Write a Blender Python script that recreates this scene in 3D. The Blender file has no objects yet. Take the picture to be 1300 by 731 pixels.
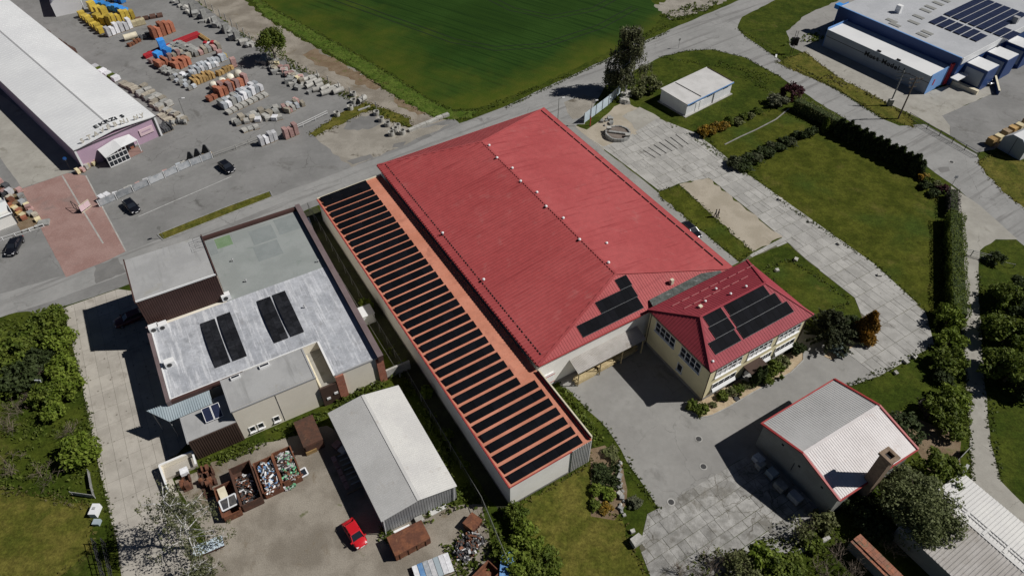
import bpy, bmesh, math, random
import numpy as np
from mathutils import Vector

# ------------------------------------------------------------------ camera, world, sun, exposure
S = bpy.context.scene
COL = S.collection
CAM_H = 80.0; PITCH = math.radians(46.1); FPX = 900.0
cam_d = bpy.data.cameras.new('camera'); cam_d.sensor_width = 36.0; cam_d.lens = FPX / 1300 * 36
cam_d.clip_start = 1.0; cam_d.clip_end = 4000
cam = bpy.data.objects.new('camera', cam_d); COL.objects.link(cam)
cam.location = (0, 0, CAM_H); cam.rotation_euler = (math.pi / 2 - PITCH, 0, 0)
S.camera = cam
SUN_EL = math.radians(45.5); SUN_AZ = math.radians(2.0)      # sun almost due +X
W = bpy.data.worlds.new('World'); S.world = W; W.use_nodes = True
_n = W.node_tree.nodes; _bg = _n['Background']
_sky = _n.new('ShaderNodeTexSky'); _sky.sky_type = 'NISHITA'; _sky.sun_disc = False
_sky.sun_elevation = SUN_EL; _sky.sun_rotation = math.pi / 2 - SUN_AZ
_sky.altitude = 350; _sky.air_density = 0.30; _sky.dust_density = 0.15; _sky.ozone_density = 1.0
W.node_tree.links.new(_sky.outputs[0], _bg.inputs[0]); _bg.inputs[1].default_value = 0.05
sun_d = bpy.data.lights.new('sun', 'SUN'); sun_d.energy = 5.0; sun_d.angle = math.radians(0.53); sun_d.color = (1.0, 0.972, 0.935)
sun = bpy.data.objects.new('sun', sun_d); COL.objects.link(sun); sun.location = (60, 0, 120)
_s = Vector((math.cos(SUN_EL) * math.cos(SUN_AZ), math.cos(SUN_EL) * math.sin(SUN_AZ), math.sin(SUN_EL)))
sun.rotation_euler = _s.to_track_quat('Z', 'Y').to_euler()
S.view_settings.view_transform = 'Standard'; S.view_settings.look = 'None'
S.view_settings.exposure = -0.26; S.view_settings.gamma = 1.0; S.view_settings.use_curve_mapping = False

RNG = random.Random(7)
# ------------------------------------------------------------------ survey helpers
_F = np.array([0, math.cos(PITCH), -math.sin(PITCH)]); _X = np.array([1., 0, 0]); _Y = np.cross(_F, _X)
def g(u, v, z=0.0):
    """map position (photo survey coordinates) of a point known to lie at height z -> metres"""
    d = _F + _X * (u - 650) / FPX + _Y * (v - 365.5) / FPX
    return np.array([0, 0, CAM_H]) + d * ((CAM_H - z) / -d[2])
def frame(ang, o=(0, 0)):
    c, s = math.cos(ang), math.sin(ang)
    return lambda x, y, z=0.0: np.array([o[0] + c * x - s * y, o[1] + s * x + c * y, z])
_yh = math.radians(31.57)
HF0 = frame(_yh)
def HF(a, b, z=0.0): return HF0(b, a, z)          # hall grid: a = along the hall, b = across
def hab(P): return (-math.sin(_yh) * P[0] + math.cos(_yh) * P[1], math.cos(_yh) * P[0] + math.sin(_yh) * P[1])
_yl = math.radians(29.4)
LF = frame(_yl)                                   # grid of the white-roofed compound
def lxy(P): return (math.cos(_yl) * P[0] + math.sin(_yl) * P[1], -math.sin(_yl) * P[0] + math.cos(_yl) * P[1])

# ------------------------------------------------------------------ materials
def _mix(nt, fac, a, b, mode='MIX'):
    m = nt.nodes.new('ShaderNodeMix'); m.data_type = 'RGBA'; m.blend_type = mode
    for s, val in ((m.inputs[0], fac), (m.inputs[6], a), (m.inputs[7], b)):
        if hasattr(val, 'is_output'): nt.links.new(val, s)
        elif isinstance(val, (int, float)): s.default_value = val
        else: s.default_value = (*val, 1)
    return m.outputs[2]
def _noise(nt, vec, scale, detail=5, rough=.6, dist=0):
    n = nt.nodes.new('ShaderNodeTexNoise'); n.inputs['Scale'].default_value = scale
    n.inputs['Detail'].default_value = detail; n.inputs['Roughness'].default_value = rough; n.inputs['Distortion'].default_value = dist
    nt.links.new(vec, n.inputs['Vector']); return n.outputs[0]
def _ramp(nt, val, lo, hi):
    r = nt.nodes.new('ShaderNodeMapRange'); nt.links.new(val, r.inputs[0])
    r.inputs[1].default_value = lo; r.inputs[2].default_value = hi; r.interpolation_type = 'SMOOTHSTEP'
    return r.outputs[0]
def _scaled(nt, vec, sx, sy, sz=1, rot=0):
    m = nt.nodes.new('ShaderNodeMapping'); m.vector_type = 'TEXTURE'; m.inputs['Scale'].default_value = (1 / sx, 1 / sy, 1 / sz); m.inputs['Rotation'].default_value = (0, 0, rot)
    nt.links.new(vec, m.inputs[0]); return m.outputs[0]
def M(name, c, c2=None, s=.35, lo=.38, hi=.62, fine=6., famt=.16, rough=.85, bump=0., bs=None, spec=.3, metal=0., rnd=0., isl=0.,
      stain=None, st=(.1, .6, .72), streak=None, coat=0., trans=0., patch=None, mid=0., crack=None):
    m = bpy.data.materials.new(name); m.use_nodes = True; nt = m.node_tree; b = nt.nodes['Principled BSDF']
    geo = nt.nodes.new('ShaderNodeNewGeometry'); pos = geo.outputs['Position']
    col = c
    if c2 is not None: col = _mix(nt, _ramp(nt, _noise(nt, pos, s), lo, hi), c, c2)
    if patch: col = _mix(nt, _ramp(nt, _noise(nt, pos, patch[1], 3), patch[2], patch[3]), col, patch[0])
    if stain: col = _mix(nt, _ramp(nt, _noise(nt, pos, st[0], 6, .7, .4), st[1], st[2]), col, stain)
    if streak:                                     # (colour, rotation, long scale, cross scale, lo, hi)
        v = _scaled(nt, pos, streak[2], streak[3], .3, streak[1])
        col = _mix(nt, _ramp(nt, _noise(nt, v, 1.0, 5, .65), streak[4], streak[5]), col, streak[0])
    if crack:                                      # (colour, scale, width)
        wv = nt.nodes.new('ShaderNodeMix'); wv.data_type = 'RGBA'; wv.inputs[0].default_value = .5 / crack[1] * .12
        nn = nt.nodes.new('ShaderNodeTexNoise'); nn.inputs['Scale'].default_value = .6; nn.inputs['Detail'].default_value = 4; nt.links.new(pos, nn.inputs['Vector'])
        va = nt.nodes.new('ShaderNodeVectorMath'); va.operation = 'MULTIPLY_ADD'; nt.links.new(nn.outputs['Color'], va.inputs[0]); va.inputs[1].default_value = (2.2, 2.2, 0); nt.links.new(pos, va.inputs[2])
        vo = nt.nodes.new('ShaderNodeTexVoronoi'); vo.feature = 'DISTANCE_TO_EDGE'; vo.inputs['Scale'].default_value = crack[1]; nt.links.new(va.outputs[0], vo.inputs['Vector'])
        ln = nt.nodes.new('ShaderNodeMapRange'); nt.links.new(vo.outputs['Distance'], ln.inputs[0]); ln.inputs[1].default_value = 0; ln.inputs[2].default_value = crack[2] * crack[1]; ln.inputs[3].default_value = 1; ln.inputs[4].default_value = 0
        gate = _ramp(nt, _noise(nt, pos, .11, 3), .46, .60); mu = nt.nodes.new('ShaderNodeMath'); mu.operation = 'MULTIPLY'; nt.links.new(ln.outputs[0], mu.inputs[0]); nt.links.new(gate, mu.inputs[1])
        col = _mix(nt, mu.outputs[0], col, crack[0])
    if mid:
        f = _ramp(nt, _noise(nt, pos, 1.1, 5, .65), .25, .75)
        k = nt.nodes.new('ShaderNodeMapRange'); nt.links.new(f, k.inputs[0]); k.inputs[3].default_value = 1 - mid; k.inputs[4].default_value = 1 + mid
        col = _mix(nt, 1.0, col, k.outputs[0], 'MULTIPLY')
    if famt:
        f = _ramp(nt, _noise(nt, pos, fine, 4, .7), .2, .8)
        k = nt.nodes.new('ShaderNodeMapRange'); nt.links.new(f, k.inputs[0]); k.inputs[3].default_value = 1 - famt; k.inputs[4].default_value = 1 + famt
        col = _mix(nt, 1.0, col, k.outputs[0], 'MULTIPLY')
    for amt, src in ((rnd, 'obj'), (isl, 'isl')):
        if amt:
            o = nt.nodes.new('ShaderNodeObjectInfo').outputs['Random'] if src == 'obj' else geo.outputs['Random Per Island']
            k = nt.nodes.new('ShaderNodeMapRange'); nt.links.new(o, k.inputs[0]); k.inputs[3].default_value = 1 - amt; k.inputs[4].default_value = 1 + amt
            col = _mix(nt, 1.0, col, k.outputs[0], 'MULTIPLY')
    if hasattr(col, 'is_output'): nt.links.new(col, b.inputs['Base Color'])
    else: b.inputs['Base Color'].default_value = (*col, 1)
    b.inputs['Roughness'].default_value = rough; b.inputs['Specular IOR Level'].default_value = spec; b.inputs['Metallic'].default_value = metal
    b.inputs['Coat Weight'].default_value = coat
    if bump:
        bn = nt.nodes.new('ShaderNodeBump'); bn.inputs['Strength'].default_value = bump; bn.inputs['Distance'].default_value = .1
        nt.links.new(_noise(nt, pos, bs or fine, 4, .7), bn.inputs['Height']); nt.links.new(bn.outputs[0], b.inputs['Normal'])
    if trans:
        t = nt.nodes.new('ShaderNodeBsdfTranslucent'); a = nt.nodes.new('ShaderNodeMixShader'); a.inputs[0].default_value = trans
        if hasattr(col, 'is_output'): nt.links.new(col, t.inputs[0])
        out = nt.nodes['Material Output']; nt.links.new(b.outputs[0], a.inputs[1]); nt.links.new(t.outputs[0], a.inputs[2]); nt.links.new(a.outputs[0], out.inputs[0])
    return m

mt = {}
mt['grass'] = M('grass', (.033, .050, .0055), (.057, .072, .009), s=.22, fine=3.5, famt=.42, rough=.95, bump=.6, bs=5, spec=.08, stain=(.095, .088, .024), st=(.13, .56, .76), mid=.30)
mt['lawn'] = M('lawn', (.046, .056, .006), (.076, .084, .011), s=.3, fine=3.2, famt=.36, rough=.95, bump=.5, bs=6, spec=.08, stain=(.098, .092, .020), st=(.2, .54, .74), mid=.26, patch=((.045, .068, .010), .06, .52, .68))
mt['dry_grass'] = M('dry_grass', (.082, .086, .014), (.125, .112, .024), s=.35, fine=3.0, famt=.42, rough=.95, bump=.6, bs=5, spec=.08, stain=(.055, .066, .010), st=(.2, .5, .68), mid=.30)
mt['asphalt'] = M('asphalt', (.195, .193, .186), (.235, .232, .224), s=.12, fine=14, famt=.10, rough=.92, bump=.15, spec=.2, stain=(.150, .146, .137), st=(.16, .56, .70), mid=.06, crack=((.12, .117, .11), .16, .05))
mt['road'] = M('road', (.262, .260, .250), (.30, .297, .286), s=.15, fine=14, famt=.08, rough=.92, bump=.12, spec=.2, stain=(.19, .187, .178), st=(.22, .60, .72), streak=((.205, .201, .193), .60, .04, .8, .50, .64), mid=.06, crack=((.16, .157, .15), .16, .05))
mt['patch_asphalt'] = M('patch_asphalt', (.165, .162, .155), (.195, .191, .183), s=.4, fine=14, famt=.1, rough=.92, spec=.2)
mt['asphalt_blue'] = M('asphalt_blue', (.25, .243, .228), (.29, .283, .265), s=.12, fine=14, famt=.08, rough=.92, spec=.2, stain=(.20, .194, .18), st=(.18, .55, .70), mid=.06, crack=((.165, .16, .15), .16, .05))
mt['gravel'] = M('gravel', (.25, .23, .195), (.33, .305, .262), s=.2, fine=9, famt=.22, rough=.95, bump=.4, spec=.15, stain=(.12, .105, .082), st=(.2, .55, .68))
mt['dirt'] = M('dirt', (.205, .180, .145), (.31, .278, .23), s=.16, fine=7, famt=.2, rough=.95, bump=.4, spec=.15, stain=(.18, .145, .10), st=(.14, .54, .66), patch=((.11, .12, .05), .5, .66, .78))
mt['brown_dirt'] = M('brown_dirt', (.17, .12, .075), (.22, .165, .11), s=.5, fine=7, famt=.28, rough=.95, bump=.5, spec=.1, stain=(.13, .13, .05), st=(.4, .55, .68))
mt['sand'] = M('sand', (.34, .30, .235), (.40, .355, .285), s=.3, fine=8, famt=.1, rough=.95, spec=.1, stain=(.29, .25, .19), st=(.25, .55, .7))
mt['concrete'] = M('concrete', (.33, .322, .30), (.40, .39, .365), s=.5, fine=10, famt=.10, rough=.9, bump=.1, spec=.2, rnd=.10, stain=(.25, .24, .22), st=(.35, .56, .70))
mt['concrete_warm'] = M('concrete_warm', (.36, .333, .29), (.43, .40, .35), s=.4, fine=10, famt=.09, rough=.9, bump=.1, spec=.2, rnd=.06, stain=(.29, .265, .225), st=(.3, .56, .70))
mt['concrete_worn'] = M('concrete_worn', (.255, .248, .230), (.34, .332, .312), s=.55, fine=8, famt=.16, rough=.92, bump=.15, spec=.15, rnd=.14, stain=(.19, .18, .158), st=(.3, .50, .66), mid=.12, crack=((.11, .10, .08), .30, .05))
mt['yard_concrete'] = M('yard_concrete', (.31, .295, .26), (.36, .345, .305), s=.25, fine=10, famt=.08, rough=.9, spec=.2, stain=(.25, .235, .2), st=(.3, .55, .7), mid=.06, crack=((.17, .16, .14), .16, .05))
mt['soil_joint'] = M('soil_joint', (.115, .105, .082), (.10, .105, .055), s=.8, fine=9, famt=.3, rough=.95, spec=.1)
mt['joint'] = M('joint', (.15, .138, .11), (.12, .12, .07), s=.6, fine=9, famt=.3, rough=.95, spec=.1)
mt['red_paver'] = M('red_paver', (.245, .150, .128), (.285, .185, .16), s=.25, fine=12, famt=.16, rough=.9, bump=.15, spec=.2, rnd=.07, stain=(.22, .16, .14), st=(.2, .55, .7))
mt['kerb'] = M('kerb', (.42, .41, .38), (.33, .32, .30), s=.6, fine=9, famt=.1, rough=.9, spec=.2)
mt['paint'] = M('paint', (.55, .55, .53), (.40, .40, .385), s=1.5, fine=9, famt=.15, rough=.8)
mt['gutter_dark'] = M('gutter_dark', (.035, .032, .032), rough=.6)
mt['mulch'] = M('mulch', (.46, .37, .25), (.38, .29, .19), s=1.2, fine=9, famt=.2, rough=.95, spec=.1)
mt['red_roof'] = M('red_roof', (.372, .072, .073), (.410, .088, .088), s=.10, fine=5, famt=.08, rough=.6, spec=.2, stain=(.395, .110, .106), st=(.45, .55, .72), streak=((.315, .056, .058), _yh, .10, 1.6, .52, .72), mid=.07)
mt['wine_roof'] = M('wine_roof', (.285, .042, .055), (.320, .052, .065), s=.2, fine=5, famt=.07, rough=.6, spec=.2, streak=((.25, .040, .050), _yh + math.pi / 2, .12, 1.6, .52, .72), mid=.06)
mt['salmon_roof'] = M('salmon_roof', (.52, .205, .130), (.60, .25, .165), s=.2, fine=5, famt=.08, rough=.75, spec=.2, stain=(.44, .17, .115), st=(.35, .54, .70), mid=.06)
mt['red_trim'] = M('red_trim', (.33, .045, .045), (.38, .06, .055), s=.6, rough=.5, famt=.08)
mt['white_wall'] = M('white_wall', (.82, .80, .75), (.77, .75, .70), s=.3, fine=6, famt=.04, rough=.85, stain=(.68, .65, .59), st=(.5, .62, .78))
mt['cream_wall'] = M('cream_wall', (.76, .68, .43), (.71, .63, .40), s=.4, fine=6, famt=.05, rough=.88, stain=(.58, .50, .31), st=(.5, .6, .75))
mt['beige_wall'] = M('beige_wall', (.76, .71, .60), (.72, .67, .565), s=.3, fine=6, famt=.04, rough=.88, stain=(.64, .59, .49), st=(.4, .6, .75))
mt['plinth'] = M('plinth', (.22, .21, .20), (.27, .26, .245), s=.7, rough=.9)
mt['white_trim'] = M('white_trim', (.80, .80, .79), rough=.5, famt=.04)
mt['cream_trim'] = M('cream_trim', (.72, .66, .5), (.62, .56, .42), s=1, rough=.7, famt=.05)
mt['grey_trim'] = M('grey_trim', (.36, .36, .36), rough=.5, famt=.06)
mt['glass'] = M('glass', (.018, .022, .030), rough=.06, spec=.6, famt=0)
mt['blind'] = M('blind', (.62, .61, .58), rough=.7, famt=.06)
mt['pv'] = M('pv', (.0045, .005, .007), (.006, .0065, .009), s=.8, rough=.65, spec=.04, famt=.12, fine=3, rnd=.25)
mt['pv_soft'] = M('pv_soft', (.014, .015, .018), (.022, .023, .027), s=1.2, rough=.6, spec=.08, famt=.3, fine=3, rnd=.3)
mt['pv_blue'] = M('pv_blue', (.020, .026, .055), (.026, .032, .066), s=.8, rough=.2, spec=.4, famt=.15, fine=5)
mt['pv_frame'] = M('pv_frame', (.10, .105, .11), rough=.5, metal=.2, famt=.05)
mt['bitumen'] = M('bitumen', (.016, .016, .018), (.026, .026, .028), s=.6, rough=.8, famt=.15)
mt['brown_metal'] = M('brown_metal', (.066, .034, .029), (.080, .042, .036), s=.3, rough=.6, famt=.08)
mt['dark_brown'] = M('dark_brown', (.055, .033, .024), (.068, .042, .032), s=.3, rough=.7, famt=.1)
mt['white_membrane'] = M('white_membrane', (.355, .368, .395), (.455, .468, .495), s=.25, fine=4, famt=.12, rough=.6, bump=.25, bs=3, spec=.3, stain=(.34, .345, .36), st=(.4, .55, .68), streak=((.56, .57, .59), _yl + math.pi / 2, .15, 1.8, .50, .64), mid=.14, patch=((.30, .31, .33), .35, .60, .72))
mt['green_membrane'] = M('green_membrane', (.262, .282, .270), (.302, .322, .310), s=.2, fine=7, famt=.06, rough=.75, spec=.25, stain=(.235, .262, .243), st=(.35, .58, .70))
mt['grey_membrane'] = M('grey_membrane', (.33, .33, .325), (.385, .385, .378), s=.25, fine=7, famt=.06, rough=.8, stain=(.33, .325, .30), st=(.4, .58, .70), streak=((.27, .27, .263), _yl + math.pi / 2, .12, 1.0, .54, .74))
mt['moss_patch'] = M('moss_patch', (.16, .24, .13), (.19, .27, .16), s=1, rough=.8)
mt['dark_patch'] = M('dark_patch', (.225, .248, .242), (.25, .272, .266), s=.6, rough=.8, famt=.06)
mt['galvanised'] = M('galvanised', (.46, .455, .44), (.52, .515, .50), s=.2, fine=6, famt=.07, rough=.5, spec=.35, metal=.05, stain=(.42, .40, .37), st=(.4, .6, .75))
mt['galv_light'] = M('galv_light', (.56, .55, .53), (.62, .61, .58), s=.2, fine=6, famt=.06, rough=.5, spec=.35, stain=(.5, .47, .43), st=(.5, .58, .74))
mt['shed_wall'] = M('shed_wall', (.30, .305, .31), (.36, .365, .37), s=.3, rough=.5, metal=.2, famt=.08)
mt['corr_blue'] = M('corr_blue', (.30, .36, .39), (.35, .41, .44), s=.4, rough=.55, famt=.07)
mt['fibre_cement'] = M('fibre_cement', (.43, .405, .375), (.50, .475, .445), s=.4, fine=6, famt=.1, rough=.8, stain=(.36, .33, .29), st=(.5, .52, .70))
mt['pinkish_roof'] = M('pinkish_roof', (.62, .585, .57), (.68, .645, .63), s=.4, fine=6, famt=.08, rough=.6, stain=(.58, .50, .47), st=(.5, .56, .76))
mt['dark_render'] = M('dark_render', (.30, .30, .27), (.25, .25, .225), s=.4, rough=.9, famt=.1)
mt['brick_red'] = M('brick_red', (.30, .115, .075), (.36, .15, .10), s=2, rough=.9, famt=.2, fine=5, stain=(.22, .12, .09), st=(1, .55, .7))
mt['chimney_brick'] = M('chimney_brick', (.20, .145, .10), (.26, .19, .135), s=2, rough=.9, famt=.18, fine=5)
mt['tile_roof'] = M('tile_roof', (.36, .145, .085), (.26, .125, .085), s=1.2, rough=.9, famt=.2, rnd=.12, stain=(.16, .13, .085), st=(.9, .52, .66))
mt['white_sheet'] = M('white_sheet', (.72, .725, .72), (.67, .675, .675), s=.15, fine=4, famt=.03, rough=.45, spec=.35, stain=(.62, .625, .62), st=(.3, .62, .8))
mt['mauve_wall'] = M('mauve_wall', (.42, .295, .38), (.45, .32, .405), s=.3, rough=.7, famt=.05)
mt['pale_pink'] = M('pale_pink', (.66, .50, .53), rough=.6, famt=.04)
mt['blue_dark'] = M('blue_dark', (.022, .055, .17), (.026, .062, .185), s=.3, rough=.45, famt=.06)
mt['blue_light'] = M('blue_light', (.16, .32, .62), (.18, .34, .64), s=.3, rough=.5, famt=.05)
mt['blue_bright'] = M('blue_bright', (.04, .27, .72), rough=.5, famt=.05)
mt['grey_roof'] = M('grey_roof', (.40, .41, .425), (.45, .46, .475), s=.2, fine=6, famt=.05, rough=.6, stain=(.37, .38, .39), st=(.4, .58, .72))
mt['skylight'] = M('skylight', (.28, .28, .26), rough=.4, famt=.1)
mt['facade_grey'] = M('facade_grey', (.30, .34, .38), (.33, .37, .41), s=.3, rough=.6, famt=.05)
mt['letter_dark'] = M('letter_dark', (.02, .022, .025), rough=.6, famt=0)
mt['letter_beige'] = M('letter_beige', (.46, .43, .36), rough=.7, famt=.05)
mt['steel_pole'] = M('steel_pole', (.22, .22, .21), rough=.5, metal=.3, famt=.1)
mt['dark_steel'] = M('dark_steel', (.05, .05, .05), rough=.6, famt=.1)
mt['wood_pole'] = M('wood_pole', (.13, .10, .075), (.18, .145, .11), s=2, rough=.9, famt=.15)
mt['timber'] = M('timber', (.52, .42, .24), (.43, .34, .19), s=2, rough=.85, famt=.12, rnd=.12)
mt['pallet'] = M('pallet', (.30, .225, .14), (.22, .165, .105), s=2, rough=.9, famt=.15, rnd=.1)
mt['rust'] = M('rust', (.20, .080, .042), (.13, .055, .034), s=1.1, rough=.92, famt=.25, fine=5, stain=(.28, .145, .07), st=(.9, .56, .7))
mt['rust_dark'] = M('rust_dark', (.105, .05, .033), (.075, .042, .03), s=1.1, rough=.92, famt=.22, fine=5, stain=(.17, .085, .05), st=(.9, .56, .72))
mt['stone_light'] = M('stone_light', (.36, .35, .32), (.45, .44, .405), s=1.5, rough=.9, famt=.14, rnd=.12)
mt['stone_grey'] = M('stone_grey', (.24, .24, .23), (.32, .32, .305), s=1.5, rough=.9, famt=.16, rnd=.14)
mt['bark'] = M('bark', (.10, .075, .055), (.15, .12, .09), s=3, rough=.95, famt=.2)
mt['birch_bark'] = M('birch_bark', (.60, .585, .56), (.42, .41, .39), s=3, rough=.85, famt=.15)
mt['twig'] = M('twig', (.155, .12, .092), (.21, .17, .135), s=2, rough=.95, famt=.15)
mt['black_rubber'] = M('black_rubber', (.018, .018, .018), rough=.85, famt=.1)
mt['car_black'] = M('car_black', (.008, .009, .013), rough=.16, spec=.4, coat=.4, famt=0)
mt['car_red'] = M('car_red', (.56, .014, .022), rough=.3, spec=.5, coat=.5, famt=0)
mt['car_maroon'] = M('car_maroon', (.10, .018, .022), rough=.3, coat=.5, famt=0)
mt['car_silver'] = M('car_silver', (.30, .31, .32), rough=.3, metal=.5, coat=.5, famt=0)
mt['rim'] = M('rim', (.35, .35, .36), rough=.35, metal=.6, famt=0)
mt['lamp_white'] = M('lamp_white', (.8, .8, .82), rough=.15, spec=.6, famt=0)
mt['lamp_red'] = M('lamp_red', (.35, .01, .01), rough=.2, famt=0)
mt['red_paint'] = M('red_paint', (.45, .035, .045), (.38, .03, .04), s=2, rough=.5, famt=.1)
mt['sign_blue'] = M('sign_blue', (.02, .13, .42), rough=.5, famt=0)
mt['cloth_dark'] = M('cloth_dark', (.020, .022, .030), (.03, .032, .04), s=6, rough=.95, famt=.2)
mt['cloth_navy'] = M('cloth_navy', (.018, .022, .045), rough=.95, famt=.2)
mt['skin'] = M('skin', (.50, .31, .23), rough=.6, famt=.05)
mt['hair'] = M('hair', (.05, .035, .025), rough=.8, famt=.2)
def spots(m, col, sc, lo, hi):
    nt = m.node_tree; b = nt.nodes['Principled BSDF']; pos = nt.nodes.new('ShaderNodeNewGeometry').outputs['Position']
    v = nt.nodes.new('ShaderNodeTexVoronoi'); v.inputs['Scale'].default_value = sc; nt.links.new(pos, v.inputs['Vector']); src = b.inputs['Base Color'].links[0].from_socket
    nt.links.new(_mix(nt, _ramp(nt, v.outputs['Distance'], lo, hi), col, src), b.inputs['Base Color'])
spots(mt['concrete_warm'], (.20, .18, .15), .85, .09, .13); spots(mt['concrete'], (.24, .23, .205), .6, .05, .10)
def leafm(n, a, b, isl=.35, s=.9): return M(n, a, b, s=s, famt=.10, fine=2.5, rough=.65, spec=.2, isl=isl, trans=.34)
mt['leaf'] = leafm('leaf', (.080, .115, .015), (.140, .175, .028))
mt['leaf_bright'] = leafm('leaf_bright', (.118, .168, .018), (.185, .235, .036))
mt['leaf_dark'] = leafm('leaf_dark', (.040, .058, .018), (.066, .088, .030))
mt['leaf_olive'] = leafm('leaf_olive', (.125, .140, .050), (.18, .19, .085))
mt['leaf_grey'] = leafm('leaf_grey', (.125, .135, .080), (.175, .180, .115))
mt['leaf_yellow'] = leafm('leaf_yellow', (.34, .20, .022), (.18, .14, .028))
mt['leaf_orange'] = leafm('leaf_orange', (.30, .155, .022), (.21, .12, .022))
mt['leaf_blue'] = leafm('leaf_blue', (.15, .20, .185), (.21, .26, .24))
mt['leaf_purple'] = leafm('leaf_purple', (.055, .018, .024), (.085, .030, .035))
mt['leaf_spruce'] = leafm('leaf_spruce', (.060, .072, .034), (.090, .100, .050))
mt['leaf_birch'] = leafm('leaf_birch', (.115, .125, .058), (.165, .172, .090))
mt['leaf_heather'] = leafm('leaf_heather', (.075, .065, .060), (.10, .09, .078))
mt['leaf_round'] = leafm('leaf_round', (.105, .125, .045), (.165, .185, .080))
mt['weed'] = leafm('weed', (.075, .105, .014), (.125, .155, .028), s=.5)
mt['dry_weed'] = leafm('dry_weed', (.20, .175, .085), (.14, .135, .05), s=.5)

# ------------------------------------------------------------------ mesh + object helpers
OFF = {}
class MB:
    def __init__(s): s.v = []; s.f = []
    def add(s, vs, fs):
        k = len(s.v); s.v += [tuple(map(float, p)) for p in vs]; s.f += [tuple(i + k for i in q) for q in fs]; return s
    def poly(s, pts): return s.add(pts, [tuple(range(len(pts)))])
    def hexa(s, b, t):                                  # 4 bottom + 4 top points (ccw from above)
        return s.add(list(b) + list(t), [(3, 2, 1, 0), (4, 5, 6, 7), (0, 1, 5, 4), (1, 2, 6, 5), (2, 3, 7, 6), (3, 0, 4, 7)])
    def box(s, F, x0, x1, y0, y1, z0, z1):
        p = [(x0, y0), (x1, y0), (x1, y1), (x0, y1)]
        return s.hexa([F(x, y, z0) for x, y in p], [F(x, y, z1) for x, y in p])
    def prism(s, pts, z0, z1, cap=True):
        n = len(pts); a = [(p[0], p[1], z0) for p in pts]; b = [(p[0], p[1], z1) for p in pts]
        fs = [(i, (i + 1) % n, n + (i + 1) % n, n + i) for i in range(n)] + [tuple(range(n, 2 * n))]
        if cap: fs.append(tuple(range(n - 1, -1, -1)))
        return s.add(a + b, fs)
    def tube(s, p, q, r0, r1=None, n=6, cap=True):
        r1 = r0 if r1 is None else r1
        p = np.array(p, float); q = np.array(q, float); d = q - p; L = np.linalg.norm(d)
        if L < 1e-6: return s
        d /= L; a = np.cross(d, [0, 0, 1] if abs(d[2]) < .9 else [1, 0, 0]); a /= np.linalg.norm(a); b = np.cross(d, a)
        vs = []
        for c, r in ((p, r0), (q, r1)):
            for i in range(n):
                t = 2 * math.pi * i / n; vs.append(c + r * (math.cos(t) * a + math.sin(t) * b))
        fs = [(i, (i + 1) % n, n + (i + 1) % n, n + i) for i in range(n)]
        if cap: fs += [tuple(range(n - 1, -1, -1)), tuple(range(n, 2 * n))]
        return s.add(vs, fs)
    def beam(s, p, q, w, h, up=(0, 0, 1)):
        p = np.array(p, float); q = np.array(q, float); d = (q - p) / np.linalg.norm(q - p)
        a = np.cross(up, d); a /= np.linalg.norm(a); b = np.cross(d, a)
        o = [(-w / 2, -h / 2), (w / 2, -h / 2), (w / 2, h / 2), (-w / 2, h / 2)]
        vs = [c + x * a + y * b for c in (p, q) for x, y in o]
        return s.add(vs, [(0, 3, 2, 1), (4, 5, 6, 7), (0, 1, 5, 4), (1, 2, 6, 5), (2, 3, 7, 6), (3, 0, 4, 7)])
    def slabpoly(s, pts, t):                            # planar 3-d polygon given thickness t downwards
        n = len(pts); lo = [(p[0], p[1], p[2] - t) for p in pts]
        return s.add(list(pts) + lo, [tuple(range(n)), tuple(range(2 * n - 1, n - 1, -1))] + [(i, n + i, n + (i + 1) % n, (i + 1) % n) for i in range(n)])
    def mesh(s, name, mat, off=(0, 0, 0), smooth=False):
        me = bpy.data.meshes.new(name); me.from_pydata([(x - off[0], y - off[1], z - off[2]) for x, y, z in s.v], [], s.f)
        me.materials.append(mt[mat]);
        if smooth: me.polygons.foreach_set('use_smooth', [True] * len(me.polygons))
        bm = bmesh.new(); bm.from_mesh(me); bmesh.ops.recalc_face_normals(bm, faces=bm.faces); bm.to_mesh(me); bm.free()
        me.update(); return me
    def build(s, name, mat, parent=None, smooth=False, kind=None):
        off = OFF.get(parent.name, (0, 0, 0)) if parent else (0, 0, 0)
        o = bpy.data.objects.new(name, s.mesh(name, mat, off, smooth)); COL.objects.link(o)
        if parent: o.parent = parent; OFF[o.name] = off
        if kind: o['kind'] = kind
        return o
def tag(o, label, cat, group=None):
    o['label'] = label; o['category'] = cat
    if group: o['group'] = group
    return o
def thing(name, label, cat, loc=(0, 0, 0), group=None, rz=0):
    o = bpy.data.objects.new(name, None); COL.objects.link(o); o.empty_display_size = .5
    o.location = tuple(map(float, loc)); o.rotation_euler = (0, 0, rz)
    OFF[o.name] = tuple(map(float, loc)) if rz == 0 else (0, 0, 0)
    return tag(o, label, cat, group)
def dup(o, parent=None, loc=None, rz=None, label=None, group=None, scale=None):
    c = o.copy(); COL.objects.link(c); c.parent = parent
    if loc is not None: c.location = tuple(map(float, loc))
    if rz is not None: c.rotation_euler = (0, 0, rz)
    if scale is not None: c.scale = scale if hasattr(scale, '__len__') else (scale,) * 3
    if label: c['label'] = label
    if group: c['group'] = group
    for ch in o.children: dup(ch, c)
    return c
def inst(name, me, loc, rz=0, scale=1, parent=None):
    o = bpy.data.objects.new(name, me); COL.objects.link(o); o.location = tuple(map(float, loc)); o.rotation_euler = (0, 0, rz)
    o.scale = scale if hasattr(scale, '__len__') else (scale,) * 3
    if parent: o.parent = parent
    return o
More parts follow.
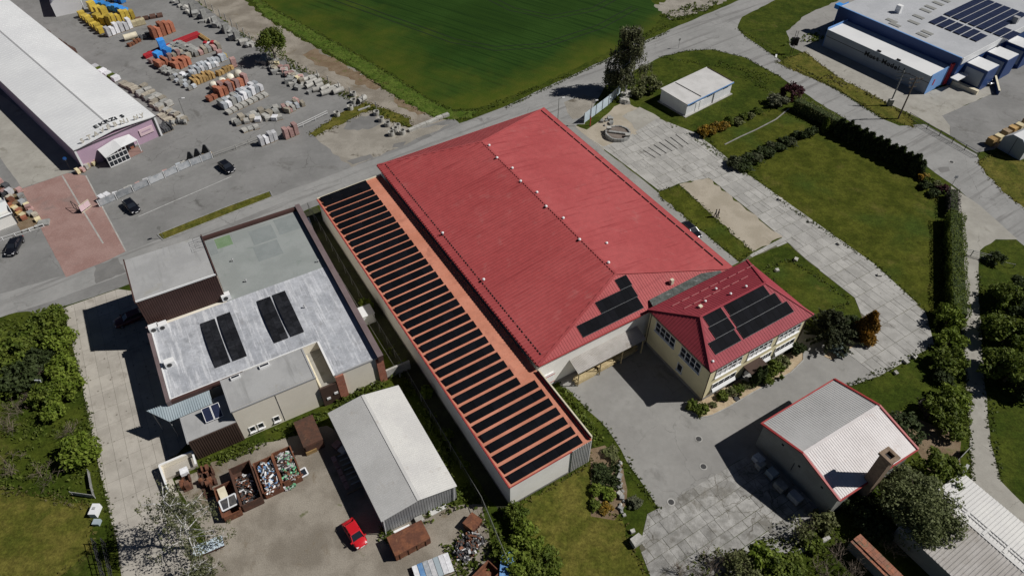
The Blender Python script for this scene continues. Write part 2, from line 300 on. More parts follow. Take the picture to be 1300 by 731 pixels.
def wob(pts, step=2.0, amp=.25, seed=1, closed=True):
    """roughen an outline so that verges and track edges are not ruler straight"""
    r = random.Random(seed); out = []
    n = len(pts)
    for i in range(n if closed else n - 1):
        p, q = np.array(pts[i][:2]), np.array(pts[(i + 1) % n][:2]); L = np.linalg.norm(q - p)
        k = max(1, min(120, int(L / step)))
        d = (q - p) / max(L, 1e-6); nrm = np.array([-d[1], d[0]])
        for j in range(k):
            o = 0 if j == 0 else r.uniform(-amp, amp)
            out.append(p + (q - p) * j / k + nrm * o)
    return out
def px(poly): return [g(u, v)[:2] for u, v in poly]
def sheet(name, poly, z, mat, amp=0, step=1.5, seed=3, parent=None, kind='structure', raw=False):
    pts = poly if raw else px(poly)
    if amp: pts = wob(pts, step, amp, seed)
    o = MB().poly([(p[0], p[1], z) for p in pts]).build(name, mat, parent)
    # ngons face up
    me = o.data
    if me.polygons[0].normal.z < 0: me.flip_normals()
    if kind and not parent: o['kind'] = kind
    return o
def ribbon(pts, w):
    L = []; R = []
    for i, p in enumerate(pts):
        a = np.array(pts[max(i - 1, 0)][:2]); b = np.array(pts[min(i + 1, len(pts) - 1)][:2]); d = (b - a) / np.linalg.norm(b - a)
        nrm = np.array([-d[1], d[0]]) * w / 2; c = np.array(p[:2]); L.append(c + nrm); R.append(c - nrm)
    return L + R[::-1]
def inside(p, poly):
    x, y = p[0], p[1]; c = False; n = len(poly); j = n - 1
    for i in range(n):
        xi, yi = poly[i][0], poly[i][1]; xj, yj = poly[j][0], poly[j][1]
        if (yi > y) != (yj > y) and x < (xj - xi) * (y - yi) / (yj - yi) + xi: c = not c
        j = i
    return c
def ribs(mb, poly, d, spacing, w, h, lift=.0):
    """raised seams on a planar convex roof polygon, running along direction d"""
    P = [np.array(p, float) for p in poly]; n = np.cross(P[1] - P[0], P[2] - P[0]); n /= np.linalg.norm(n)
    if n[2] < 0: n = -n
    d = np.array(d, float); d = d - n * (d @ n); d /= np.linalg.norm(d); c = np.cross(n, d)
    o = P[0]; uv = [((p - o) @ c, (p - o) @ d) for p in P]
    lo = min(x for x, _ in uv); hi = max(x for x, _ in uv); x = math.ceil(lo / spacing) * spacing + .001
    while x < hi - .02:
        ys = []
        for i in range(len(uv)):
            (x0, y0), (x1, y1) = uv[i], uv[(i + 1) % len(uv)]
            if (x0 - x) * (x1 - x) < 0: ys.append(y0 + (y1 - y0) * (x - x0) / (x1 - x0))
        if len(ys) >= 2 and max(ys) - min(ys) > .15:
            a = o + c * x + d * (min(ys) + .01); b = o + c * x + d * (max(ys) - .01)
            a0, a1 = a - c * w / 2, a + c * w / 2; b0, b1 = b - c * w / 2, b + c * w / 2; k = c * w * .2; t = n * (h + lift); e = n * lift
            mb.add([a0 + e, a1 + e, b1 + e, b0 + e, a0 + k + t, a1 - k + t, b1 - k + t, b0 + k + t], [(4, 5, 6, 7), (0, 1, 5, 4), (1, 2, 6, 5), (2, 3, 7, 6), (3, 0, 4, 7)])
        x += spacing
    return mb
def unit(v): v = np.array(v, float); return v / np.linalg.norm(v)
def text_part(txt, P, right, up, size, mat, parent, depth=.03, name='letters', spacing=1.0, bold=0.0):
    cu = bpy.data.curves.new('t', 'FONT'); cu.body = txt; cu.size = size; cu.extrude = depth; cu.space_character = spacing; cu.offset = bold
    to = bpy.data.objects.new('t', cu); COL.objects.link(to)
    dg = bpy.context.evaluated_depsgraph_get(); me = bpy.data.meshes.new_from_object(to.evaluated_get(dg)); bpy.data.objects.remove(to)
    r = unit(right); u = unit(up); nn = np.cross(r, u); off = OFF.get(parent.name, (0, 0, 0)) if parent else (0, 0, 0)
    me.materials.clear(); me.materials.append(mt[mat])
    for v in me.vertices:
        w = np.array(P) + r * v.co.x + u * v.co.y + nn * v.co.z; v.co = tuple(w - np.array(off))
    o = bpy.data.objects.new(name, me); COL.objects.link(o)
    if parent: o.parent = parent
    return o

# ================================================================== THE SETTING
gb = MB(); gb.poly([(-1500, -300, 0), (1500, -300, 0), (1500, 2500, 0), (-1500, 2500, 0)]); _o = gb.build('ground', 'grass'); _o['kind'] = 'structure'

# crop field: thin yellowish margin along the headlands, dense dark green inside
def field_mat():
    m = bpy.data.materials.new('crop'); m.use_nodes = True; nt = m.node_tree; b = nt.nodes['Principled BSDF']
    pos = nt.nodes.new('ShaderNodeNewGeometry').outputs['Position']
    def edge(p, q, inner, w):
        p, q, i = g(*p), g(*q), g(*inner); d = unit(q - p); nrm = np.array([-d[1], d[0], 0])
        if (i - p) @ nrm < 0: nrm = -nrm
        dt = nt.nodes.new('ShaderNodeVectorMath'); dt.operation = 'DOT_PRODUCT'; nt.links.new(pos, dt.inputs[0]); dt.inputs[1].default_value = tuple(nrm)
        nz = nt.nodes.new('ShaderNodeMath'); nz.operation = 'MULTIPLY_ADD'; nt.links.new(_noise(nt, pos, .09, 4), nz.inputs[0]); nz.inputs[1].default_value = w * 2.2
        nt.links.new(dt.outputs['Value'], nz.inputs[2])
        c0 = float(p @ nrm) + w * 1.1
        return _ramp(nt, nz.outputs[0], c0 - w * .4, c0 + w)
    e1 = edge((350, 13), (545, 125), (600, 40), 24); e2 = edge((575, 139), (835, 32), (600, 40), 7)
    v = _scaled(nt, pos, .035, 1.3, 1, -math.radians(33))
    base = _mix(nt, _ramp(nt, _noise(nt, pos, .05, 5), .35, .65), (.017, .043, .0050), (.024, .058, .0080))
    base = _mix(nt, _ramp(nt, _noise(nt, v, 1.0, 3), .45, .7), base, (.010, .029, .004))
    thin = _mix(nt, _ramp(nt, _noise(nt, pos, .25, 5), .35, .65), (.050, .074, .007), (.072, .084, .010))
    mid = _mix(nt, e1, thin, base)
    col = _mix(nt, e2, thin, mid)
    f = nt.nodes.new('ShaderNodeMapRange'); nt.links.new(_noise(nt, pos, 3.0, 4, .7), f.inputs[0]); f.inputs[1].default_value = .2; f.inputs[2].default_value = .8; f.inputs[3].default_value = .78; f.inputs[4].default_value = 1.22
    nt.links.new(_mix(nt, 1.0, col, f.outputs[0], 'MULTIPLY'), b.inputs['Base Color']); b.inputs['Roughness'].default_value = .95; b.inputs['Specular IOR Level'].default_value = .1
    bp = nt.nodes.new('ShaderNodeBump'); bp.inputs['Strength'].default_value = .6; bp.inputs['Distance'].default_value = .12
    nt.links.new(_noise(nt, pos, 2.5, 5, .7), bp.inputs['Height']); nt.links.new(bp.outputs[0], b.inputs['Normal'])
    return m
mt['crop'] = field_mat()
mt['tramline'] = M('tramline', (.007, .016, .003), (.010, .021, .004), s=.4, famt=.2)
FIELD = [(335, 3), (350, 13), (447, 64), (515, 104), (545, 125), (575, 139), (610, 137), (655, 120), (720, 92), (790, 58), (833, 32), (842, 14), (826, 0), (870, -80), (980, -210), (100, -210), (200, -80)]
field = sheet('crop_field', FIELD, .006, 'crop', amp=.35, step=1.2, seed=5)
for tl in ([(300, -55), (380, -22), (430, 0), (500, 25), (575, 52), (630, 62), (690, 58), (760, 35), (815, 5)], [(560, -40), (610, -8), (650, 12), (700, 22), (755, 12), (790, -8)]):
    cl = px(tl)
    for sgn in (-.95, .95):
        lp = []
        for i, p in enumerate(cl):
            a, b = cl[max(i - 1, 0)], cl[min(i + 1, len(cl) - 1)]; d = unit(np.array(b) - a); lp.append(np.array(p) + np.array([-d[1], d[0]]) * sgn)
        fine = []
        for i in range(len(lp) - 1):
            for k in range(6): fine.append(lp[i] + (lp[i + 1] - lp[i]) * k / 6)
        sheet('tramline', ribbon(fine, .34), .012, 'tramline', raw=True, parent=field)

YARD = [(-420, 600), (-60, 438), (0, 412), (90, 386), (160, 362), (400, 262), (480, 226), (600, 172), (575, 150), (520, 162), (440, 122), (330, 58), (235, -8), (150, -70), (-60, -200), (-700, -150)]
sheet('yard_paving', YARD, .005, 'asphalt', amp=.2, seed=9)
sheet('dirt_track', [(235, -8), (150, -70), (215, -70), (300, -8), (335, 22), (400, 60), (462, 96), (510, 128), (552, 150), (566, 152), (520, 163), (440, 123), (330, 58)], .010, 'dirt', amp=.5, step=1.0, seed=11)
sheet('bare_soil', [(384, 70), (400, 62), (440, 84), (492, 112), (470, 113), (432, 96), (405, 84)], .014, 'brown_dirt', amp=.7, step=1.0, seed=12)
sheet('bare_soil', [(500, 123), (545, 142), (530, 146), (505, 136)], .014, 'brown_dirt', amp=.6, step=1.0, seed=13)
sheet('gravel_lot', [(398, 172), (440, 152), (470, 138), (524, 163), (572, 158), (540, 172), (500, 190), (447, 213)], .010, 'gravel', amp=.4, seed=14)
sheet('soil_patch', [(440, 152), (470, 146), (488, 153), (478, 160), (455, 166), (436, 164)], .014, 'patch_asphalt', amp=.5, step=.9, seed=15)
MAIN = [(-200, 432), (-60, 392), (0, 373), (80, 350), (160, 320), (250, 285), (345, 250), (380, 237), (445, 213), (520, 186), (575, 160), (640, 136), (700, 108), (760, 80), (850, 38), (940, 0), (1060, -70), (1130, -70), (985, 0), (942, 22), (936, 36), (948, 48), (1000, 83), (1060, 113), (1122, 152), (1142, 160), (1175, 158), (1240, 196), (1250, 215), (1272, 240), (1300, 262), (1420, 330), (1420, 390), (1300, 312), (1245, 264), (1207, 233), (1170, 207), (1075, 152), (1035, 128), (990, 97), (945, 73), (905, 63), (870, 65), (838, 73), (800, 93), (770, 108), (758, 128), (742, 158), (715, 158), (688, 146), (640, 162), (560, 192), (480, 222), (400, 254), (300, 294), (160, 347), (80, 377), (0, 403), (-200, 470)]
sheet('road', MAIN, .015, 'road', amp=.12, step=1.5, seed=16)
for i, pp in enumerate(([(440, 205), (470, 196), (474, 200), (448, 209)], [(528, 176), (545, 170), (548, 173), (533, 179)], [(120, 338), (150, 327), (160, 345), (122, 360)], [(1190, 214), (1204, 212), (1206, 217), (1194, 219)], [(500, 183), (516, 180), (512, 186), (498, 188)])):
    sheet('road_repair', pp, .019, 'patch_asphalt', amp=.2, step=.7, seed=20 + i)
sheet('roadside_apron', [(700, 150), (720, 138), (746, 122), (757, 128), (742, 153), (730, 160), (716, 158)], .019, 'road', amp=.1)
sheet('roadside_gravel', [(716, 130), (740, 121), (755, 124), (752, 136), (736, 150), (727, 152), (720, 143)], .022, 'gravel', amp=.3, seed=29)
sheet('yard_concrete', [(-300, 40), (0, 120), (95, 190), (103, 208), (88, 219), (28, 239), (0, 200), (-250, 110)], .010, 'yard_concrete', amp=.05)
# red block paving in courses
rp = [(27, 240), (86, 220), (109, 223), (160, 319), (138, 330), (84, 352), (52, 290)]
def paver_mat():
    m = M('red_block', (.33, .205, .180), (.38, .25, .222), s=.3, fine=9, famt=.14, rough=.9, spec=.2, stain=(.29, .21, .19), st=(.2, .55, .7))
    nt = m.node_tree; b = nt.nodes['Principled BSDF']; pos = nt.nodes.new('ShaderNodeNewGeometry').outputs['Position']
    br = nt.nodes.new('ShaderNodeTexBrick'); nt.links.new(_scaled(nt, pos, 1, 1, 1, -.2), br.inputs['Vector']); br.inputs['Scale'].default_value = 1.6
    br.inputs['Color1'].default_value = (1, 1, 1, 1); br.inputs['Color2'].default_value = (.86, .86, .86, 1); br.inputs['Mortar'].default_value = (.72, .70, .68, 1); br.inputs['Mortar Size'].default_value = .03
    src = b.inputs['Base Color'].links[0].from_socket; nt.links.new(_mix(nt, 1.0, src, br.outputs[0], 'MULTIPLY'), b.inputs['Base Color']); return m
mt['red_block'] = paver_mat()
pav = sheet('block_paving', rp, .020, 'red_block', amp=.06)
sheet('drain_strip', ribbon(px([(79, 223), (104, 265), (131, 309)]), .25), .024, 'kerb', raw=True, parent=pav)
sheet('edging', ribbon(px([(109, 223), (160, 319)]), .22), .024, 'kerb', raw=True, parent=pav)
def kerbed(name, poly, h, mat, kw=.14, amp=0):
    pts = px(poly); o = MB(); n = len(pts)
    if sum(pts[i][0] * pts[(i + 1) % n][1] - pts[(i + 1) % n][0] * pts[i][1] for i in range(n)) < 0: pts = pts[::-1]
    c = np.mean(pts, axis=0)
    inn = [np.array(p) + unit(c - p) * .2 for p in pts]
    b = MB().prism(inn, -.05, h - .02).build(name, mat); b['kind'] = 'structure'
    k = MB()
    for i in range(n): k.beam((*pts[i], h / 2), (*pts[(i + 1) % n], h / 2), kw, h)
    k.build('kerb', 'stone_grey', b); return b
kerbed('grass_island', [(200, 298), (207, 305), (300, 268), (346, 250), (343, 243), (290, 262)], .12, 'dry_grass')
sheet('parking_line', ribbon(px([(176, 275), (215, 258), (255, 241), (294, 224)]), .14), .012, 'paint', raw=True)
# left concrete drive of cast slabs
def clip_rect(poly, x0, y0, x1, y1):
    P = [tuple(p) for p in poly]
    for ax, lim, sg in ((0, x0, 1), (0, x1, -1), (1, y0, 1), (1, y1, -1)):
        out = []
        for i in range(len(P)):
            a, b = P[i - 1], P[i]; da, db = (a[ax] - lim) * sg, (b[ax] - lim) * sg
            if da * db < 0: t = da / (da - db); out.append((a[0] + (b[0] - a[0]) * t, a[1] + (b[1] - a[1]) * t))
            if db >= 0: out.append(b)
        P = out
        if not P: break
    return P
def slabs(name, poly, toF, fromF, lx, ly, gap, mat, zt, seed, base='joint', drop=0.0, stag=True, jit=.006):
    pts = px(poly)
    base_o = sheet(name, wob(pts, 1.5, .15, seed), .008, base, raw=True)
    q = [fromF((*p, 0)) for p in pts]; xs = [p[0] for p in q]; ys = [p[1] for p in q]; r = random.Random(seed)
    n = 0; y = min(ys)
    while y < max(ys):
        hh = ly * (1.0 if not stag else r.choice((.75, 1.0, 1.0, 1.25))); x = min(xs) - r.uniform(0, lx)
        if not stag: x = min(xs)
        while x < max(xs):
            ww = lx * (1.0 if not stag else r.choice((.5, 1.0, 1.0, 1.5))); gp = gap * r.uniform(.5, 1.5) if stag else gap
            cl = clip_rect(q, x + gp / 2, y + gp / 2, x + ww - gp / 2, y + hh - gp / 2)
            if len(cl) >= 3:
                W_ = [toF(*k) for k in cl]; ar = abs(sum(W_[i][0] * W_[(i + 1) % len(W_)][1] - W_[(i + 1) % len(W_)][0] * W_[i][1] for i in range(len(W_)))) / 2
                if ar > .4: c = np.mean(W_, axis=0); k_ = r.uniform(-.004, .004); mbs = MB().prism([k[:2] for k in W_], -.05, zt + r.uniform(-jit, jit)); mbs.build('slab', mat, base_o); n += 1
            x += ww
        y += hh
    return base_o
slabs('concrete_drive', [(80, 391), (150, 367), (186, 372), (215, 460), (240, 560), (212, 590), (232, 640), (250, 700), (262, 770), (160, 770), (150, 700), (125, 590), (100, 470)], LF, lxy, 1.5, 3.0, .03, 'concrete_warm', .034, 31, stag=False, jit=.002)
def hto(x, y, z=0): return HF(y, x, z)
def hfrom(P): a, b = hab(P); return b, a
slabs('concrete_path', [(800, 172), (835, 150), (885, 170), (950, 222), (1110, 335), (1175, 395), (1186, 438), (1115, 478), (1065, 440), (1100, 415), (1085, 378), (1030, 335), (1000, 308), (938, 334), (955, 322), (993, 302), (945, 262), (900, 226), (862, 233), (838, 243), (800, 214), (735, 166), (752, 178), (765, 186)], hto, hfrom, 1.5, 2.6, .05, 'concrete', .034, 41, drop=.0, jit=.010)
slabs('concrete_yard', [(822, 652), (845, 640), (900, 607), (950, 578), (1050, 640), (1005, 700), (880, 770), (835, 755), (812, 695)], hto, hfrom, 2.3, 1.45, .05, 'concrete_worn', .034, 43, drop=.0, base='soil_joint', jit=.012)
sheet('broken_concrete', [(712, 150), (745, 165), (790, 128), (838, 150), (800, 175), (762, 192)], .010, 'sand', amp=.3, seed=45)
sheet('broken_concrete', [(790, 148), (812, 136), (838, 150), (812, 168)], .014, 'yard_concrete', amp=.3, seed=46)
sheet('hall_path', [(690, 142), (728, 158), (738, 168), (838, 246), (902, 303), (938, 333), (918, 342), (800, 240), (690, 150)], .022, 'asphalt_blue', amp=.1, seed=47)
sheet('sand_patch', [(862, 234), (898, 226), (943, 262), (994, 301), (956, 320), (905, 276)], .030, 'sand', amp=.4, step=1, seed=48)
FRINGE = []
def lawn(name, poly, z, mat='lawn', amp=.3, seed=50):
    FRINGE.append((px(poly), mat)); return sheet(name, poly, z, mat, amp=amp, step=.9, seed=seed)
lawn('lawn', [(836, 243), (862, 236), (956, 320), (938, 331), (902, 301), (838, 250)], .040, seed=51)
lawn('lawn', [(970, 342), (1000, 330), (1028, 345), (1082, 384), (1060, 390), (1040, 420), (1018, 400)], .012, seed=52)
lawn('lawn', [(952, 220), (1012, 172), (1062, 152), (1172, 218), (1190, 240), (1196, 300), (1190, 420), (1176, 395), (1112, 336), (1000, 262)], .012, seed=53)
lawn('lawn', [(893, 168), (985, 138), (1040, 160), (940, 214), (918, 200)], .018, seed=54)
lawn('rough_grass', [(660, 640), (745, 592), (752, 580), (768, 640), (790, 660), (800, 690), (825, 740), (640, 760)], .012, 'dry_grass', seed=55)
lawn('meadow', [(-260, 640), (0, 622), (60, 630), (118, 642), (116, 700), (70, 735), (20, 790), (-300, 900)], .012, 'dry_grass', seed=56)
lawn('verge', [(1242, 205), (1250, 218), (1272, 243), (1300, 264), (1420, 335), (1420, 220), (1300, 205), (1265, 195)], .020, 'dry_grass', seed=57)
lawn('verge', [(1022, 66), (985, 80), (1060, 112), (1122, 150), (1160, 162), (1158, 150), (1110, 122), (1060, 96)], .020, 'dry_grass', seed=58)
mt['fresh_grass'] = M('fresh_grass', (.055, .092, .012), (.085, .120, .020), s=.4, fine=3.2, famt=.4, rough=.95, bump=.6, bs=5, spec=.08, stain=(.085, .085, .022), st=(.3, .56, .72), mid=.3)
lawn('verge', [(350, 14), (447, 66), (515, 107), (545, 127), (575, 141), (605, 140), (600, 150), (572, 152), (548, 148), (508, 126), (462, 94), (400, 58), (335, 20), (318, 0), (250, -45), (275, -45), (335, 3)], .018, 'fresh_grass', amp=.5, seed=59)
lawn('weedy_strip', [(392, 170), (440, 140), (465, 130), (520, 150), (524, 163), (505, 158), (470, 140), (440, 154), (400, 174)], .018, 'dry_grass', amp=.5, seed=60)
sheet('gravel_verge', [(830, 8), (862, -5), (935, -8), (922, 2), (880, 18), (850, 25)], .010, 'gravel', amp=.6, step=.8, seed=62)
sheet('scrapyard_ground', [(222, 610), (330, 562), (415, 540), (440, 560), (500, 672), (560, 640), (612, 640), (640, 770), (240, 770), (262, 690)], .010, 'dirt', amp=.4, seed=63)
sheet('forecourt', [(705, 484), (760, 440), (830, 420), (890, 506), (1005, 446), (1020, 418), (1064, 438), (1116, 477), (1062, 497), (1000, 535), (1040, 620), (940, 600), (900, 612), (862, 652), (836, 646), (806, 600), (772, 545), (735, 508)], .006, 'asphalt_blue', amp=.15, seed=64)
sheet('concrete_lane', [(1207, 236), (1245, 262), (1292, 304), (1264, 304), (1244, 318), (1242, 345), (1244, 400), (1249, 470), (1257, 560), (1270, 610), (1302, 642), (1340, 720), (1285, 700), (1234, 612), (1229, 520), (1222, 430), (1216, 320)], .026, 'yard_concrete', amp=.12, seed=65)
sheet('gravel_drive', [(998, 40), (1022, 20), (1070, -2), (1130, -30), (1160, -30), (1084, 30), (1050, 62), (1022, 68), (1004, 60)], .010, 'asphalt_blue', amp=.3, seed=66)
sheet('concrete_apron', [(1015, 74), (1034, 52), (1180, 116), (1240, 96), (1262, 118), (1196, 147), (1206, 160), (1206, 172), (1160, 147), (1100, 118)], .014, 'yard_concrete', amp=.1, seed=67)
sheet('truck_yard', [(1196, 147), (1262, 118), (1240, 96), (1300, 70), (1460, 10), (1460, 180), (1300, 160), (1262, 190), (1240, 194), (1206, 172), (1206, 160)], .010, 'asphalt', amp=.1, seed=68)
mt['shade_soil'] = M('shade_soil', (.040, .042, .026), (.055, .060, .030), s=.6, famt=.3, fine=4, rough=.95, spec=.1)  # ground tone darkened to carry the passage's shade in its colour
sheet('passage_shade', [(376, 274), (402, 262), (480, 360), (560, 480), (650, 625), (640, 660), (600, 600), (515, 480), (440, 370)], .010, 'shade_soil', amp=.2, seed=75)  # dark ground sheet painting the shade between compound and annex
bed = sheet('flower_bed', [(876, 506), (890, 505), (1006, 446), (1019, 438), (1020, 456), (1004, 472), (956, 497), (926, 515), (904, 526), (890, 529), (878, 522)], .040, 'mulch', amp=.1, seed=69)
bk = MB(); _bp = px([(874, 508), (878, 523), (890, 530), (904, 527), (926, 516), (956, 498), (1004, 473), (1020, 457), (1020, 440)])
for i in range(len(_bp) - 1): bk.beam((*_bp[i], .06), (*_bp[i + 1], .06), .12, .12)
bk.build('kerb', 'kerb', bed)
sheet('mulch_bed', [(1046, 452), (1056, 457), (1068, 448), (1084, 440), (1104, 432), (1112, 414), (1102, 412), (1070, 430)], .045, 'mulch', amp=.1, seed=70)
sheet('soil_bed', [(1082, 512), (1160, 530), (1220, 560), (1225, 610), (1180, 600), (1150, 560)], .010, 'brown_dirt', amp=.6, seed=71)
sheet('rockery_bed', [(748, 570), (768, 565), (790, 585), (795, 640), (780, 660), (750, 655), (750, 600)], .016, 'brown_dirt', amp=.3, seed=72)
sheet('shrub_soil', [(860, 700), (960, 670), (1060, 650), (1100, 660), (1200, 735), (1230, 790), (840, 790)], .016, 'grass', amp=.4, seed=73)
sheet('shrub_soil', [(-60, 405), (60, 395), (85, 420), (118, 560), (122, 600), (60, 560), (20, 540), (-80, 560)], .010, 'grass', amp=.4, seed=74)

# ================================================================== MAIN HALL (red hipped roof)
def HFz(x, y, z): return HF(x, y, z)
hall = thing('factory_hall', 'large factory hall with wide red hipped sheet roof and row of ridge ventilators', 'factory hall', HF(72, 50, 0))
EA0, EA1, EB0, EB1, EZ = 46.6, 97.75, 32.65, 67.3, 6.3
RA0, RA1, RB, RZ = 52.95, 91.0, 49.85, 8.9
MB().box(HFz, EA0 + .3, EA1 - .35, EB0 + .4, EB1 - .4, 0, EZ - .14).build('wall', 'white_wall', hall)
MB().box(HFz, EA0 + .26, EA1 - .3, EB0 + .36, EB1 - .36, -.1, .45).build('plinth', 'plinth', hall)
_r = {'l': [HF(EA0, EB0, EZ), HF(EA1, EB0, EZ), HF(RA1, RB, RZ), HF(RA0, RB, RZ)], 'r': [HF(EA0, EB1, EZ), HF(RA0, RB, RZ), HF(RA1, RB, RZ), HF(EA1, EB1, EZ)],
      'f': [HF(EA0, EB0, EZ), HF(RA0, RB, RZ), HF(EA0, EB1, EZ)], 'b': [HF(EA1, EB0, EZ), HF(EA1, EB1, EZ), HF(RA1, RB, RZ)]}
rf = MB()
for k in _r.values(): rf.slabpoly(k, .12)
hall_roof = rf.build('roof', 'red_roof', hall)
sm = MB(); aD = HF(1, 0) - HF(0, 0); bD = HF(0, 1) - HF(0, 0)
for k, d in (('l', bD), ('r', bD), ('f', aD), ('b', aD)):
    P = _r[k]; n = unit(np.cross(P[1] - P[0], P[2] - P[0])); n = n if n[2] > 0 else -n
    dd = d - n * (d @ n); ribs(sm, P, dd, .56 if k in 'lr' else .42, .2 if k == 'l' else .085, .17 if k == 'l' else .03)
sm.build('roof_seam', 'red_roof', hall_roof, kind='stuff')
cp = MB()
for p, q in ((HF(RA0, RB, RZ), HF(RA1, RB, RZ)), (HF(RA0, RB, RZ), HF(EA0, EB0, EZ)), (HF(RA0, RB, RZ), HF(EA0, EB1, EZ)), (HF(RA1, RB, RZ), HF(EA1, EB0, EZ)), (HF(RA1, RB, RZ), HF(EA1, EB1, EZ))):
    cp.beam(p + [0, 0, .05], q + [0, 0, .05], .34, .1)
cp.build('ridge_cap', 'red_roof', hall_roof)
gt = MB()
for p, q in ((HF(EA0, EB0 - .06, EZ - .1), HF(EA1, EB0 - .06, EZ - .1)), (HF(EA0, EB1 + .06, EZ - .1), HF(EA1, EB1 + .06, EZ - .1)), (HF(EA0 - .06, EB0, EZ - .1), HF(EA0 - .06, EB1, EZ - .1)), (HF(EA1 + .06, EB0, EZ - .1), HF(EA1 + .06, EB1, EZ - .1))): gt.beam(p, q, .13, .13)
gt.build('gutter', 'red_trim', hall)
# snow guards along both long eaves
sg = MB().beam((0, -.95, .0), (0, .95, .0), .09, .16).mesh('snow_guard', 'gutter_dark')
for side, b0, s in ((0, EB0 + 1.25, 1), (1, EB1 - 1.15, -1)):
    zz = EZ + 1.2 * (RZ - EZ) / (RB - EB0) + .06
    a = EA0 + 2.2
    while a < EA1 - 1.6:
        P = HF(a, b0, zz); o = inst('snow_guard', sg, P - np.array(OFF[hall.name]), _yh, 1, hall_roof); a += 2.15
# ridge ventilators
vb = MB().tube((0, 0, -.2), (0, 0, .34), .13, .13, 10); vc = MB().tube((0, 0, .30), (0, 0, .46), .30, .26, 12); vc.tube((0, 0, .46), (0, 0, .58), .26, .06, 12)
vbm = vb.mesh('stack', 'grey_trim'); vcm = vc.mesh('cap', 'white_trim')
def vent(P, parent, s=1.0):
    o = inst('ventilator', vbm, P - np.array(OFF[parent.name]), 0, s, parent); c = inst('cap', vcm, (0, 0, 0), 0, 1, o); return o
for i, a in enumerate((89.2, 85.4, 81.6, 77.9, 74.1, 70.4, 66.7, 61.4, 55.2)): vent(HF(a, RB + (.35 if i % 2 == 0 else -.35), RZ - .05), hall, .8)
for u, v, z in ((562, 297, 6.75), (614, 356, 6.75), (770, 310, 8.3)): vent(g(u, v, z), hall, .75)
# front face details: white door with rail, low canopy on timber posts
def pv_row(parent, F, x0, x1, y0, y1, zf, nx, ny, matn='pv', name='solar_row', gap=.018, frame_='pv_frame', th=.045, panel='solar_panel', m=.0):
    """a strip of solar panels: a rail part that carries each panel as a sub-part; zf(x, y) gives the height"""
    mb = MB(); off = np.array(OFF[parent.name])
    ma, mc = m if m else -.012, m if m else -.012; cc = [(x0 + ma, y0 + mc), (x1 - ma, y0 + mc), (x1 - ma, y1 - mc), (x0 + ma, y1 - mc)]
    mb.hexa([np.array(F(x, y, zf(x, y) - .07)) for x, y in cc], [np.array(F(x, y, zf(x, y) + (th * .6 if not m else -.005))) for x, y in cc])
    row = mb.build(name, frame_, parent)
    dx, dy = (x1 - x0) / nx, (y1 - y0) / ny
    for i in range(nx):
        for j in range(ny):
            a, b, c, d = x0 + i * dx + gap / 2, x0 + (i + 1) * dx - gap / 2, y0 + j * dy + gap / 2, y0 + (j + 1) * dy - gap / 2
            top = [np.array(F(x, y, zf(x, y) + th)) for x, y in ((a, c), (b, c), (b, d), (a, d))]; bot = [p - [0, 0, th] for p in top]
            MB().hexa(bot, top).build(panel, matn, row)
    return row
zfh = lambda a, b: EZ + (a - EA0) * (RZ - EZ) / (RA0 - EA0) + .08
pv_row(hall, HFz, 47.25, 48.9, 40.3, 50.7, zfh, 1, 10, name='solar_row')
pv_row(hall, HFz, 48.95, 50.6, 44.6, 50.9, zfh, 1, 6)
pv_row(hall, HFz, 50.65, 52.2, 49.1, 51.1, zfh, 1, 2)
vg = MB().slabpoly([HF(46.25, 51.6, 7.00), HF(47.75, 52.0, 7.04), HF(47.9, 61.8, 7.04), HF(46.9, 64.6, 7.02), HF(46.25, 64.6, 7.00)], .1)
mt['moss_roof'] = M('moss_roof', (.07, .08, .072), (.12, .13, .122), s=1.6, famt=.3, fine=4, rough=.95, stain=(.22, .23, .22), st=(.9, .58, .68))
vg.build('valley_flashing', 'moss_roof', hall)
MB().box(HFz, 48.3, 48.75, 56.4, 56.9, 7.1, 7.95).build('chimney', 'cream_trim', hall)
MB().box(HFz, EA0 + .18, EA0 + .30, 33.6, 35.4, .45, 3.0).build('door', 'white_trim', hall)
dr = MB()
for z in (1.0, 2.6): dr.beam(HF(EA0 + .1, 33.5, z), HF(EA0 + .1, 35.6, z), .05, .05)
dr.build('door_rail', 'red_trim', hall)
lean = thing('lean_to_canopy', 'low corrugated fibre cement canopy on timber posts against white hall wall', 'canopy', HF(45.9, 43, 0))
cpoly = [HF(44.7, 38.0, 3.05), HF(44.7, 49.6, 3.05), HF(46.85, 49.6, 3.75), HF(46.85, 38.0, 3.75)]
c_r = MB().slabpoly(cpoly, .05).build('roof', 'fibre_cement', lean)
ribs(MB(), cpoly, HF(1, 0, .3) - HF(0, 0, 0), .2, .09, .05).build('corrugation', 'fibre_cement', c_r, kind='stuff')
for b in (38.2, 41.9, 45.7, 49.3): MB().beam(HF(44.85, b, 0), HF(44.85, b, 3.02), .14, .14, up=(1, 0, 0)).build('post', 'timber', lean)
MB().beam(HF(44.85, 38, 2.93), HF(44.85, 49.6, 2.93), .12, .16).build('beam', 'timber', lean)
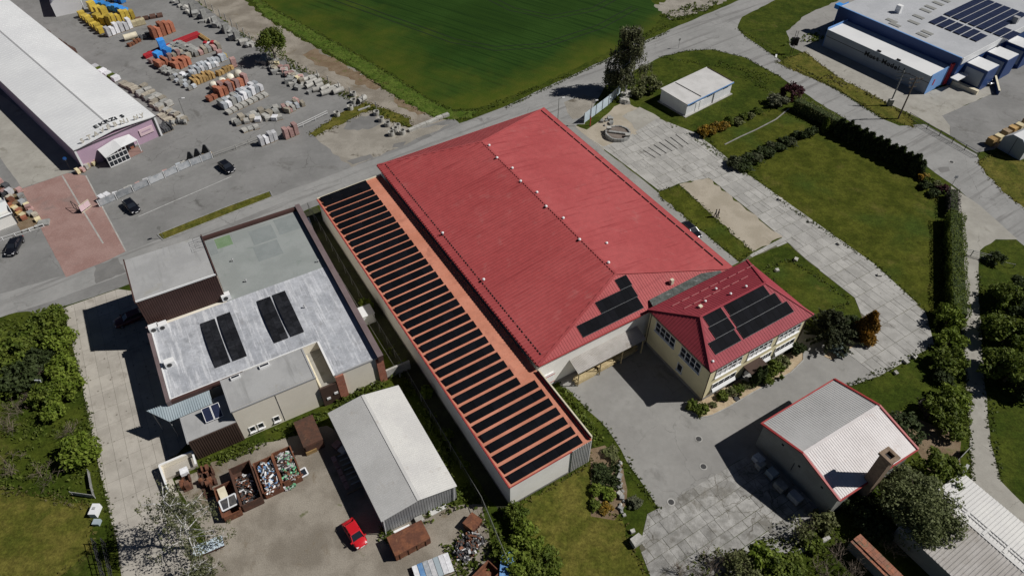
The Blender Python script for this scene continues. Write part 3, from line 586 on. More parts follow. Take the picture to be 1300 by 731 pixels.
for i, (a, b, l, n, w) in enumerate(((45.6, 39.7, 3.0, 6, 1.1), (45.7, 43.4, 2.4, 5, 1.0), (45.8, 47.0, 3.6, 5, .9))):
    st = thing('timber_stack', ('low stack of pale planks under canopy beside climbing plants', 'pile of pale offcuts lying in middle of canopy', 'stack of long pale beams sticking out beside cream office wing')[i], 'timber', HF(a, b, 0), 'timber stored under the canopy')
    r_ = random.Random(i)
    for k in range(n):
        for j in range(5):
            x0 = -w / 2 + j * w / 5; MB().beam(HF(a + x0, b - l / 2 + r_.uniform(-.3, .3), .09 + k * .13), HF(a + x0 + r_.uniform(-.05, .05), b + l / 2 + r_.uniform(-.5, .6), .09 + k * .13), w / 5 - .02, .11).build('plank', 'timber', st)

# ------------------------------------------------------------------ ANNEX with solar rows
annex = thing('side_annex', 'long low annex with salmon felt roof carrying dark rows of solar panels', 'annex', HF(65, 26.5, 0))
AA0, AA1, AB0, AB1 = 34.5, 96.3, 20.9, 32.6
def az(b): return 4.75 + (b - AB0) * .40 / (AB1 - AB0)
ap = [HF(AA0, AB0, az(AB0)), HF(AA1, AB0, az(AB0)), HF(AA1, AB1, az(AB1)), HF(AA0, AB1, az(AB1))]
MB().hexa([HF(a, b, 0) for a, b in ((AA0 + .08, AB0 + .1), (AA1 - .1, AB0 + .1), (AA1 - .1, AB1 - .02), (AA0 + .08, AB1 - .02))],
          [HF(a, b, az(b) - .1) for a, b in ((AA0 + .08, AB0 + .1), (AA1 - .1, AB0 + .1), (AA1 - .1, AB1 - .02), (AA0 + .08, AB1 - .02))]).build('wall', 'white_wall', annex)
MB().box(HFz, AA0 + .03, AA1 - .05, AB0 + .05, AB1 + .02, -.1, .35).build('plinth', 'plinth', annex)
a_roof = MB().slabpoly(ap, .12).build('roof', 'salmon_roof', annex)
sl = MB()
for i in range(1, 52):
    a = AA0 + i * 1.19; sl.beam(HF(a, AB0 + .15, az(AB0) + .008), HF(a, AB1 - .1, az(AB1) + .008), .07, .03)
sl.build('felt_lap', 'salmon_roof', a_roof, kind='stuff')
cq = MB()
cq.beam(HF(AA1, AB0, az(AB0) + .08), HF(AA1, AB1, az(AB1) + .08), .22, .2); cq.build('coping', 'cream_trim', annex); cq = MB(); cq.beam(HF(AA0 + .1, AB1 + .02, az(AB1) + .30), HF(46.5, AB1 + .02, az(AB1) + .30), .18, .62)
cq.build('coping', 'cream_trim', annex)
cr = MB(); cr.beam(HF(AA0 - .02, AB0 - .05, az(AB0) - .02), HF(AA1, AB0 - .05, az(AB0) - .02), .16, .2); cr.beam(HF(AA0 + .1, AB1 - .16, az(AB1) + .16), HF(46.5, AB1 - .16, az(AB1) + .16), .16, .34)
cr.beam(HF(AA0 - .03, AB0, az(AB0) - .02), HF(AA0 - .03, 29.6, az(29.6) - .02), .1, .12)
cr.build('red_flashing', 'red_trim', annex)
ml = MB().box(HFz, AA0 - .02, AA0 + .06, 29.7, AB1 + .01, .2, az(29.7) - .05)
k = 29.75
while k < AB1: ml.box(HFz, AA0 - .08, AA0 - .02, k, k + .09, .2, az(k) - .06); k += .26
ml.build('metal_cladding', 'galvanised', annex)
for i in range(38):
    ac = 35.45 + (96.2 - 35.45) / 37 * i - .35 + (0 if i else .15)
    if ac + .55 > AA1 - .2: ac = AA1 - .78
    b1 = 31.4 if i < 7 else 29.65
    zr = lambda a, b, ac=ac: az(b) + .12 + (a - ac) * .17 + .10
    pv_row(annex, HFz, ac - .56, ac + .56, 21.35, b1, zr, 1, 6 if i < 7 else 5, gap=.02, th=.04, m=.15)

# ------------------------------------------------------------------ OFFICE WING
mt['guard_pink'] = M('guard_pink', (.42, .17, .17), rough=.6)
wing = thing('office_wing', 'cream two storey office wing with dark red hipped roof and solar panels', 'office building', HF(40, 60, 0))
WA0, WA1, WB0, WB1, WEZ = 34.05, 46.1, 51.0, 68.9, 7.2
wb = MB().box(HFz, WA0, WA1, WB0, WB1, 0, WEZ - .1).build('wall', 'cream_wall', wing)
MB().box(HFz, WA0 - .04, WA1 - .1, WB0 - .04, WB1 + .04, -.1, .5).build('plinth', 'plinth', wing)
we = [(33.6, 50.55), (46.35, 50.55), (46.35, 69.35), (33.6, 69.35)]; wr0, wr1, wra, wrz = 54.0, 65.9, 40.1, 9.6
P0, P1, P2, P3 = [HF(a, b, WEZ) for a, b in we]; Q0, Q1 = HF(wra, wr0, wrz), HF(wra, wr1, wrz)
wf = {'front': [P0, Q0, Q1, P3], 'back': [P1, P2, Q1, Q0], 'left': [P0, P1, Q0], 'right': [P3, Q1, P2]}
wrf = MB()
for p in wf.values(): wrf.slabpoly(p, .1)
w_roof = wrf.build('roof', 'wine_roof', wing)
ws = MB()
for k, d in (('front', aD), ('back', aD), ('left', bD), ('right', bD)):
    p = wf[k]; n = unit(np.cross(p[1] - p[0], p[2] - p[0])); n = n if n[2] > 0 else -n; ribs(ws, p, d - n * (d @ n), .45, .08, .055 if k == 'left' else .028)
ws.build('roof_seam', 'wine_roof', w_roof, kind='stuff')
wc = MB()
for p, q in ((Q0, Q1), (Q0, P0), (Q0, P1), (Q1, P2), (Q1, P3)): wc.beam(p + [0, 0, .05], q + [0, 0, .05], .3, .1)
wc.build('ridge_cap', 'wine_roof', w_roof)
wg = MB()
for p, q in ((P0, P1), (P1, P2), (P2, P3), (P3, P0)): wg.beam(p + [0, 0, -.1], q + [0, 0, -.1], .14, .14)
wg.build('gutter', 'dark_brown', wing)
for a, b in ((WA0 - .06, WB0 + .05), (WA0 - .06, WB1 - .05), (WA1 - .3, WB0 - .06)): MB().tube(HF(a, b, .1), HF(a, b, WEZ - .15), .06, .06, 8).build('downpipe', 'dark_brown', wing)
for a in (43.0, 44.6):
    for i in range(7 if a < 44 else 9):
        b = 53.3 + i * 1.75 + (0.6 if a < 44 else 0); zz = wrz - (a - wra) * (wrz - WEZ) / (46.35 - wra)
        if b < 66 + (a - 42): MB().beam(HF(a, b, zz + .09), HF(a, b + 1.35, zz + .09), .07, .1).build('snow_guard', 'guard_pink', w_roof)
mt_dummy = None
zfw = lambda a, b: WEZ + (a - 33.6) * (wrz - WEZ) / (wra - 33.6) + .08
for (a0, a1, b0, b1, n) in ((38.45, 40.0, 54.3, 57.4, 3), (36.8, 38.4, 54.0, 57.4, 3), (35.15, 36.75, 52.6, 57.1, 4), (38.45, 40.0, 58.0, 65.3, 7), (36.8, 38.4, 57.8, 66.1, 8), (35.15, 36.75, 57.6, 66.9, 9)):
    pv_row(wing, HFz, a0, a1, b0, b1, zfw, 1, n)
for a, b in ((42.3, 57.0), (41.3, 60.6), (41.2, 63.4), (43.6, 60.3), (34.6, 51.6)):
    zz = wrz - abs(a - wra) * (wrz - WEZ) / 6.3; vent(HF(a, b, zz), wing, .65)
MB().box(HFz, 41.6, 42.05, 55.4, 55.9, 8.3, 9.25).build('chimney', 'cream_trim', wing)
def window(parent, F, along, c0, c1, z0, z1, plane, out, nc, nr, blind=False, awn=False, frame_='white_trim'):
    """along: axis index that runs along the wall (0 = a, 1 = b); plane: wall coordinate; out: -1/+1 direction the wall faces"""
    def Q(c, d, z): return F(c, plane + out * d, z) if along == 0 else F(plane + out * d, c, z)
    def bx(mb, c0, c1, d0, d1, z0, z1):
        p = [(c0, d0), (c1, d0), (c1, d1), (c0, d1)]; mb.hexa([Q(c, d, z0) for c, d in p], [Q(c, d, z1) for c, d in p])
    fr = MB(); t = .08
    bx(fr, c0 - t, c1 + t, .0, .10, z0 - t, z0); bx(fr, c0 - t, c1 + t, .0, .10, z1, z1 + t); bx(fr, c0 - t, c0, .0, .10, z0, z1); bx(fr, c1, c1 + t, .0, .10, z0, z1)
    w = (c1 - c0) / nc; h = (z1 - z0) / nr
    for i in range(1, nc): bx(fr, c0 + i * w - .05, c0 + i * w + .05, .005, .085, z0, z1)
    for j in range(1, nr): bx(fr, c0, c1, .005, .08, z0 + j * h - .04, z0 + j * h + .04)
    win = fr.build('window', frame_, parent)
    for i in range(nc):
        for j in range(nr):
            m = MB(); bx(m, c0 + i * w + .05, c0 + (i + 1) * w - .05, .012, .03, z0 + j * h + .04, z0 + (j + 1) * h - .04); m.build('pane', 'blind' if (blind and j == 0 and i % 4 != 3) else 'glass', win)
    s = MB(); bx(s, c0 - .15, c1 + .15, .0, .24, z0 - .17, z0 - .09); s.build('sill', frame_, win)
    if awn:
        a_ = MB(); z = z0 + .35
        a_.add([Q(c0, .11, z + .25), Q(c1, .11, z + .25), Q(c1, .42, z - .25), Q(c0, .42, z - .25), Q(c0, .11, z + .21), Q(c1, .11, z + .21), Q(c1, .42, z - .29), Q(c0, .42, z - .29)], [(0, 1, 2, 3), (7, 6, 5, 4), (0, 3, 7, 4), (1, 5, 6, 2), (3, 2, 6, 7), (0, 4, 5, 1)]); a_.build('awning', 'white_trim', win)
    return win
for c0, c1 in ((35.6, 39.4), (40.7, 44.6)): window(wing, HFz, 0, c0, c1, 4.4, 6.1, WB0, -1, 4, 2)
window(wing, HFz, 0, 38.4, 39.3, 1.4, 2.75, WB0, -1, 1, 1)
for c0, c1 in ((52.4, 56.8), (58.2, 62.4), (63.7, 67.9)):
    window(wing, HFz, 1, c0, c1, 4.4, 6.0, WA0, -1, 5, 2, blind=True, awn=False)
for c0, c1 in ((52.4, 56.6), (61.2, 63.3), (64.2, 67.9)):
    window(wing, HFz, 1, c0, c1, 1.3, 2.8, WA0, -1, 4, 1, blind=False, awn=True)
MB().box(HFz, WA0 - .10, WA0 + .02, 58.3, 60.6, .1, 2.6).build('door', 'glass', wing)
MB().box(HFz, WA0 - 1.6, WA0 + .02, 57.9, 61.0, 2.85, 3.0).build('porch_roof', 'dark_brown', wing)
MB().box(HFz, WA0 - 1.5, WA0 - .02, 58.1, 60.8, 0, .16).build('doorstep', 'kerb', wing)

# ================================================================== COMPOUND WITH WHITE FLAT ROOFS
mt['parapet_mauve'] = M('parapet_mauve', (.155, .115, .115), (.185, .14, .14), s=.5, rough=.7, famt=.08)
comp = thing('flat_roof_building', 'flat roofed building with white and grey green membrane roof and brown parapets', 'building', LF(0, 80, 0))
LZ = 5.0
def lbox(x0, x1, y0, y1, z0, z1, mat, name, parent): return MB().box(LF, x0, x1, y0, y1, z0, z1).build(name, mat, parent)
lbox(-12.2, 13.6, 67.0, 81.2, 0, LZ - .05, 'beige_wall', 'wall', comp); lbox(-1.7, 13.6, 81.2, 95.6, 0, LZ - .05, 'beige_wall', 'wall', comp); lbox(7.3, 13.6, 60.4, 67.0, 0, LZ - .05, 'beige_wall', 'wall', comp)
MB().slabpoly([LF(x, y, LZ + .05) for x, y in ((-12.1, 67.1), (7.4, 67.1), (7.4, 60.5), (13.3, 60.5), (13.3, 80.6), (-12.1, 80.6))], .1).build('white_roof', 'white_membrane', comp)
ga = [(-1.6, 80.6), (13.3, 80.6), (13.3, 95.4), (-1.6, 95.4)]
groof = MB().slabpoly([LF(x, y, LZ + .03) for x, y in ga], .1).build('green_roof', 'green_membrane', comp)
for x0, x1, y0, y1, m in ((-.2, 2.2, 92.5, 95.0, 'moss_patch'), (-1.4, -.3, 91.5, 95.2, 'dark_patch'), (5.0, 8.6, 90.6, 94.2, 'grey_membrane'), (4.6, 8.4, 86.6, 90.2, 'dark_patch'), (9.2, 12.9, 91.0, 95.0, 'dark_patch'), (2.4, 4.6, 91.5, 95.1, 'grey_trim')):
    lbox(x0, x1, y0, y1, LZ + .02, LZ + .045, {'grey_membrane': 'dark_patch', 'grey_trim': 'green_membrane'}.get(m, m), 'roof_patch', groof)
for y in (83.8, 87.2, 90.4): lbox(-1.5, 13.2, y, y + .12, LZ + .02, LZ + .04, 'green_membrane', 'felt_lap', groof)
for i, x in enumerate((-10, -8.1, -6.2, -4.3, -2.4, 3.4, 5.3, 7.2, 9.1, 11.0)): lbox(x, x + .1, 67.3, 80.5, LZ + .02, LZ + .066, 'white_membrane', 'felt_lap', comp)
pr = MB()
pr.box(LF, 13.3, 14.0, 59.9, 96.0, LZ - .3, LZ + .75); pr.box(LF, -1.7, 13.3, 95.4, 96.0, LZ - .3, LZ + .55)
pr.build('parapet', 'brown_metal', comp)
MB().box(LF, 13.25, 14.05, 59.85, 96.05, LZ + .75, LZ + .8).build('coping', 'parapet_mauve', comp)
MB().box(LF, -12.75, -12.2, 66.6, 81.1, LZ - .6, LZ + .28).build('parapet', 'parapet_mauve', comp)
MB().box(LF, -12.22, -12.05, 66.9, 81.1, LZ, LZ + .33).build('coping', 'white_trim', comp)
mb = MB(); mb.box(LF, -12.2, -3.0, 66.6, 67.0, LZ - .5, LZ + .1); mb.build('eaves_board', 'brown_metal', comp)
MB().box(LF, -12.0, 7.2, 67.0, 67.12, LZ, LZ + .14).build('roof_upstand', 'white_trim', comp)
MB().box(LF, 7.15, 7.4, 60.4, 67.0, LZ, LZ + .14).build('roof_upstand', 'white_trim', comp)
MB().box(LF, 7.4, 13.3, 60.33, 60.52, LZ - .1, LZ + .12).build('roof_upstand', 'grey_trim', comp)
brk = MB()
for x0, x1 in ((7.3, 8.4), (13.0, 14.0)):
    lbox(x0, x1, 60.1, 60.45, 0, LZ - .1, 'brick_red', 'brick_pilaster', comp)
# tall block
lbox(-12.3, -1.7, 81.25, 90.3, 0, 10.0, 'brown_metal', 'tower_wall', comp)
tw = MB(); k = -12.3
while k < -1.75: tw.box(LF, k, k + .12, 81.19, 81.25, LZ, 9.95); k += .3
k = 81.3
while k < 90.2: tw.box(LF, -12.36, -12.3, k, k + .12, .1, 9.95); k += .3
tw.build('cladding_rib', 'brown_metal', comp, kind='stuff')
MB().box(LF, -12.35, -1.65, 81.2, 90.35, 9.9, 10.12).build('tower_roof', 'grey_membrane', comp)
te = MB(); te.box(LF, -12.45, -12.3, 81.15, 90.45, 9.8, 10.3); te.build('roof_edge', 'brown_metal', comp); te = MB(); te.box(LF, -1.68, -1.53, 81.15, 90.45, 9.8, 10.3); te.build('roof_edge', 'brown_metal', comp)
MB().box(LF, -12.3, -1.68, 81.15, 81.27, 9.95, 10.2).build('roof_edge', 'white_trim', comp)
ant = MB()
for y in (87.2, 88.6):
    for d in (0, .5, 1.0): ant.tube(LF(-2.9, y + d - .3, 10.9), LF(-1.6, y + d - .3, 10.9), .02, .02, 4)
    ant.tube(LF(-2.9, y - .3, 10.9), LF(-2.9, y + .7, 10.9), .02, .02, 4); ant.tube(LF(-1.6, y + .2, 10.0), LF(-1.6, y + .2, 11.2), .03, .03, 5)
ant.build('antenna', 'dark_steel', comp)
# black solar strips on the white roof
zl = lambda x, y: LZ + .16
for q in (((253, 411), (271.6, 404), (293, 458), (274, 467)), ((273.8, 401), (291.7, 396.4), (313.8, 450.8), (296.5, 457.8)), ((325, 382), (342.5, 376), (366, 427), (349, 436)), ((344, 373.5), (361, 370), (387, 420), (370, 427))):
    L4 = [lxy(g(*p, LZ + .2)) for p in q]; x0 = (L4[0][0] + L4[3][0]) / 2; x1 = (L4[1][0] + L4[2][0]) / 2; y0 = (L4[2][1] + L4[3][1]) / 2; y1 = (L4[0][1] + L4[1][1]) / 2
    ym = (y0 + y1) / 2; zc = lambda x, y, ym=ym, h=(y1 - y0) / 2: LZ + .32 - .2 * ((y - ym) / h) ** 2
    pv_row(comp, LF, x0, x1, y0, y1, zc, 2, 8, matn='pv_soft', gap=.02, m=.15)
def ac_unit(u, v, z, s=1.0):
    c = g(u, v, z); ux, uy = lxy(c)
    b = MB().box(LF, ux - .5 * s, ux + .5 * s, uy - .35 * s, uy + .35 * s, z, z + .75 * s).build('air_conditioner', 'white_trim', comp)
    MB().tube(LF(ux - .1, uy - .36 * s, z + .4 * s), LF(ux - .1, uy - .39 * s, z + .4 * s), .26 * s, .26 * s, 12).build('fan_grille', 'dark_steel', b)
for u, v in ((197, 419), (208, 416), (217, 463), (288, 379)): ac_unit(u, v, LZ + .08, 1.25)
for u, v in ((296, 332), (313, 358), (404, 333), (387, 391)):
    c = g(u, v, LZ); MB().tube(c, c + [0, 0, .5], .09, .09, 8).tube(c + [0, 0, .5], c + [0, 0, .6], .16, .05, 8).build('vent_pipe', 'grey_trim', comp)
# cream workshop in front
lbox(-5.8, 4.9, 60.5, 66.0, 0, 6.0, 'beige_wall', 'workshop_wall', comp)
MB().slabpoly([LF(x, y, 6.08) for x, y in ((-5.75, 60.75), (4.85, 60.75), (4.85, 66.0), (-5.75, 66.0))], .1).build('workshop_roof', 'grey_membrane', comp)
we_ = MB(); we_.box(LF, -5.85, 4.95, 60.42, 60.62, 5.95, 6.14); we_.box(LF, -5.92, -5.72, 60.42, 66.0, 5.95, 6.16); we_.box(LF, 4.8, 5.0, 60.42, 66.0, 5.95, 6.16); we_.build('roof_edge', 'grey_trim', comp)
lbox(-5.8, 4.9, 66.0, 67.0, 0, 4.95, 'white_membrane', 'link_roof', comp)
for u0, u1, v in ((293, 305, 478), (329, 342, 463)):
    x0, y0 = lxy(g(u0, v + 3, 6.2)); x1, _ = lxy(g(u1, v - 2, 6.2)); y0 = 65.2
    b = lbox(x0, x1, y0, y0 + .5, 6.05, 6.4, 'white_trim', 'roof_light', comp); lbox(x0 + .12, x1 - .12, y0 + .1, y0 + .4, 6.4, 6.43, 'glass', 'pane', b)
mb = MB().beam(LF(-.4, 60.47, .2), LF(-.4, 60.47, 5.9), .05, .06, up=(1, 0, 0)).build('wall_joint', 'plinth', comp)
for u, v in ((320.5, 544), (331, 539.5), (351, 531)):
    d_ = _F + _X * (u - 650) / FPX + _Y * (v - 365.5) / FPX; e2 = np.array([-math.sin(_yl), math.cos(_yl), 0]); t = (60.5 - 0) / (d_ @ e2); P = np.array([0, 0, CAM_H]) + d_ * t
    x, _ = lxy(P); window(comp, LF, 0, x - .33, x + .33, P[2] - .45, P[2] + .45, 60.5, -1, 1, 1)
# courtyard and brown gate wall
lbox(4.9, 7.3, 60.5, 67.0, 0, 3.6, 'yard_concrete', 'courtyard', comp)
lbox(4.95, 7.35, 60.15, 60.45, 0, 3.75, 'dark_brown', 'gate_wall', comp)
lbox(5.1, 5.35, 60.4, 66.5, 3.75, 3.95, 'cream_trim', 'beam', comp)
for x, z in ((5.5, 1.2), (6.6, 1.7)): lbox(x, x + .5, 60.05, 60.15, z, z + .35, 'white_trim', 'wall_lamp', comp)
# low brown block with two solar panels, corrugated canopy
lbox(-11.8, -5.85, 60.3, 65.4, 0, 3.95, 'dark_brown', 'porch_wall', comp)
MB().slabpoly([LF(x, y, 4.05) for x, y in ((-11.7, 60.4), (-5.85, 60.4), (-5.85, 65.4), (-11.7, 65.4))], .1).build('porch_roof', 'grey_membrane', comp)
lbox(-11.9, -11.7, 60.2, 65.5, 3.8, 4.1, 'grey_trim', 'roof_edge', comp)
tk = MB(); k = -11.7
while k < -5.9: tk.box(LF, k, k + .1, 60.24, 60.3, .1, 3.9); k += .28
tk.build('cladding_rib', 'dark_brown', comp, kind='stuff')
for x in (-9.1, -8.0):
    pan = MB().hexa([LF(x, 61.9, 4.25), LF(x + 1.0, 61.9, 4.25), LF(x + 1.0, 63.5, 5.15), LF(x, 63.5, 5.15)], [LF(x, 61.87, 4.30), LF(x + 1.0, 61.87, 4.30), LF(x + 1.0, 63.47, 5.20), LF(x, 63.47, 5.20)]).build('solar_panel', 'pv_blue', comp)
    f_ = MB()
    for p, q in (((x, 61.86, 4.32), (x, 63.46, 5.22)), ((x + 1.0, 61.86, 4.32), (x + 1.0, 63.46, 5.22)), ((x, 61.86, 4.32), (x + 1, 61.86, 4.32)), ((x, 63.46, 5.22), (x + 1, 63.46, 5.22))): f_.beam(LF(*p), LF(*q), .06, .05)
    for xx in (x + .1, x + .9): f_.beam(LF(xx, 63.4, 4.08), LF(xx, 63.4, 5.15), .05, .05, up=(1, 0, 0))
    f_.build('frame', 'white_trim', pan)
cv = [LF(-15.3, 67.3, 4.45), LF(-13.1, 64.35, 4.25), LF(-7.8, 64.5, 4.25), LF(-7.6, 66.95, 4.45), LF(-12.7, 66.95, 4.45)]
can = MB().slabpoly(cv, .06).build('canopy', 'corr_blue', comp)
ribs(MB(), [cv[0], cv[1], cv[2], cv[3]], LF(0, 1, .15) - LF(0, 0, 0), .28, .13, .06).build('corrugation', 'corr_blue', can, kind='stuff')
for x, y in ((-13.2, 65.0), (-14.8, 67.1)): MB().beam(LF(x, y, 0), LF(x, y, 3.95), .12, .12, up=(1, 0, 0)).build('post', 'grey_trim', can)
# white framed bay beside the porch
bay = thing('loading_bay', 'low cream walled bay with white frame beside dark brown porch', 'enclosure', LF(-14, 60, 0))
fr = MB(); fr.beam(LF(-16.0, 60.9, 1.3), LF(-12.0, 60.9, 1.3), .22, .16); fr.beam(LF(-16.0, 60.9, 1.3), LF(-15.7, 56.8, 1.1), .22, .16); fr.beam(LF(-12.0, 60.9, 1.3), LF(-12.0, 58.9, 1.2), .22, .16); fr.build('frame', 'white_trim', bay)
MB().box(LF, -15.9, -12.0, 60.75, 60.9, 0, 1.25).build('back_wall', 'beige_wall', bay); MB().box(LF, -15.95, -15.8, 56.9, 60.9, 0, 1.1).build('side_wall', 'beige_wall', bay)
MB().box(LF, -15.8, -12.0, 59.2, 60.7, 0, .5).build('ramp', 'concrete_warm', bay)

# ================================================================== OTHER BUILDINGS
def gable(name, label, cat, c, ez, rz_, wallm, roofm, roofm2=None, over=.25, trim=None, rib=.25, ribw=.1, ribh=.05, wall_rib=None, roof_t=.06):
    """gabled shed from four ground-plan corners c (0-1 and 3-2 are the eaves)"""
    c = [np.array(p[:2]) for p in c]; t = thing(name, label, cat, (*np.mean(c, axis=0), 0))
    m03, m12 = (c[0] + c[3]) / 2, (c[1] + c[2]) / 2
    Z = lambda p, z: np.array([p[0], p[1], z])
    b = MB(); b.add([Z(p, 0) for p in c] + [Z(p, ez - .06) for p in c] + [Z(m03, rz_ - .08), Z(m12, rz_ - .08)], [(0, 1, 5, 4), (2, 3, 7, 6), (1, 2, 6, 9, 5), (3, 0, 4, 8, 7), (4, 5, 9, 8), (6, 7, 8, 9), (3, 2, 1, 0)]); b.build('wall', wallm, t)
    ax = unit(m12 - m03); e = np.array([*ax, 0]) * over
    sd0 = unit(c[0] - m03); k = (rz_ - ez) / np.linalg.norm(c[0] - m03)
    def eav(p, sd, s): return Z(p + sd * over, ez - k * over) + e * s
    sd1 = unit(c[3] - m03)
    A_ = [eav(c[0], sd0, -1), eav(c[1], sd0, 1), Z(m12, rz_) + e, Z(m03, rz_) - e]; B_ = [eav(c[3], sd1, -1), Z(m03, rz_) - e, Z(m12, rz_) + e, eav(c[2], sd1, 1)]
    ra = MB().slabpoly(A_, roof_t).build('roof', roofm, t); rb = MB().slabpoly(B_, roof_t).build('roof', roofm2 or roofm, t)
    for pl, r, mm, sd in ((A_, ra, roofm, sd0), (B_, rb, roofm2 or roofm, sd1)):
        d = np.array([*sd, -k]); ribs(MB(), pl, d, rib, ribw, ribh).build('corrugation', mm, r, kind='stuff')
    MB().beam(A_[3] + [0, 0, .03], A_[2] + [0, 0, .03], .4, .03).build('ridge_cap', roofm2 or roofm, t)
    if trim:
        for p, q in ((A_[0], A_[3]), (B_[0], B_[1]), (A_[1], A_[2]), (B_[3], B_[2])): MB().beam(p + [0, 0, .06], q + [0, 0, .06], .26, .22).build('verge_board', trim, t)
        for p, q in ((A_[0], A_[1]), (B_[0], B_[3])): MB().beam(p + [0, 0, -.02], q + [0, 0, -.02], .2, .14).build('gutter', trim, t)
    if wall_rib:
        wr_ = MB()
        for i in range(4):
            p, q = c[i], c[(i + 1) % 4]; L_ = np.linalg.norm(q - p); d = (q - p) / L_; n = np.array([d[1], -d[0]])
            if n @ (p - np.mean(c, axis=0)) < 0: n = -n
            x = .1
            while x < L_ - .1:
                w0 = p + d * x + n * .03; top = ez if i in (0, 2) else ez + (rz_ - ez) * (1 - abs(x / L_ - .5) * 2)
                wr_.beam(Z(w0 - n * .02, .05), Z(w0 - n * .02, top - .1), .03, .14, up=(*d, 0)); x += .32
        wr_.build('wall_corrugation', wall_rib, t, kind='stuff')
    return t, A_, B_
gs = [g(418, 525, 3.3), g(485, 660, 3.3), g(578, 616, 3.3), g(505, 490, 3.3)]
gshed, _, _ = gable('storage_shed', 'grey corrugated metal storage shed beside green weeds and wire fence', 'shed', gs, 3.3, 4.15, 'shed_wall', 'galvanised', 'galv_light', over=.15, rib=.30, ribw=.09, ribh=.045, wall_rib='shed_wall')
for i, (s, x) in enumerate(((0.02, 0), (.98, 0))):
    p = gs[1] + (gs[2] - gs[1]) * s; MB().tube((p[0] - .1, p[1] - .25, .1), (p[0], p[1] - .12, 3.2), .05, .05, 6).build('downpipe', 'white_trim', gshed)
bs = [g(971, 538, 4.8), g(1059.5, 484, 4.8), g(1161, 569, 4.8), g(1066, 631, 4.8)]
rsh, bA, bB = gable('brick_workshop', 'rendered workshop with ribbed pale roof, red verge boards and square chimney', 'workshop', bs, 4.8, 6.35, 'dark_render', 'galvanised', 'pinkish_roof', over=.3, trim='red_trim', rib=.34, ribw=.12, ribh=.035)
wd = unit((bs[2] - bs[3])[:2]); wn = np.array([wd[1], -wd[0]]); cpos = g(1130, 577, 10.4)[:2]
fC = frame(math.atan2(wd[1], wd[0]), cpos)
ch = MB().box(fC, -.62, .62, -.66, .66, 0, 10.0).build('chimney', 'chimney_brick', rsh)
cr_ = MB(); cr_.box(fC, -.8, .8, -.85, -.4, 10.0, 10.35); cr_.box(fC, -.8, .8, .4, .85, 10.0, 10.35); cr_.box(fC, -.8, -.4, -.4, .4, 10.0, 10.35); cr_.box(fC, .4, .8, -.4, .4, 10.0, 10.35); cr_.build('chimney_rim', 'chimney_brick', ch)
MB().box(fC, -.36, .36, -.4, .4, 10.0, 10.02).build('flue', 'bitumen', ch)
wd2 = unit((bs[3] - bs[0])[:2]); fG = frame(math.atan2(wd2[1], wd2[0]), bs[0][:2])
for x, z in ((3.0, 4.2), (5.9, 3.4), (9.3, 3.6)): MB().box(fG, x, x + .3, -.04, .05, z, z + .3).build('wall_vent', 'bitumen', rsh)
MB().beam(fG(5.4, -.03, 1.7), fG(5.4, -.03, 3.3), .06, .06, up=(1, 0, 0)).build('wall_pipe', 'bitumen', rsh)
# barn with long corrugated roof
l0, l1 = g(1143, 666, 3.2), g(1222, 602, 3.2); ld = unit((l1 - l0)[:2]); la = np.array([ld[1], -ld[0]])
if la[1] > 0: la = -la
lc = [l0[:2], l0[:2] + la * 26, l1[:2] + la * 26, l1[:2]]
barn, LA, LB = gable('long_barn', 'long barn with pale corrugated roof behind large green tree and concrete lane', 'barn', lc, 3.2, 4.3, 'dark_render', 'fibre_cement', 'galv_light', over=.3, rib=.42, ribw=.2, ribh=.045)
for k in (.14, .22):
    p = LB[1] + (LB[0] - LB[1]) * k; q = LB[2] + (LB[3] - LB[2]) * k; MB().beam(p + [0, 0, .08], q + [0, 0, .08], .08, .06).build('roof_bar', 'grey_trim', barn)
for i in range(11):
    p = LB[1] + (LB[2] - LB[1]) * (i + .5) / 11; q = p + (LB[0] - LB[1]) * .22; MB().beam(p + [0, 0, .09], q + [0, 0, .09], .3, .04).build('roof_light_strip', 'galv_light', barn)
# long narrow tiled roof of a garden wall / lean-to
tr = thing('tiled_wall', 'long narrow wall with weathered orange tile coping among bare twigs', 'wall', g(1110, 705, 0))
p0, p1 = g(1086, 682, 2.0), g(1150, 745, 2.0); td = unit((p1 - p0)[:2]); fT = frame(math.atan2(td[1], td[0]), p0[:2]); TL = np.linalg.norm((p1 - p0)[:2])
MB().box(fT, 0, TL, -.6, .6, 0, 1.85).build('wall', 'dark_render', tr)
for i in range(int(TL / .5)):
    for j in range(4):
        x = i * .5; y = -.85 + j * .43; z = 1.95 + (.0 if j in (0, 3) else .16)
        MB().box(fT, x + .01, x + .49, y, y + .41, z - .04 + RNG.uniform(-.015, .015), z + .05 + RNG.uniform(-.015, .02)).build('tile', 'tile_roof', tr)
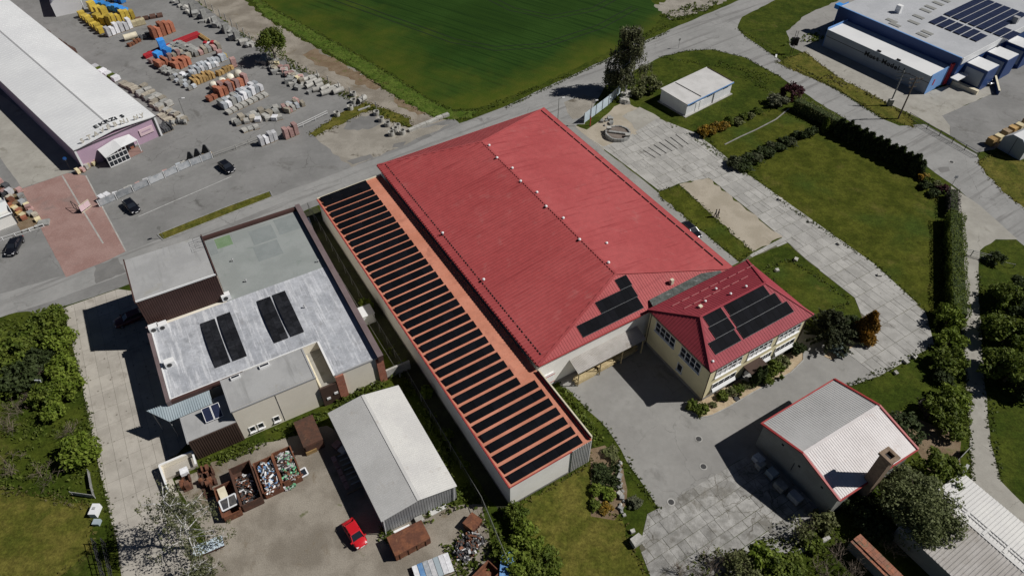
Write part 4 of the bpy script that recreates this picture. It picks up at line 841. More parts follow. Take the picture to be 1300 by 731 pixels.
# small white transformer house on the lawn
SH = 2.9; s0 = g(845.5, 111, SH); s1 = g(905, 86, SH); s2 = g(931, 104, SH); s3 = g(873, 132.5, SH)
sd = unit((s2 - s3)[:2]); fS = frame(math.atan2(sd[1], sd[0]), s3[:2]); SL = np.linalg.norm((s2 - s3)[:2]); SW = np.linalg.norm((s0 - s3)[:2])
sh = thing('white_shed', 'small white flat roofed shed on green lawn by road bend', 'shed', fS(SL / 2, SW / 2, 0))
mt['clean_white'] = M('clean_white', (.74, .745, .75), (.69, .695, .70), s=.4, rough=.8, famt=.04, stain=(.6, .6, .59), st=(.6, .6, .75))
MB().box(fS, .1, SL - .1, .1, SW - .1, 0, SH - .1).build('wall', 'clean_white', sh)
MB().box(fS, -.3, SL + .3, -.35, SW + .2, -.05, .12).build('plinth', 'kerb', sh)
mt['pale_felt'] = M('pale_felt', (.50, .49, .475), (.57, .56, .545), s=.4, rough=.8, famt=.06, stain=(.44, .43, .41), st=(.5, .58, .72))
MB().slabpoly([fS(-.1, -.1, SH - .05), fS(SL + .1, -.1, SH - .05), fS(SL + .1, SW + .1, SH + .15), fS(-.1, SW + .1, SH + .15)], .14).build('roof', 'pale_felt', sh)
MB().box(fS, -.1, SL + .1, -.16, -.1, SH - .3, SH - .02).build('fascia', 'blue_light', sh)
MB().beam(fS(SL * .31, .3, SH), fS(SL * .29, SW - .2, SH + .16), .22, .06).build('lightning_rail', 'dark_steel', sh); MB().beam(fS(SL + .02, .1, SH + .02), fS(SL + .02, SW - .2, SH + .2), .14, .1).build('roof_edge', 'dark_brown', sh)
for x in (.9, 6.2, 11.2): MB().box(fS, x, x + 1.6, .03, .1, SH - .75, SH - .45).build('window', 'glass', sh)
for x in (2.9, 4.1): MB().box(fS, x, x + 1.0, .03, .1, .15, 2.1).build('door', 'white_trim', sh)
MB().tube(fS(8.3, 0, .1), fS(8.3, 0, SH - .2), .07, .07, 8).build('downpipe', 'dark_steel', sh)

# builders' merchant hall (upper left)
WZ = 4.4; w0, w1 = g(93, 191, WZ), g(197, 147, WZ); wdv = unit((w1 - w0)[:2]); WW = np.linalg.norm((w1 - w0)[:2]); fW = frame(math.atan2(wdv[1], wdv[0]), w0[:2]); WL = 85.0
wh = thing('merchant_hall', 'long white roofed merchant hall with mauve front wall and roof lettering', 'hall', fW(WW / 2, WL / 2, 0))
MB().box(fW, .15, WW - .15, .1, WL - .1, 0, WZ - .2).build('wall', 'mauve_wall', wh)
MB().slabpoly([fW(0, 0, WZ), fW(WW / 2, 0, WZ + .75), fW(WW / 2, WL, WZ + .75), fW(0, WL, WZ)], .2).build('roof', 'white_sheet', wh)
MB().slabpoly([fW(WW / 2, 0, WZ + .75), fW(WW, 0, WZ), fW(WW, WL, WZ), fW(WW / 2, WL, WZ + .75)], .2).build('roof', 'white_sheet', wh)
MB().beam(fW(WW / 2, 1.2, WZ + .76), fW(WW / 2, WL, WZ + .76), .3, .05).build('ridge_cap', 'grey_trim', wh)
rr = MB(); y = .6
while y < WL: rr.beam(fW(.1, y, WZ + .01), fW(WW / 2, y, WZ + .76), .06, .035); rr.beam(fW(WW / 2, y, WZ + .76), fW(WW - .1, y, WZ + .01), .06, .035); y += 1.0
rr.build('roof_seam', 'white_sheet', wh, kind='stuff')
MB().beam(fW(0, -.03, WZ - .18), fW(WW, -.03, WZ - .18), .1, .16).build('front_edge', 'dark_steel', wh)
MB().box(fW, .0, .35, -.05, .15, 0, WZ - .25).build('corner_trim', 'white_sheet', wh); MB().box(fW, WW - .45, WW - .1, -.05, .15, 0, WZ - .25).build('corner_trim', 'white_sheet', wh); MB().box(fW, WW - .75, WW - .5, -.04, .12, 0, WZ - .25).build('corner_stripe', 'dark_steel', wh)
sgn = MB().box(fW, WW - 4.0, WW - 1.3, -.08, .1, 1.6, 2.9).build('poster', 'pale_pink', wh)
MB().box(fW, WW - 3.6, WW - 1.8, -.10, -.08, 2.2, 2.45).build('poster_stripe', 'mauve_wall', sgn)
for i, chh in enumerate('STAVEBNINY'):
    x = 1.9 + i * 1.27; z = WZ + .75 * (1 - abs(x - WW / 2) / (WW / 2)) + .12
    text_part(chh, fW(x, .6, z), fW(1, 0, 0) - fW(0, 0, 0), (0, 0, 1), 1.2, 'letter_beige', wh, .06, 'sign_letter', bold=.03)
zz = WZ + .62
for i, chh in enumerate('EKRZIS'):
    x = 5.6 + i * 1.02; z = WZ + .75 * (1 - abs(x - WW / 2) / (WW / 2)) + .1
    text_part(chh, fW(x, 2.9, z + .02), fW(1, 0, 0) - fW(0, 0, 0), fW(0, 1, 0) - fW(0, 0, 0), 1.55, 'letter_dark', wh, .04, 'sign_letter', bold=.02)
# glazed entrance porch
pc = thing('entrance_porch', 'white gabled entrance porch with glazed front against mauve wall', 'porch', fW(6.5, -1.5, 0))
e0, e1_ = 3.7, 10.4; pzl, pzr = 2.75, 3.45
MB().slabpoly([fW(e0, -3.1, 2.35), fW(e0 + 3.3, -3.1, 3.05), fW(e0 + 3.3, -.12, 3.35), fW(e0, -.12, 2.75)], .1).build('roof', 'white_sheet', pc)
MB().slabpoly([fW(e0 + 3.3, -3.1, 3.05), fW(e1_, -2.2, 2.6), fW(e1_ - .5, -.12, 3.1), fW(e0 + 3.3, -.12, 3.35)], .1).build('roof', 'white_sheet', pc)
gf = MB(); n_ = 5
for i in range(n_ + 1): x = e0 + .15 + i * .76; gf.beam(fW(x, -2.95, 0), fW(x, -2.95, 2.3 + .6 * i / 5), .1, .1, up=(1, 0, 0))
for z in (.05, 1.15, 2.2): gf.beam(fW(e0 + .15, -2.95, z), fW(e0 + 3.95, -2.95, z), .1, .1)
gfr = gf.build('glazing_frame', 'white_trim', pc)
for i in range(n_):
    for z0, z1 in ((.12, 1.1), (1.22, 2.14)): MB().box(fW, e0 + .22 + i * .76, e0 + .85 + i * .76, -2.93, -2.90, z0, z1).build('pane', 'glass', gfr)
MB().box(fW, e0 + .1, e0 + .16, -2.9, -.15, .05, 2.3).build('side_pane', 'glass', pc)
for x in (e0 + 4.05, e1_ - .2): MB().beam(fW(x, -2.2, 0), fW(x, -2.2, 2.6), .12, .12, up=(1, 0, 0)).build('post', 'white_trim', pc)
MB().box(fW, e0 + 4.1, e1_, -2.6, -.2, 0, .08).build('step', 'red_paver', pc)
MB().box(fW, e0 + 4.2, e1_ - .3, -.16, -.11, .1, 2.3).build('dark_opening', 'glass', pc)

# blue factory (upper right)
BZ = 4.0; b0, b1 = g(1051, 38, BZ), g(1183, 98, BZ); bd = unit((b1 - b0)[:2]); fB = frame(math.atan2(bd[1], bd[0]), b0[:2]); BL = np.linalg.norm((b1 - b0)[:2])   # x along front, y to the rear (+)
bf = thing('blue_factory', 'blue factory with white roofed front block and rooftop solar panels', 'factory', fB(BL / 2, 12, 0))
BD = 7.4
MB().box(fB, 0, BL, .05, BD, 0, BZ - .05).build('front_wall', 'facade_grey', bf)
MB().box(fB, -.02, BL + .02, .0, .06, BZ - 1.5, BZ - 1.35).build('facade_stripe', 'dark_steel', bf)
MB().box(fB, 0, BL, -.04, .05, BZ - 1.35, BZ + .05).build('upper_facade', 'facade_grey', bf)
MB().box(fB, -.08, .0, -.1, BD, 0, BZ + .5).build('end_wall', 'blue_light', bf); MB().box(fB, BL, BL + .1, -.1, BD, 0, BZ + .55).build('end_wall', 'blue_light', bf)
MB().box(fB, .05, BL - .05, .1, BD, BZ - .05, BZ + .03).build('front_roof', 'white_sheet', bf)
MB().box(fB, BL + .1, BL + .16, 1.6, 2.0, 1.6, 2.9).build('red_sign', 'red_paint', bf); MB().box(fB, BL + .02, BL + .5, BD - 1.0, BD + .6, .2, BZ + 1.0).build('red_corner', 'red_paint', bf)
for x in (12.6, 17.4): MB().box(fB, x, x + .9, .3, .55, BZ, BZ + .35).build('roof_hatch', 'dark_steel', bf)
_lx = 10.3
for chh in 'Most Model L':
    if chh != ' ': text_part(chh, fB(_lx, -.06, BZ - 1.75), fB(1, 0, 0) - fB(0, 0, 0), (0, 0, 1), 1.5, 'letter_dark', bf, .03, 'facade_letter', bold=.03)
    _lx += {'M': 1.25, ' ': .7, 't': .6, 'l': .5}.get(chh, .9)
UZ = 6.4; UL0, UL1 = -3.2, BL + 1.2
MB().box(fB, UL0, UL1, BD, 60, 0, UZ - .4).build('hall_wall', 'blue_dark', bf)
MB().box(fB, UL0, UL1, BD - .1, BD + .15, 2.5, UZ).build('blue_parapet', 'blue_dark', bf); MB().box(fB, UL0, UL1, BD - .12, BD + .2, UZ, UZ + .08).build('coping', 'blue_light', bf)
MB().box(fB, UL0 - .1, UL0, BD - .1, BD + 3.5, 1.2, UZ + .08).build('blue_panel', 'blue_bright', bf)
MB().box(fB, UL0 - 1.2, UL0 - .1, BD - .1, BD + 1.6, UZ - .9, UZ + .06).build('blue_panel', 'blue_bright', bf)
MB().box(fB, UL0, UL1 + .1, BD + .15, 60, UZ - .42, UZ - .2).build('hall_roof', 'grey_roof', bf)
rs = MB(); x = UL0 + .5
while x < UL1: rs.beam(fB(x, BD + .3, UZ - .19), fB(x, 59.8, UZ - .19), .06, .04); x += 1.0
rs.build('roof_seam', 'grey_roof', bf, kind='stuff')
for u, v in ((1160, 29), (1166, 22), (1136, 32), (1132, 27), (1175, 14), (1181, 10), (1191, 5), (1199, 1), (1177, 42), (1171, 45)):
    c = g(u, v, UZ - .2); d = c[:2] - b0[:2]; x = d @ bd; y = d @ np.array([-bd[1], bd[0]])
    MB().box(fB, x - 1.3, x + 1.3, y - .55, y + .55, UZ - .25, UZ - .08).build('roof_light', 'skylight', bf)
cu = g(1140, 15, UZ); dxy = cu[:2] - b0[:2]; x, y = dxy @ bd, dxy @ np.array([-bd[1], bd[0]])
hv = MB().box(fB, x - .6, x + .6, y - .5, y + .5, UZ - .2, UZ + 1.5).build('roof_fan', 'white_trim', bf)
cu = g(1288, 28, UZ); dxy = cu[:2] - b0[:2]; x, y = dxy @ bd, dxy @ np.array([-bd[1], bd[0]])
MB().box(fB, x - .6, x + .6, y - .5, y + .5, UZ - .2, UZ + 1.2).build('roof_fan', 'grey_trim', bf)
def bxy(u, v, z=UZ): d = g(u, v, z)[:2] - b0[:2]; return d @ bd, d @ np.array([-bd[1], bd[0]])
zb = lambda x, y: UZ - .02
X0, Y0 = bxy(1178, 28)
# panels laid in strips running across the roof (y direction), spaced along x
for i in range(6): pv_row(bf, fB, X0 + i * 1.95 + .05, X0 + i * 1.95 + 1.75, Y0 + .2, Y0 + (5.2 if i < 5 else 4.6), zb, 1, 5, matn='pv_blue', gap=.06, m=.1)
for i in range(8): pv_row(bf, fB, X0 - .2 + i * 1.95, X0 - .2 + i * 1.95 + 1.75, Y0 + 6.6, Y0 + (22 if i < 6 else 11.5), zb, 1, 14 if i < 6 else 5, matn='pv_blue', gap=.06, m=.1)
# loading docks on the right side
for i in range(3):
    y = 10.4 + i * 8.0; x = BL + 1.3
    dk = MB(); dk.box(fB, x, x + 4.8, y, y + 4.6, 0, 4.5); d1 = dk.build('dock_house', 'blue_dark', bf)
    MB().box(fB, x + .1, x + 4.7, y + .1, y + 4.5, 4.5, 4.62).build('dock_roof', 'white_sheet', bf)
    MB().box(fB, x + .5, x + 4.3, y - .08, y, .8, 3.9).build('dock_door', 'facade_grey', d1)
MB().box(fB, BL + 1.2, BL + 1.35, BD + .5, 50, UZ - 1.6, UZ - .1).build('side_fascia', 'white_sheet', bf)
MB().box(fB, BL + 1.3, BL + 3.0, BD - 1.5, BD + 2.5, 2.4, 2.55).build('entrance_canopy', 'white_sheet', bf)
# hexagon-ended white tent hall at right edge
tz = 2.6; t0, t1 = g(1266, 188, 0), g(1294, 204, 0); tdv = unit((t1 - t0)[:2]); fX = frame(math.atan2(tdv[1], tdv[0]), t0[:2]); TW = np.linalg.norm((t1 - t0)[:2])
tent = thing('storage_tent', 'white roofed storage tent with grey end wall at truck yard corner', 'tent', fX(TW / 2, 8, 0))
TLN = 22
sec = [(0, 0), (0, tz), (TW * .28, tz + 1.25), (TW * .72, tz + 1.25), (TW, tz), (TW, 0)]
MB().add([fX(x, 0, z) for x, z in sec] + [fX(x, -.06, z) for x, z in sec], [(0, 1, 2, 3, 4, 5), (11, 10, 9, 8, 7, 6)] + [(i, 6 + i, 6 + (i + 1) % 6, (i + 1) % 6) for i in range(6)]).build('end_wall', 'facade_grey', tent)
cov = MB(); sgs = [(x, z) for x, z in sec]
for i in range(5):
    (xa_, za_), (xb_, zb_) = sgs[i], sgs[i + 1]; cov.add([fX(xa_, .02, za_), fX(xb_, .02, zb_), fX(xb_, TLN, zb_), fX(xa_, TLN, za_)], [(0, 1, 2, 3)])
cov.build('cover', 'white_sheet', tent)
MB().beam(fX(TW / 2, -.08, .05), fX(TW / 2, -.08, tz + 1.1), .06, .05, up=(1, 0, 0)).build('door_seam', 'dark_steel', tent)
# rounded white silo store near top of yard
q0 = g(90, 18, 0); fQ = frame(math.radians(120), q0[:2])
arc = thing('white_arched_store', 'white round roofed store casting long shadow beside yellow packs', 'store', q0)
am = MB(); NA = 10; pr_ = [(-3.3 + 6.6 * i / NA, 3.2 + 1.6 * math.sin(math.pi * i / NA)) for i in range(NA + 1)]
prof = [(-3.3, 0)] + pr_ + [(3.3, 0)]
am.add([fQ(0, x, z) for x, z in prof] + [fQ(14, x, z) for x, z in prof], [(i, i + 1, len(prof) + i + 1, len(prof) + i) for i in range(len(prof) - 1)]); am.build('cover', 'white_sheet', arc, smooth=True)
MB().add([fQ(.05, x, z) for x, z in prof], [tuple(range(len(prof)))]).build('end_wall', 'white_sheet', arc)
MB().add([fQ(13.95, x, z) for x, z in prof], [tuple(range(len(prof)))]).build('end_wall', 'white_sheet', arc)
# garden kiosk at left edge
kz = 2.7; k0 = g(-6, 296, 0); k1 = g(27, 283, 0); kd = unit((k1 - k0)[:2]); fK = frame(math.atan2(kd[1], kd[0]), k0[:2])
kio = thing('display_kiosk', 'small white display kiosk with skylight beside garden ornaments', 'kiosk', fK(2, 3, 0))
MB().box(fK, -4, 3.6, .2, 5.2, 0, kz).build('wall', 'white_wall', kio)
MB().slabpoly([fK(-4.2, 0, kz - .3), fK(3.8, 0, kz - .3), fK(3.8, 2.7, kz + .6), fK(-4.2, 2.7, kz + .6)], .1).build('roof', 'white_sheet', kio); MB().slabpoly([fK(-4.2, 2.7, kz + .6), fK(3.8, 2.7, kz + .6), fK(3.8, 5.4, kz - .3), fK(-4.2, 5.4, kz - .3)], .1).build('roof', 'white_sheet', kio)
MB().slabpoly([fK(-.6, .9, kz + .03), fK(1.6, .9, kz + .03), fK(1.6, 2.2, kz + .47), fK(-.6, 2.2, kz + .47)], .03).build('roof_light', 'glass', kio)
MB().box(fK, 3.62, 3.72, .1, 5.3, .1, kz + .3).build('corner_trim', 'dark_steel', kio)

# ================================================================== VEGETATION
def leaf_mesh(name, mat, P, N, size, rng, aspect=1.6, droop=0.0, jit=.7):
    """one quad leaf spray at each point P, facing roughly N"""
    n = len(P); a = rng.normal(size=(n, 3)); N = N + rng.normal(size=(n, 3)) * jit; N /= np.linalg.norm(N, axis=1)[:, None] + 1e-9
    t = np.cross(N, a); t /= np.linalg.norm(t, axis=1)[:, None] + 1e-9; b = np.cross(N, t)
    if droop: t[:, 2] -= droop; t /= np.linalg.norm(t, axis=1)[:, None]
    s = size * rng.uniform(.6, 1.35, size=(n, 1)); h = s * aspect / 2; w = s / 2
    V = np.stack([P - t * h, P + b * w - t * h * .1, P + t * h, P - b * w + t * h * .1], axis=1).reshape(-1, 3)
    me = bpy.data.meshes.new(name); F = np.arange(4 * n).reshape(-1, 4)
    me.from_pydata(V.tolist(), [], F.tolist()); me.materials.append(mt[mat]); me.update(); return me
def clump_points(rng, n, nclump, rx, ry, rz, cz, clump=.34, fill=.15, flat=0.0):
    """points on many small clumps that together fill an uneven ellipsoid crown"""
    d = rng.normal(size=(nclump, 3)); d /= np.linalg.norm(d, axis=1)[:, None]; d[:, 2] = np.where(d[:, 2] < -.35, -d[:, 2] * .6, d[:, 2])
    rad = rng.uniform(.50, .92, size=(nclump, 1)); C = d * rad * np.array([rx, ry, rz]); R = clump * rng.uniform(.55, 1.25, size=nclump) * min(rx, ry, rz * 1.2)
    idx = rng.integers(0, nclump, n); e = rng.normal(size=(n, 3)); e /= np.linalg.norm(e, axis=1)[:, None]
    rr = np.where(rng.random(n) < fill, rng.uniform(.2, .8, n), rng.uniform(.8, 1.08, n))
    P = C[idx] + e * (R[idx] * rr)[:, None]; N = e * .7 + np.array([0, 0, .55]); P[:, 2] += cz
    return P, N
UNIT = {}
def unit_bush(mat, var, n=1100, size=.17, nclump=30):
    k = ('b', mat, var, n)
    if k not in UNIT:
        rng = np.random.default_rng(100 + var * 7 + n)
        P, N = clump_points(rng, n, nclump, 1, 1, .62, .52, .34, .3); k2 = rng.random(n) < .12; P[k2] = (P[k2] - [0, 0, .4]) * rng.uniform(1.0, 1.22, (k2.sum(), 1)) + [0, 0, .4]; P[:, 2] = np.maximum(P[:, 2], .04); UNIT[k] = leaf_mesh('foliage', mat, P, N, size, rng)
    return UNIT[k]
def unit_cone(mat, var, n=900, size=.10, slim=.32):
    k = ('c', mat, var, n, slim)
    if k not in UNIT:
        rng = np.random.default_rng(300 + var * 5 + n); z = rng.random(n) ** .8; th = rng.uniform(0, 2 * math.pi, n)
        bulge = .9 + .22 * np.sin(th * 3 + z * 9) + rng.normal(size=n) * .07
        r = slim * (1 - z) ** .72 * bulge * np.minimum(1, .55 + z * 4); e = np.stack([np.cos(th), np.sin(th), np.zeros(n)], 1)
        P = e * r[:, None]; P[:, 2] = z; UNIT[k] = leaf_mesh('foliage', mat, P, e + [0, 0, .35], size, rng, aspect=2.2, droop=-.8)
    return UNIT[k]
_stem = MB().tube((0, 0, -.05), (0, 0, .55), .06, .03, 6).mesh('stem', 'bark')
def bush(name, label, u, v, r, h, mat='leaf', var=0, group=None, cat='shrub', n=1100, size=.17, dz=None, ry=None, rot=None):
    """shrub whose crown centre shows at survey position (u, v)"""
    P = g(u, v, h * .5 if dz is None else dz); t = thing(name, label, cat, (P[0], P[1], 0), group)
    inst('foliage', unit_bush(mat, var, n, size), (0, 0, 0), RNG.uniform(0, 6) if rot is None else rot, (r, ry or r, h * .85), t); inst('stem', _stem, (0, 0, 0), 0, (r, r, h * .8), t); return t
def cone(name, label, u, v, r, h, mat='leaf_dark', var=0, group=None, cat='conifer', n=900, size=.10, base=True):
    P = g(u, v, 0 if base else h * .5); t = thing(name, label, cat, (P[0], P[1], 0), group)
    inst('foliage', unit_cone(mat, var, n, size), (0, 0, 0), RNG.uniform(0, 6), (r / .32, r / .32, h), t); inst('stem', _stem, (0, 0, 0), 0, (1, 1, h * .6), t); return t
def limb(mb, p, d, L, r, rng, depth, spread=.55, up=.12, tips=None, seg=2, nb=3, lenk=.68):
    p = np.array(p, float); d = unit(d); q = p
    for s in range(seg):
        d2 = unit(d + rng.normal(size=3) * .12 + np.array([0, 0, up * .3])); q2 = q + d2 * L / seg; r2 = r * (1 - .35 * (s + 1) / seg); mb.tube(q, q2, r * (1 - .35 * s / seg), r2, 5 if r > .04 else 3, cap=False); q = q2; d = d2
        if depth > 0 and s < seg - 1:
            for k in range(max(1, nb - 1)): limb(mb, q, unit(d + rng.normal(size=3) * spread), L * lenk, r2 * .55, rng, depth - 1, spread, up, tips, seg, nb, lenk)
    if depth > 0:
        for k in range(nb): limb(mb, q, unit(d + rng.normal(size=3) * spread + np.array([0, 0, up])), L * lenk, r * .55, rng, depth - 1, spread, up, tips, seg, nb, lenk)
    elif tips is not None: tips.append(q)
def tree(name, label, u, v, h, r, mat, seed, n=4500, size=.30, nclump=34, cz=.62, group=None, trunk='bark', base=True, rzk=.42):
    P0 = g(u, v, 0 if base else h * cz); t = thing(name, label, 'tree', (P0[0], P0[1], 0), group); rng = np.random.default_rng(seed)
    tb = MB(); tb.tube((0, 0, -.1), (0, 0, h * .4), .028 * h, .018 * h, 8)
    for k in range(7):
        th = k * 2.4; tb.tube((0, 0, h * (.25 + .05 * k)), (r * .6 * math.cos(th), r * .6 * math.sin(th), h * (.5 + .06 * k)), .012 * h, .004 * h, 5)
    tb.build('trunk', trunk, t) if False else inst('trunk', tb.mesh('trunk', trunk), (0, 0, 0), 0, 1, t)
    P, N = clump_points(rng, n, nclump, r, r, h * rzk, h * cz, .36); P[:, 2] = np.maximum(P[:, 2], .1)
    inst('crown', leaf_mesh('crown', mat, P, N, size, rng), (0, 0, 0), 0, 1, t); return t
def birch(name, label, u, v, h, r, seed, n=5200, mat='leaf_birch', lean=(0, 0), size=.20, dens=1.0):
    """weeping birch: white trunk and limbs, hanging strands of small leaves"""
    P0 = g(u, v, 0); t = thing(name, label, 'tree', (P0[0], P0[1], 0)); rng = np.random.default_rng(seed); tb = MB(); tips = []
    q = np.array([0, 0, -.1])
    for k in range(8):
        q2 = np.array([lean[0] * (k + 1) / 8 + rng.normal() * .12, lean[1] * (k + 1) / 8 + rng.normal() * .12, h * .92 * (k + 1) / 8]); tb.tube(q, q2, .02 * h * (1 - k / 9), .02 * h * (1 - (k + 1) / 9), 7, cap=False)
        if k >= 1:
            for j in range(4):
                th = rng.uniform(0, 2 * math.pi); rr = r * (1.05 - .085 * k) * rng.uniform(.6, 1.05); e = q2 + [rr * math.cos(th), rr * math.sin(th), rng.uniform(.0, .22) * h * .5]; m = (q2 + e) / 2 + [0, 0, .35]
                tb.tube(q2, m, .0075 * h, .005 * h, 4, cap=False); tb.tube(m, e, .005 * h, .0022 * h, 4, cap=False); tips += [m, e, (m + e) / 2, q2 + (m - q2) * .6]
                for _ in range(2):
                    f = m + (e - m) * rng.uniform(.2, .9); k2 = f + rng.normal(size=3) * [.5, .5, .3]; tb.tube(f, k2, .002 * h, .001 * h, 3, cap=False); tips.append(k2)
        q = q2
    inst('trunk', tb.mesh('trunk', 'birch_bark'), (0, 0, 0), 0, 1, t)
    T = np.array(tips); ns = int(n / 9); st = T[rng.integers(0, len(T), ns)] + rng.normal(size=(ns, 3)) * [.38, .38, .2]; Ls = rng.uniform(.5, 2.0, ns) * dens
    P = np.concatenate([st + np.stack([rng.normal(size=ns) * .1, rng.normal(size=ns) * .1, -Ls * k / 8], 1) for k in range(9)]); P[:, 2] = np.maximum(P[:, 2], .15)
    inst('crown', leaf_mesh('crown', mat, P, rng.normal(size=P.shape) + [0, 0, .3], size, rng, aspect=1.8, droop=.6), (0, 0, 0), 0, 1, t); return t
def twiggy(name, label, u, v, h, r, seed, mat='twig', leaves=None, n=300, group=None, cat='shrub', stems=9):
    P0 = g(u, v, h * .4); t = thing(name, label, cat, (P0[0], P0[1], 0), group); rng = np.random.default_rng(seed); mb = MB(); tips = []
    for k in range(stems):
        th = rng.uniform(0, 6.28); limb(mb, (rng.normal() * r * .3, rng.normal() * r * .3, 0), (math.cos(th) * r / h * .8, math.sin(th) * r / h * .8, 1), h * .42, .035, rng, 2, .6, .1, tips, 2, 3, .7)
    inst('branches', mb.mesh('branches', mat), (0, 0, 0), 0, 1, t)['kind'] = 'stuff'
    if leaves:
        T = np.array(tips); P = T[rng.integers(0, len(T), n)] + rng.normal(size=(n, 3)) * .22; inst('foliage', leaf_mesh('foliage', leaves, P, rng.normal(size=P.shape) + [0, 0, .6], .2, rng), (0, 0, 0), 0, 1, t)
    return t
def spruce(name, label, u, v, h, r, seed, mat='leaf_spruce', n=5000):
    P0 = g(u, v, 0); t = thing(name, label, 'conifer', (P0[0], P0[1], 0)); rng = np.random.default_rng(seed)
    inst('trunk', MB().tube((0, 0, -.1), (0, 0, h * .9), .12, .03, 7).mesh('trunk', 'bark'), (0, 0, 0), 0, 1, t)
    nb = 120; z = rng.random(nb) ** 1.25; th = rng.uniform(0, 6.28, nb); L = r * (1 - z) ** .75 * rng.uniform(.7, 1.12, nb); idx = rng.integers(0, nb, n); s = rng.random(n) ** .7
    e = np.stack([np.cos(th), np.sin(th), np.zeros(nb)], 1)[idx]; P = e * (L[idx] * s)[:, None]; P[:, 2] = z[idx] * h * .95 + .25 + s * L[idx] * .18 + rng.normal(size=n) * .06
    side = np.cross(e, [0, 0, 1]); P += side * (rng.normal(size=n) * .16 * (1.1 - s))[:, None]
    inst('crown', leaf_mesh('crown', mat, P, e * .4 + [0, 0, .8], .26, rng, aspect=2.0), (0, 0, 0), 0, 1, t); return t
def hedge(name, label, pts, w, h, mat, seed, n_per=420, size=.17, wav=.08, group=None):
    """clipped hedge: leafy shell over a dark woody core, following ground points"""
    P2 = [np.array(p[:2]) for p in pts]; c = np.mean(P2, axis=0); t = thing(name, label, 'hedge', (*c, 0), group); rng = np.random.default_rng(seed); A_, N_ = [], []; core = MB()
    for i in range(len(P2) - 1):
        p, q = P2[i], P2[i + 1]; L = np.linalg.norm(q - p); d = (q - p) / L; nn = np.array([-d[1], d[0]]); k = int(L * n_per / 4); s = rng.uniform(-.02, 1.02, k) * L; cc = rng.random(k); per = 2 * h + w; x = cc * per
        side = np.where(x < h, -w / 2, np.where(x > h + w, w / 2, x - h - w / 2)); z = np.where(x < h, x, np.where(x > h + w, per - x, h)); nz = ((x >= h) & (x <= h + w)).astype(float); nsd = np.where(x < h, -1., np.where(x > h + w, 1., 0.))
        jig = 1 + .10 * np.sin(s * 1.3 + i) + rng.normal(size=k) * wav; side = side * jig; z = z * (1 + rng.normal(size=k) * wav * .7 + .05 * np.sin(s * .8))
        A_.append(np.stack([p[0] + d[0] * s + nn[0] * side - c[0], p[1] + d[1] * s + nn[1] * side - c[1], np.maximum(z, .05)], 1)); N_.append(np.stack([nn[0] * nsd, nn[1] * nsd, nz + .3], 1))
        core.beam((*(p - c), h * .45), (*(q - c), h * .45), w * .72, h * .86)
    inst('core', core.mesh('core', 'leaf_dark'), (0, 0, 0), 0, 1, t)
    inst('foliage', leaf_mesh('foliage', mat, np.concatenate(A_), np.concatenate(N_), size, rng), (0, 0, 0), 0, 1, t); return t
def weeds(name, poly, dens, size, mat, h, seed, clump=True):
    """uncountable ground cover: tufts scattered over a survey polygon"""
    pts = px(poly); rng = np.random.default_rng(seed); x0, y0 = np.min(pts, axis=0); x1, y1 = np.max(pts, axis=0); n = int((x1 - x0) * (y1 - y0) * dens)
    C = rng.uniform([x0, y0], [x1, y1], (n, 2)); 
    if clump: ph = rng.uniform(0, 6, 2); keep = (np.sin(C[:, 0] * .9 + ph[0]) + np.sin(C[:, 1] * 1.1 + ph[1]) + rng.normal(size=n) * .8) > -.4; C = C[keep]
    C = np.array([c for c in C if inside(c, pts)])
    if len(C) == 0: return
    k = 4; hh = np.repeat(rng.uniform(.35, 1.0, len(C)) ** 1.3 * h, k)
    P = np.repeat(C, k, axis=0) + rng.normal(size=(len(C) * k, 2)) * .10; P = np.column_stack([P, hh * rng.uniform(.2, .9, len(hh)) + .04])
    o = bpy.data.objects.new(name, leaf_mesh(name, mat, P, rng.normal(size=P.shape) * .7 + [0, 0, .8], size, rng, aspect=2.0)); COL.objects.link(o); o['kind'] = 'stuff'; return o

def fringe(outlines, mat, seed, per=9, spread=.28):
    rng = np.random.default_rng(seed); Ps = []
    for pts in outlines:
        for i in range(len(pts)):
            p, q = np.array(pts[i]), np.array(pts[(i + 1) % len(pts)]); L = np.linalg.norm(q - p)
            if L > 120 or p[1] < 25 or abs(p[0]) > 125: continue
            k = int(L * per); t_ = rng.random((k, 1)); Ps.append(p + (q - p) * t_ + rng.normal(size=(k, 2)) * spread)
    C = np.concatenate(Ps); P = np.column_stack([C, rng.uniform(.03, .14, len(C))]); o = bpy.data.objects.new('grass_fringe', leaf_mesh('grass_fringe', mat, P, rng.normal(size=P.shape) * .5 + [0, 0, 1], .20, rng, aspect=1.8)); COL.objects.link(o); o['kind'] = 'stuff'
mt['fringe'] = leafm('fringe', (.045, .064, .010), (.075, .095, .016)); mt['dry_fringe'] = leafm('dry_fringe', (.090, .092, .018), (.13, .115, .03))
fringe([p for p, m in FRINGE if m != 'dry_grass'], 'fringe', 71); fringe([p for p, m in FRINGE if m == 'dry_grass'], 'dry_fringe', 72)
fringe([px([(705, 484), (735, 508), (772, 545), (806, 600), (836, 646)]), px([(1062, 497), (1116, 477), (1150, 460), (1186, 438)]), px([(1216, 320), (1222, 430), (1229, 520), (1234, 612)]), px([(1242, 345), (1244, 400), (1249, 470), (1257, 560), (1270, 610)]), px([(850, 40), (760, 82), (700, 110), (640, 138)]), px([(936, 36), (948, 48), (1000, 83), (1060, 113), (1122, 152)]), px([(990, 97), (945, 73), (905, 63), (870, 65), (838, 73)]), px([(80, 391), (100, 470), (125, 590), (150, 700)])], 'fringe', 73, 7, .22)
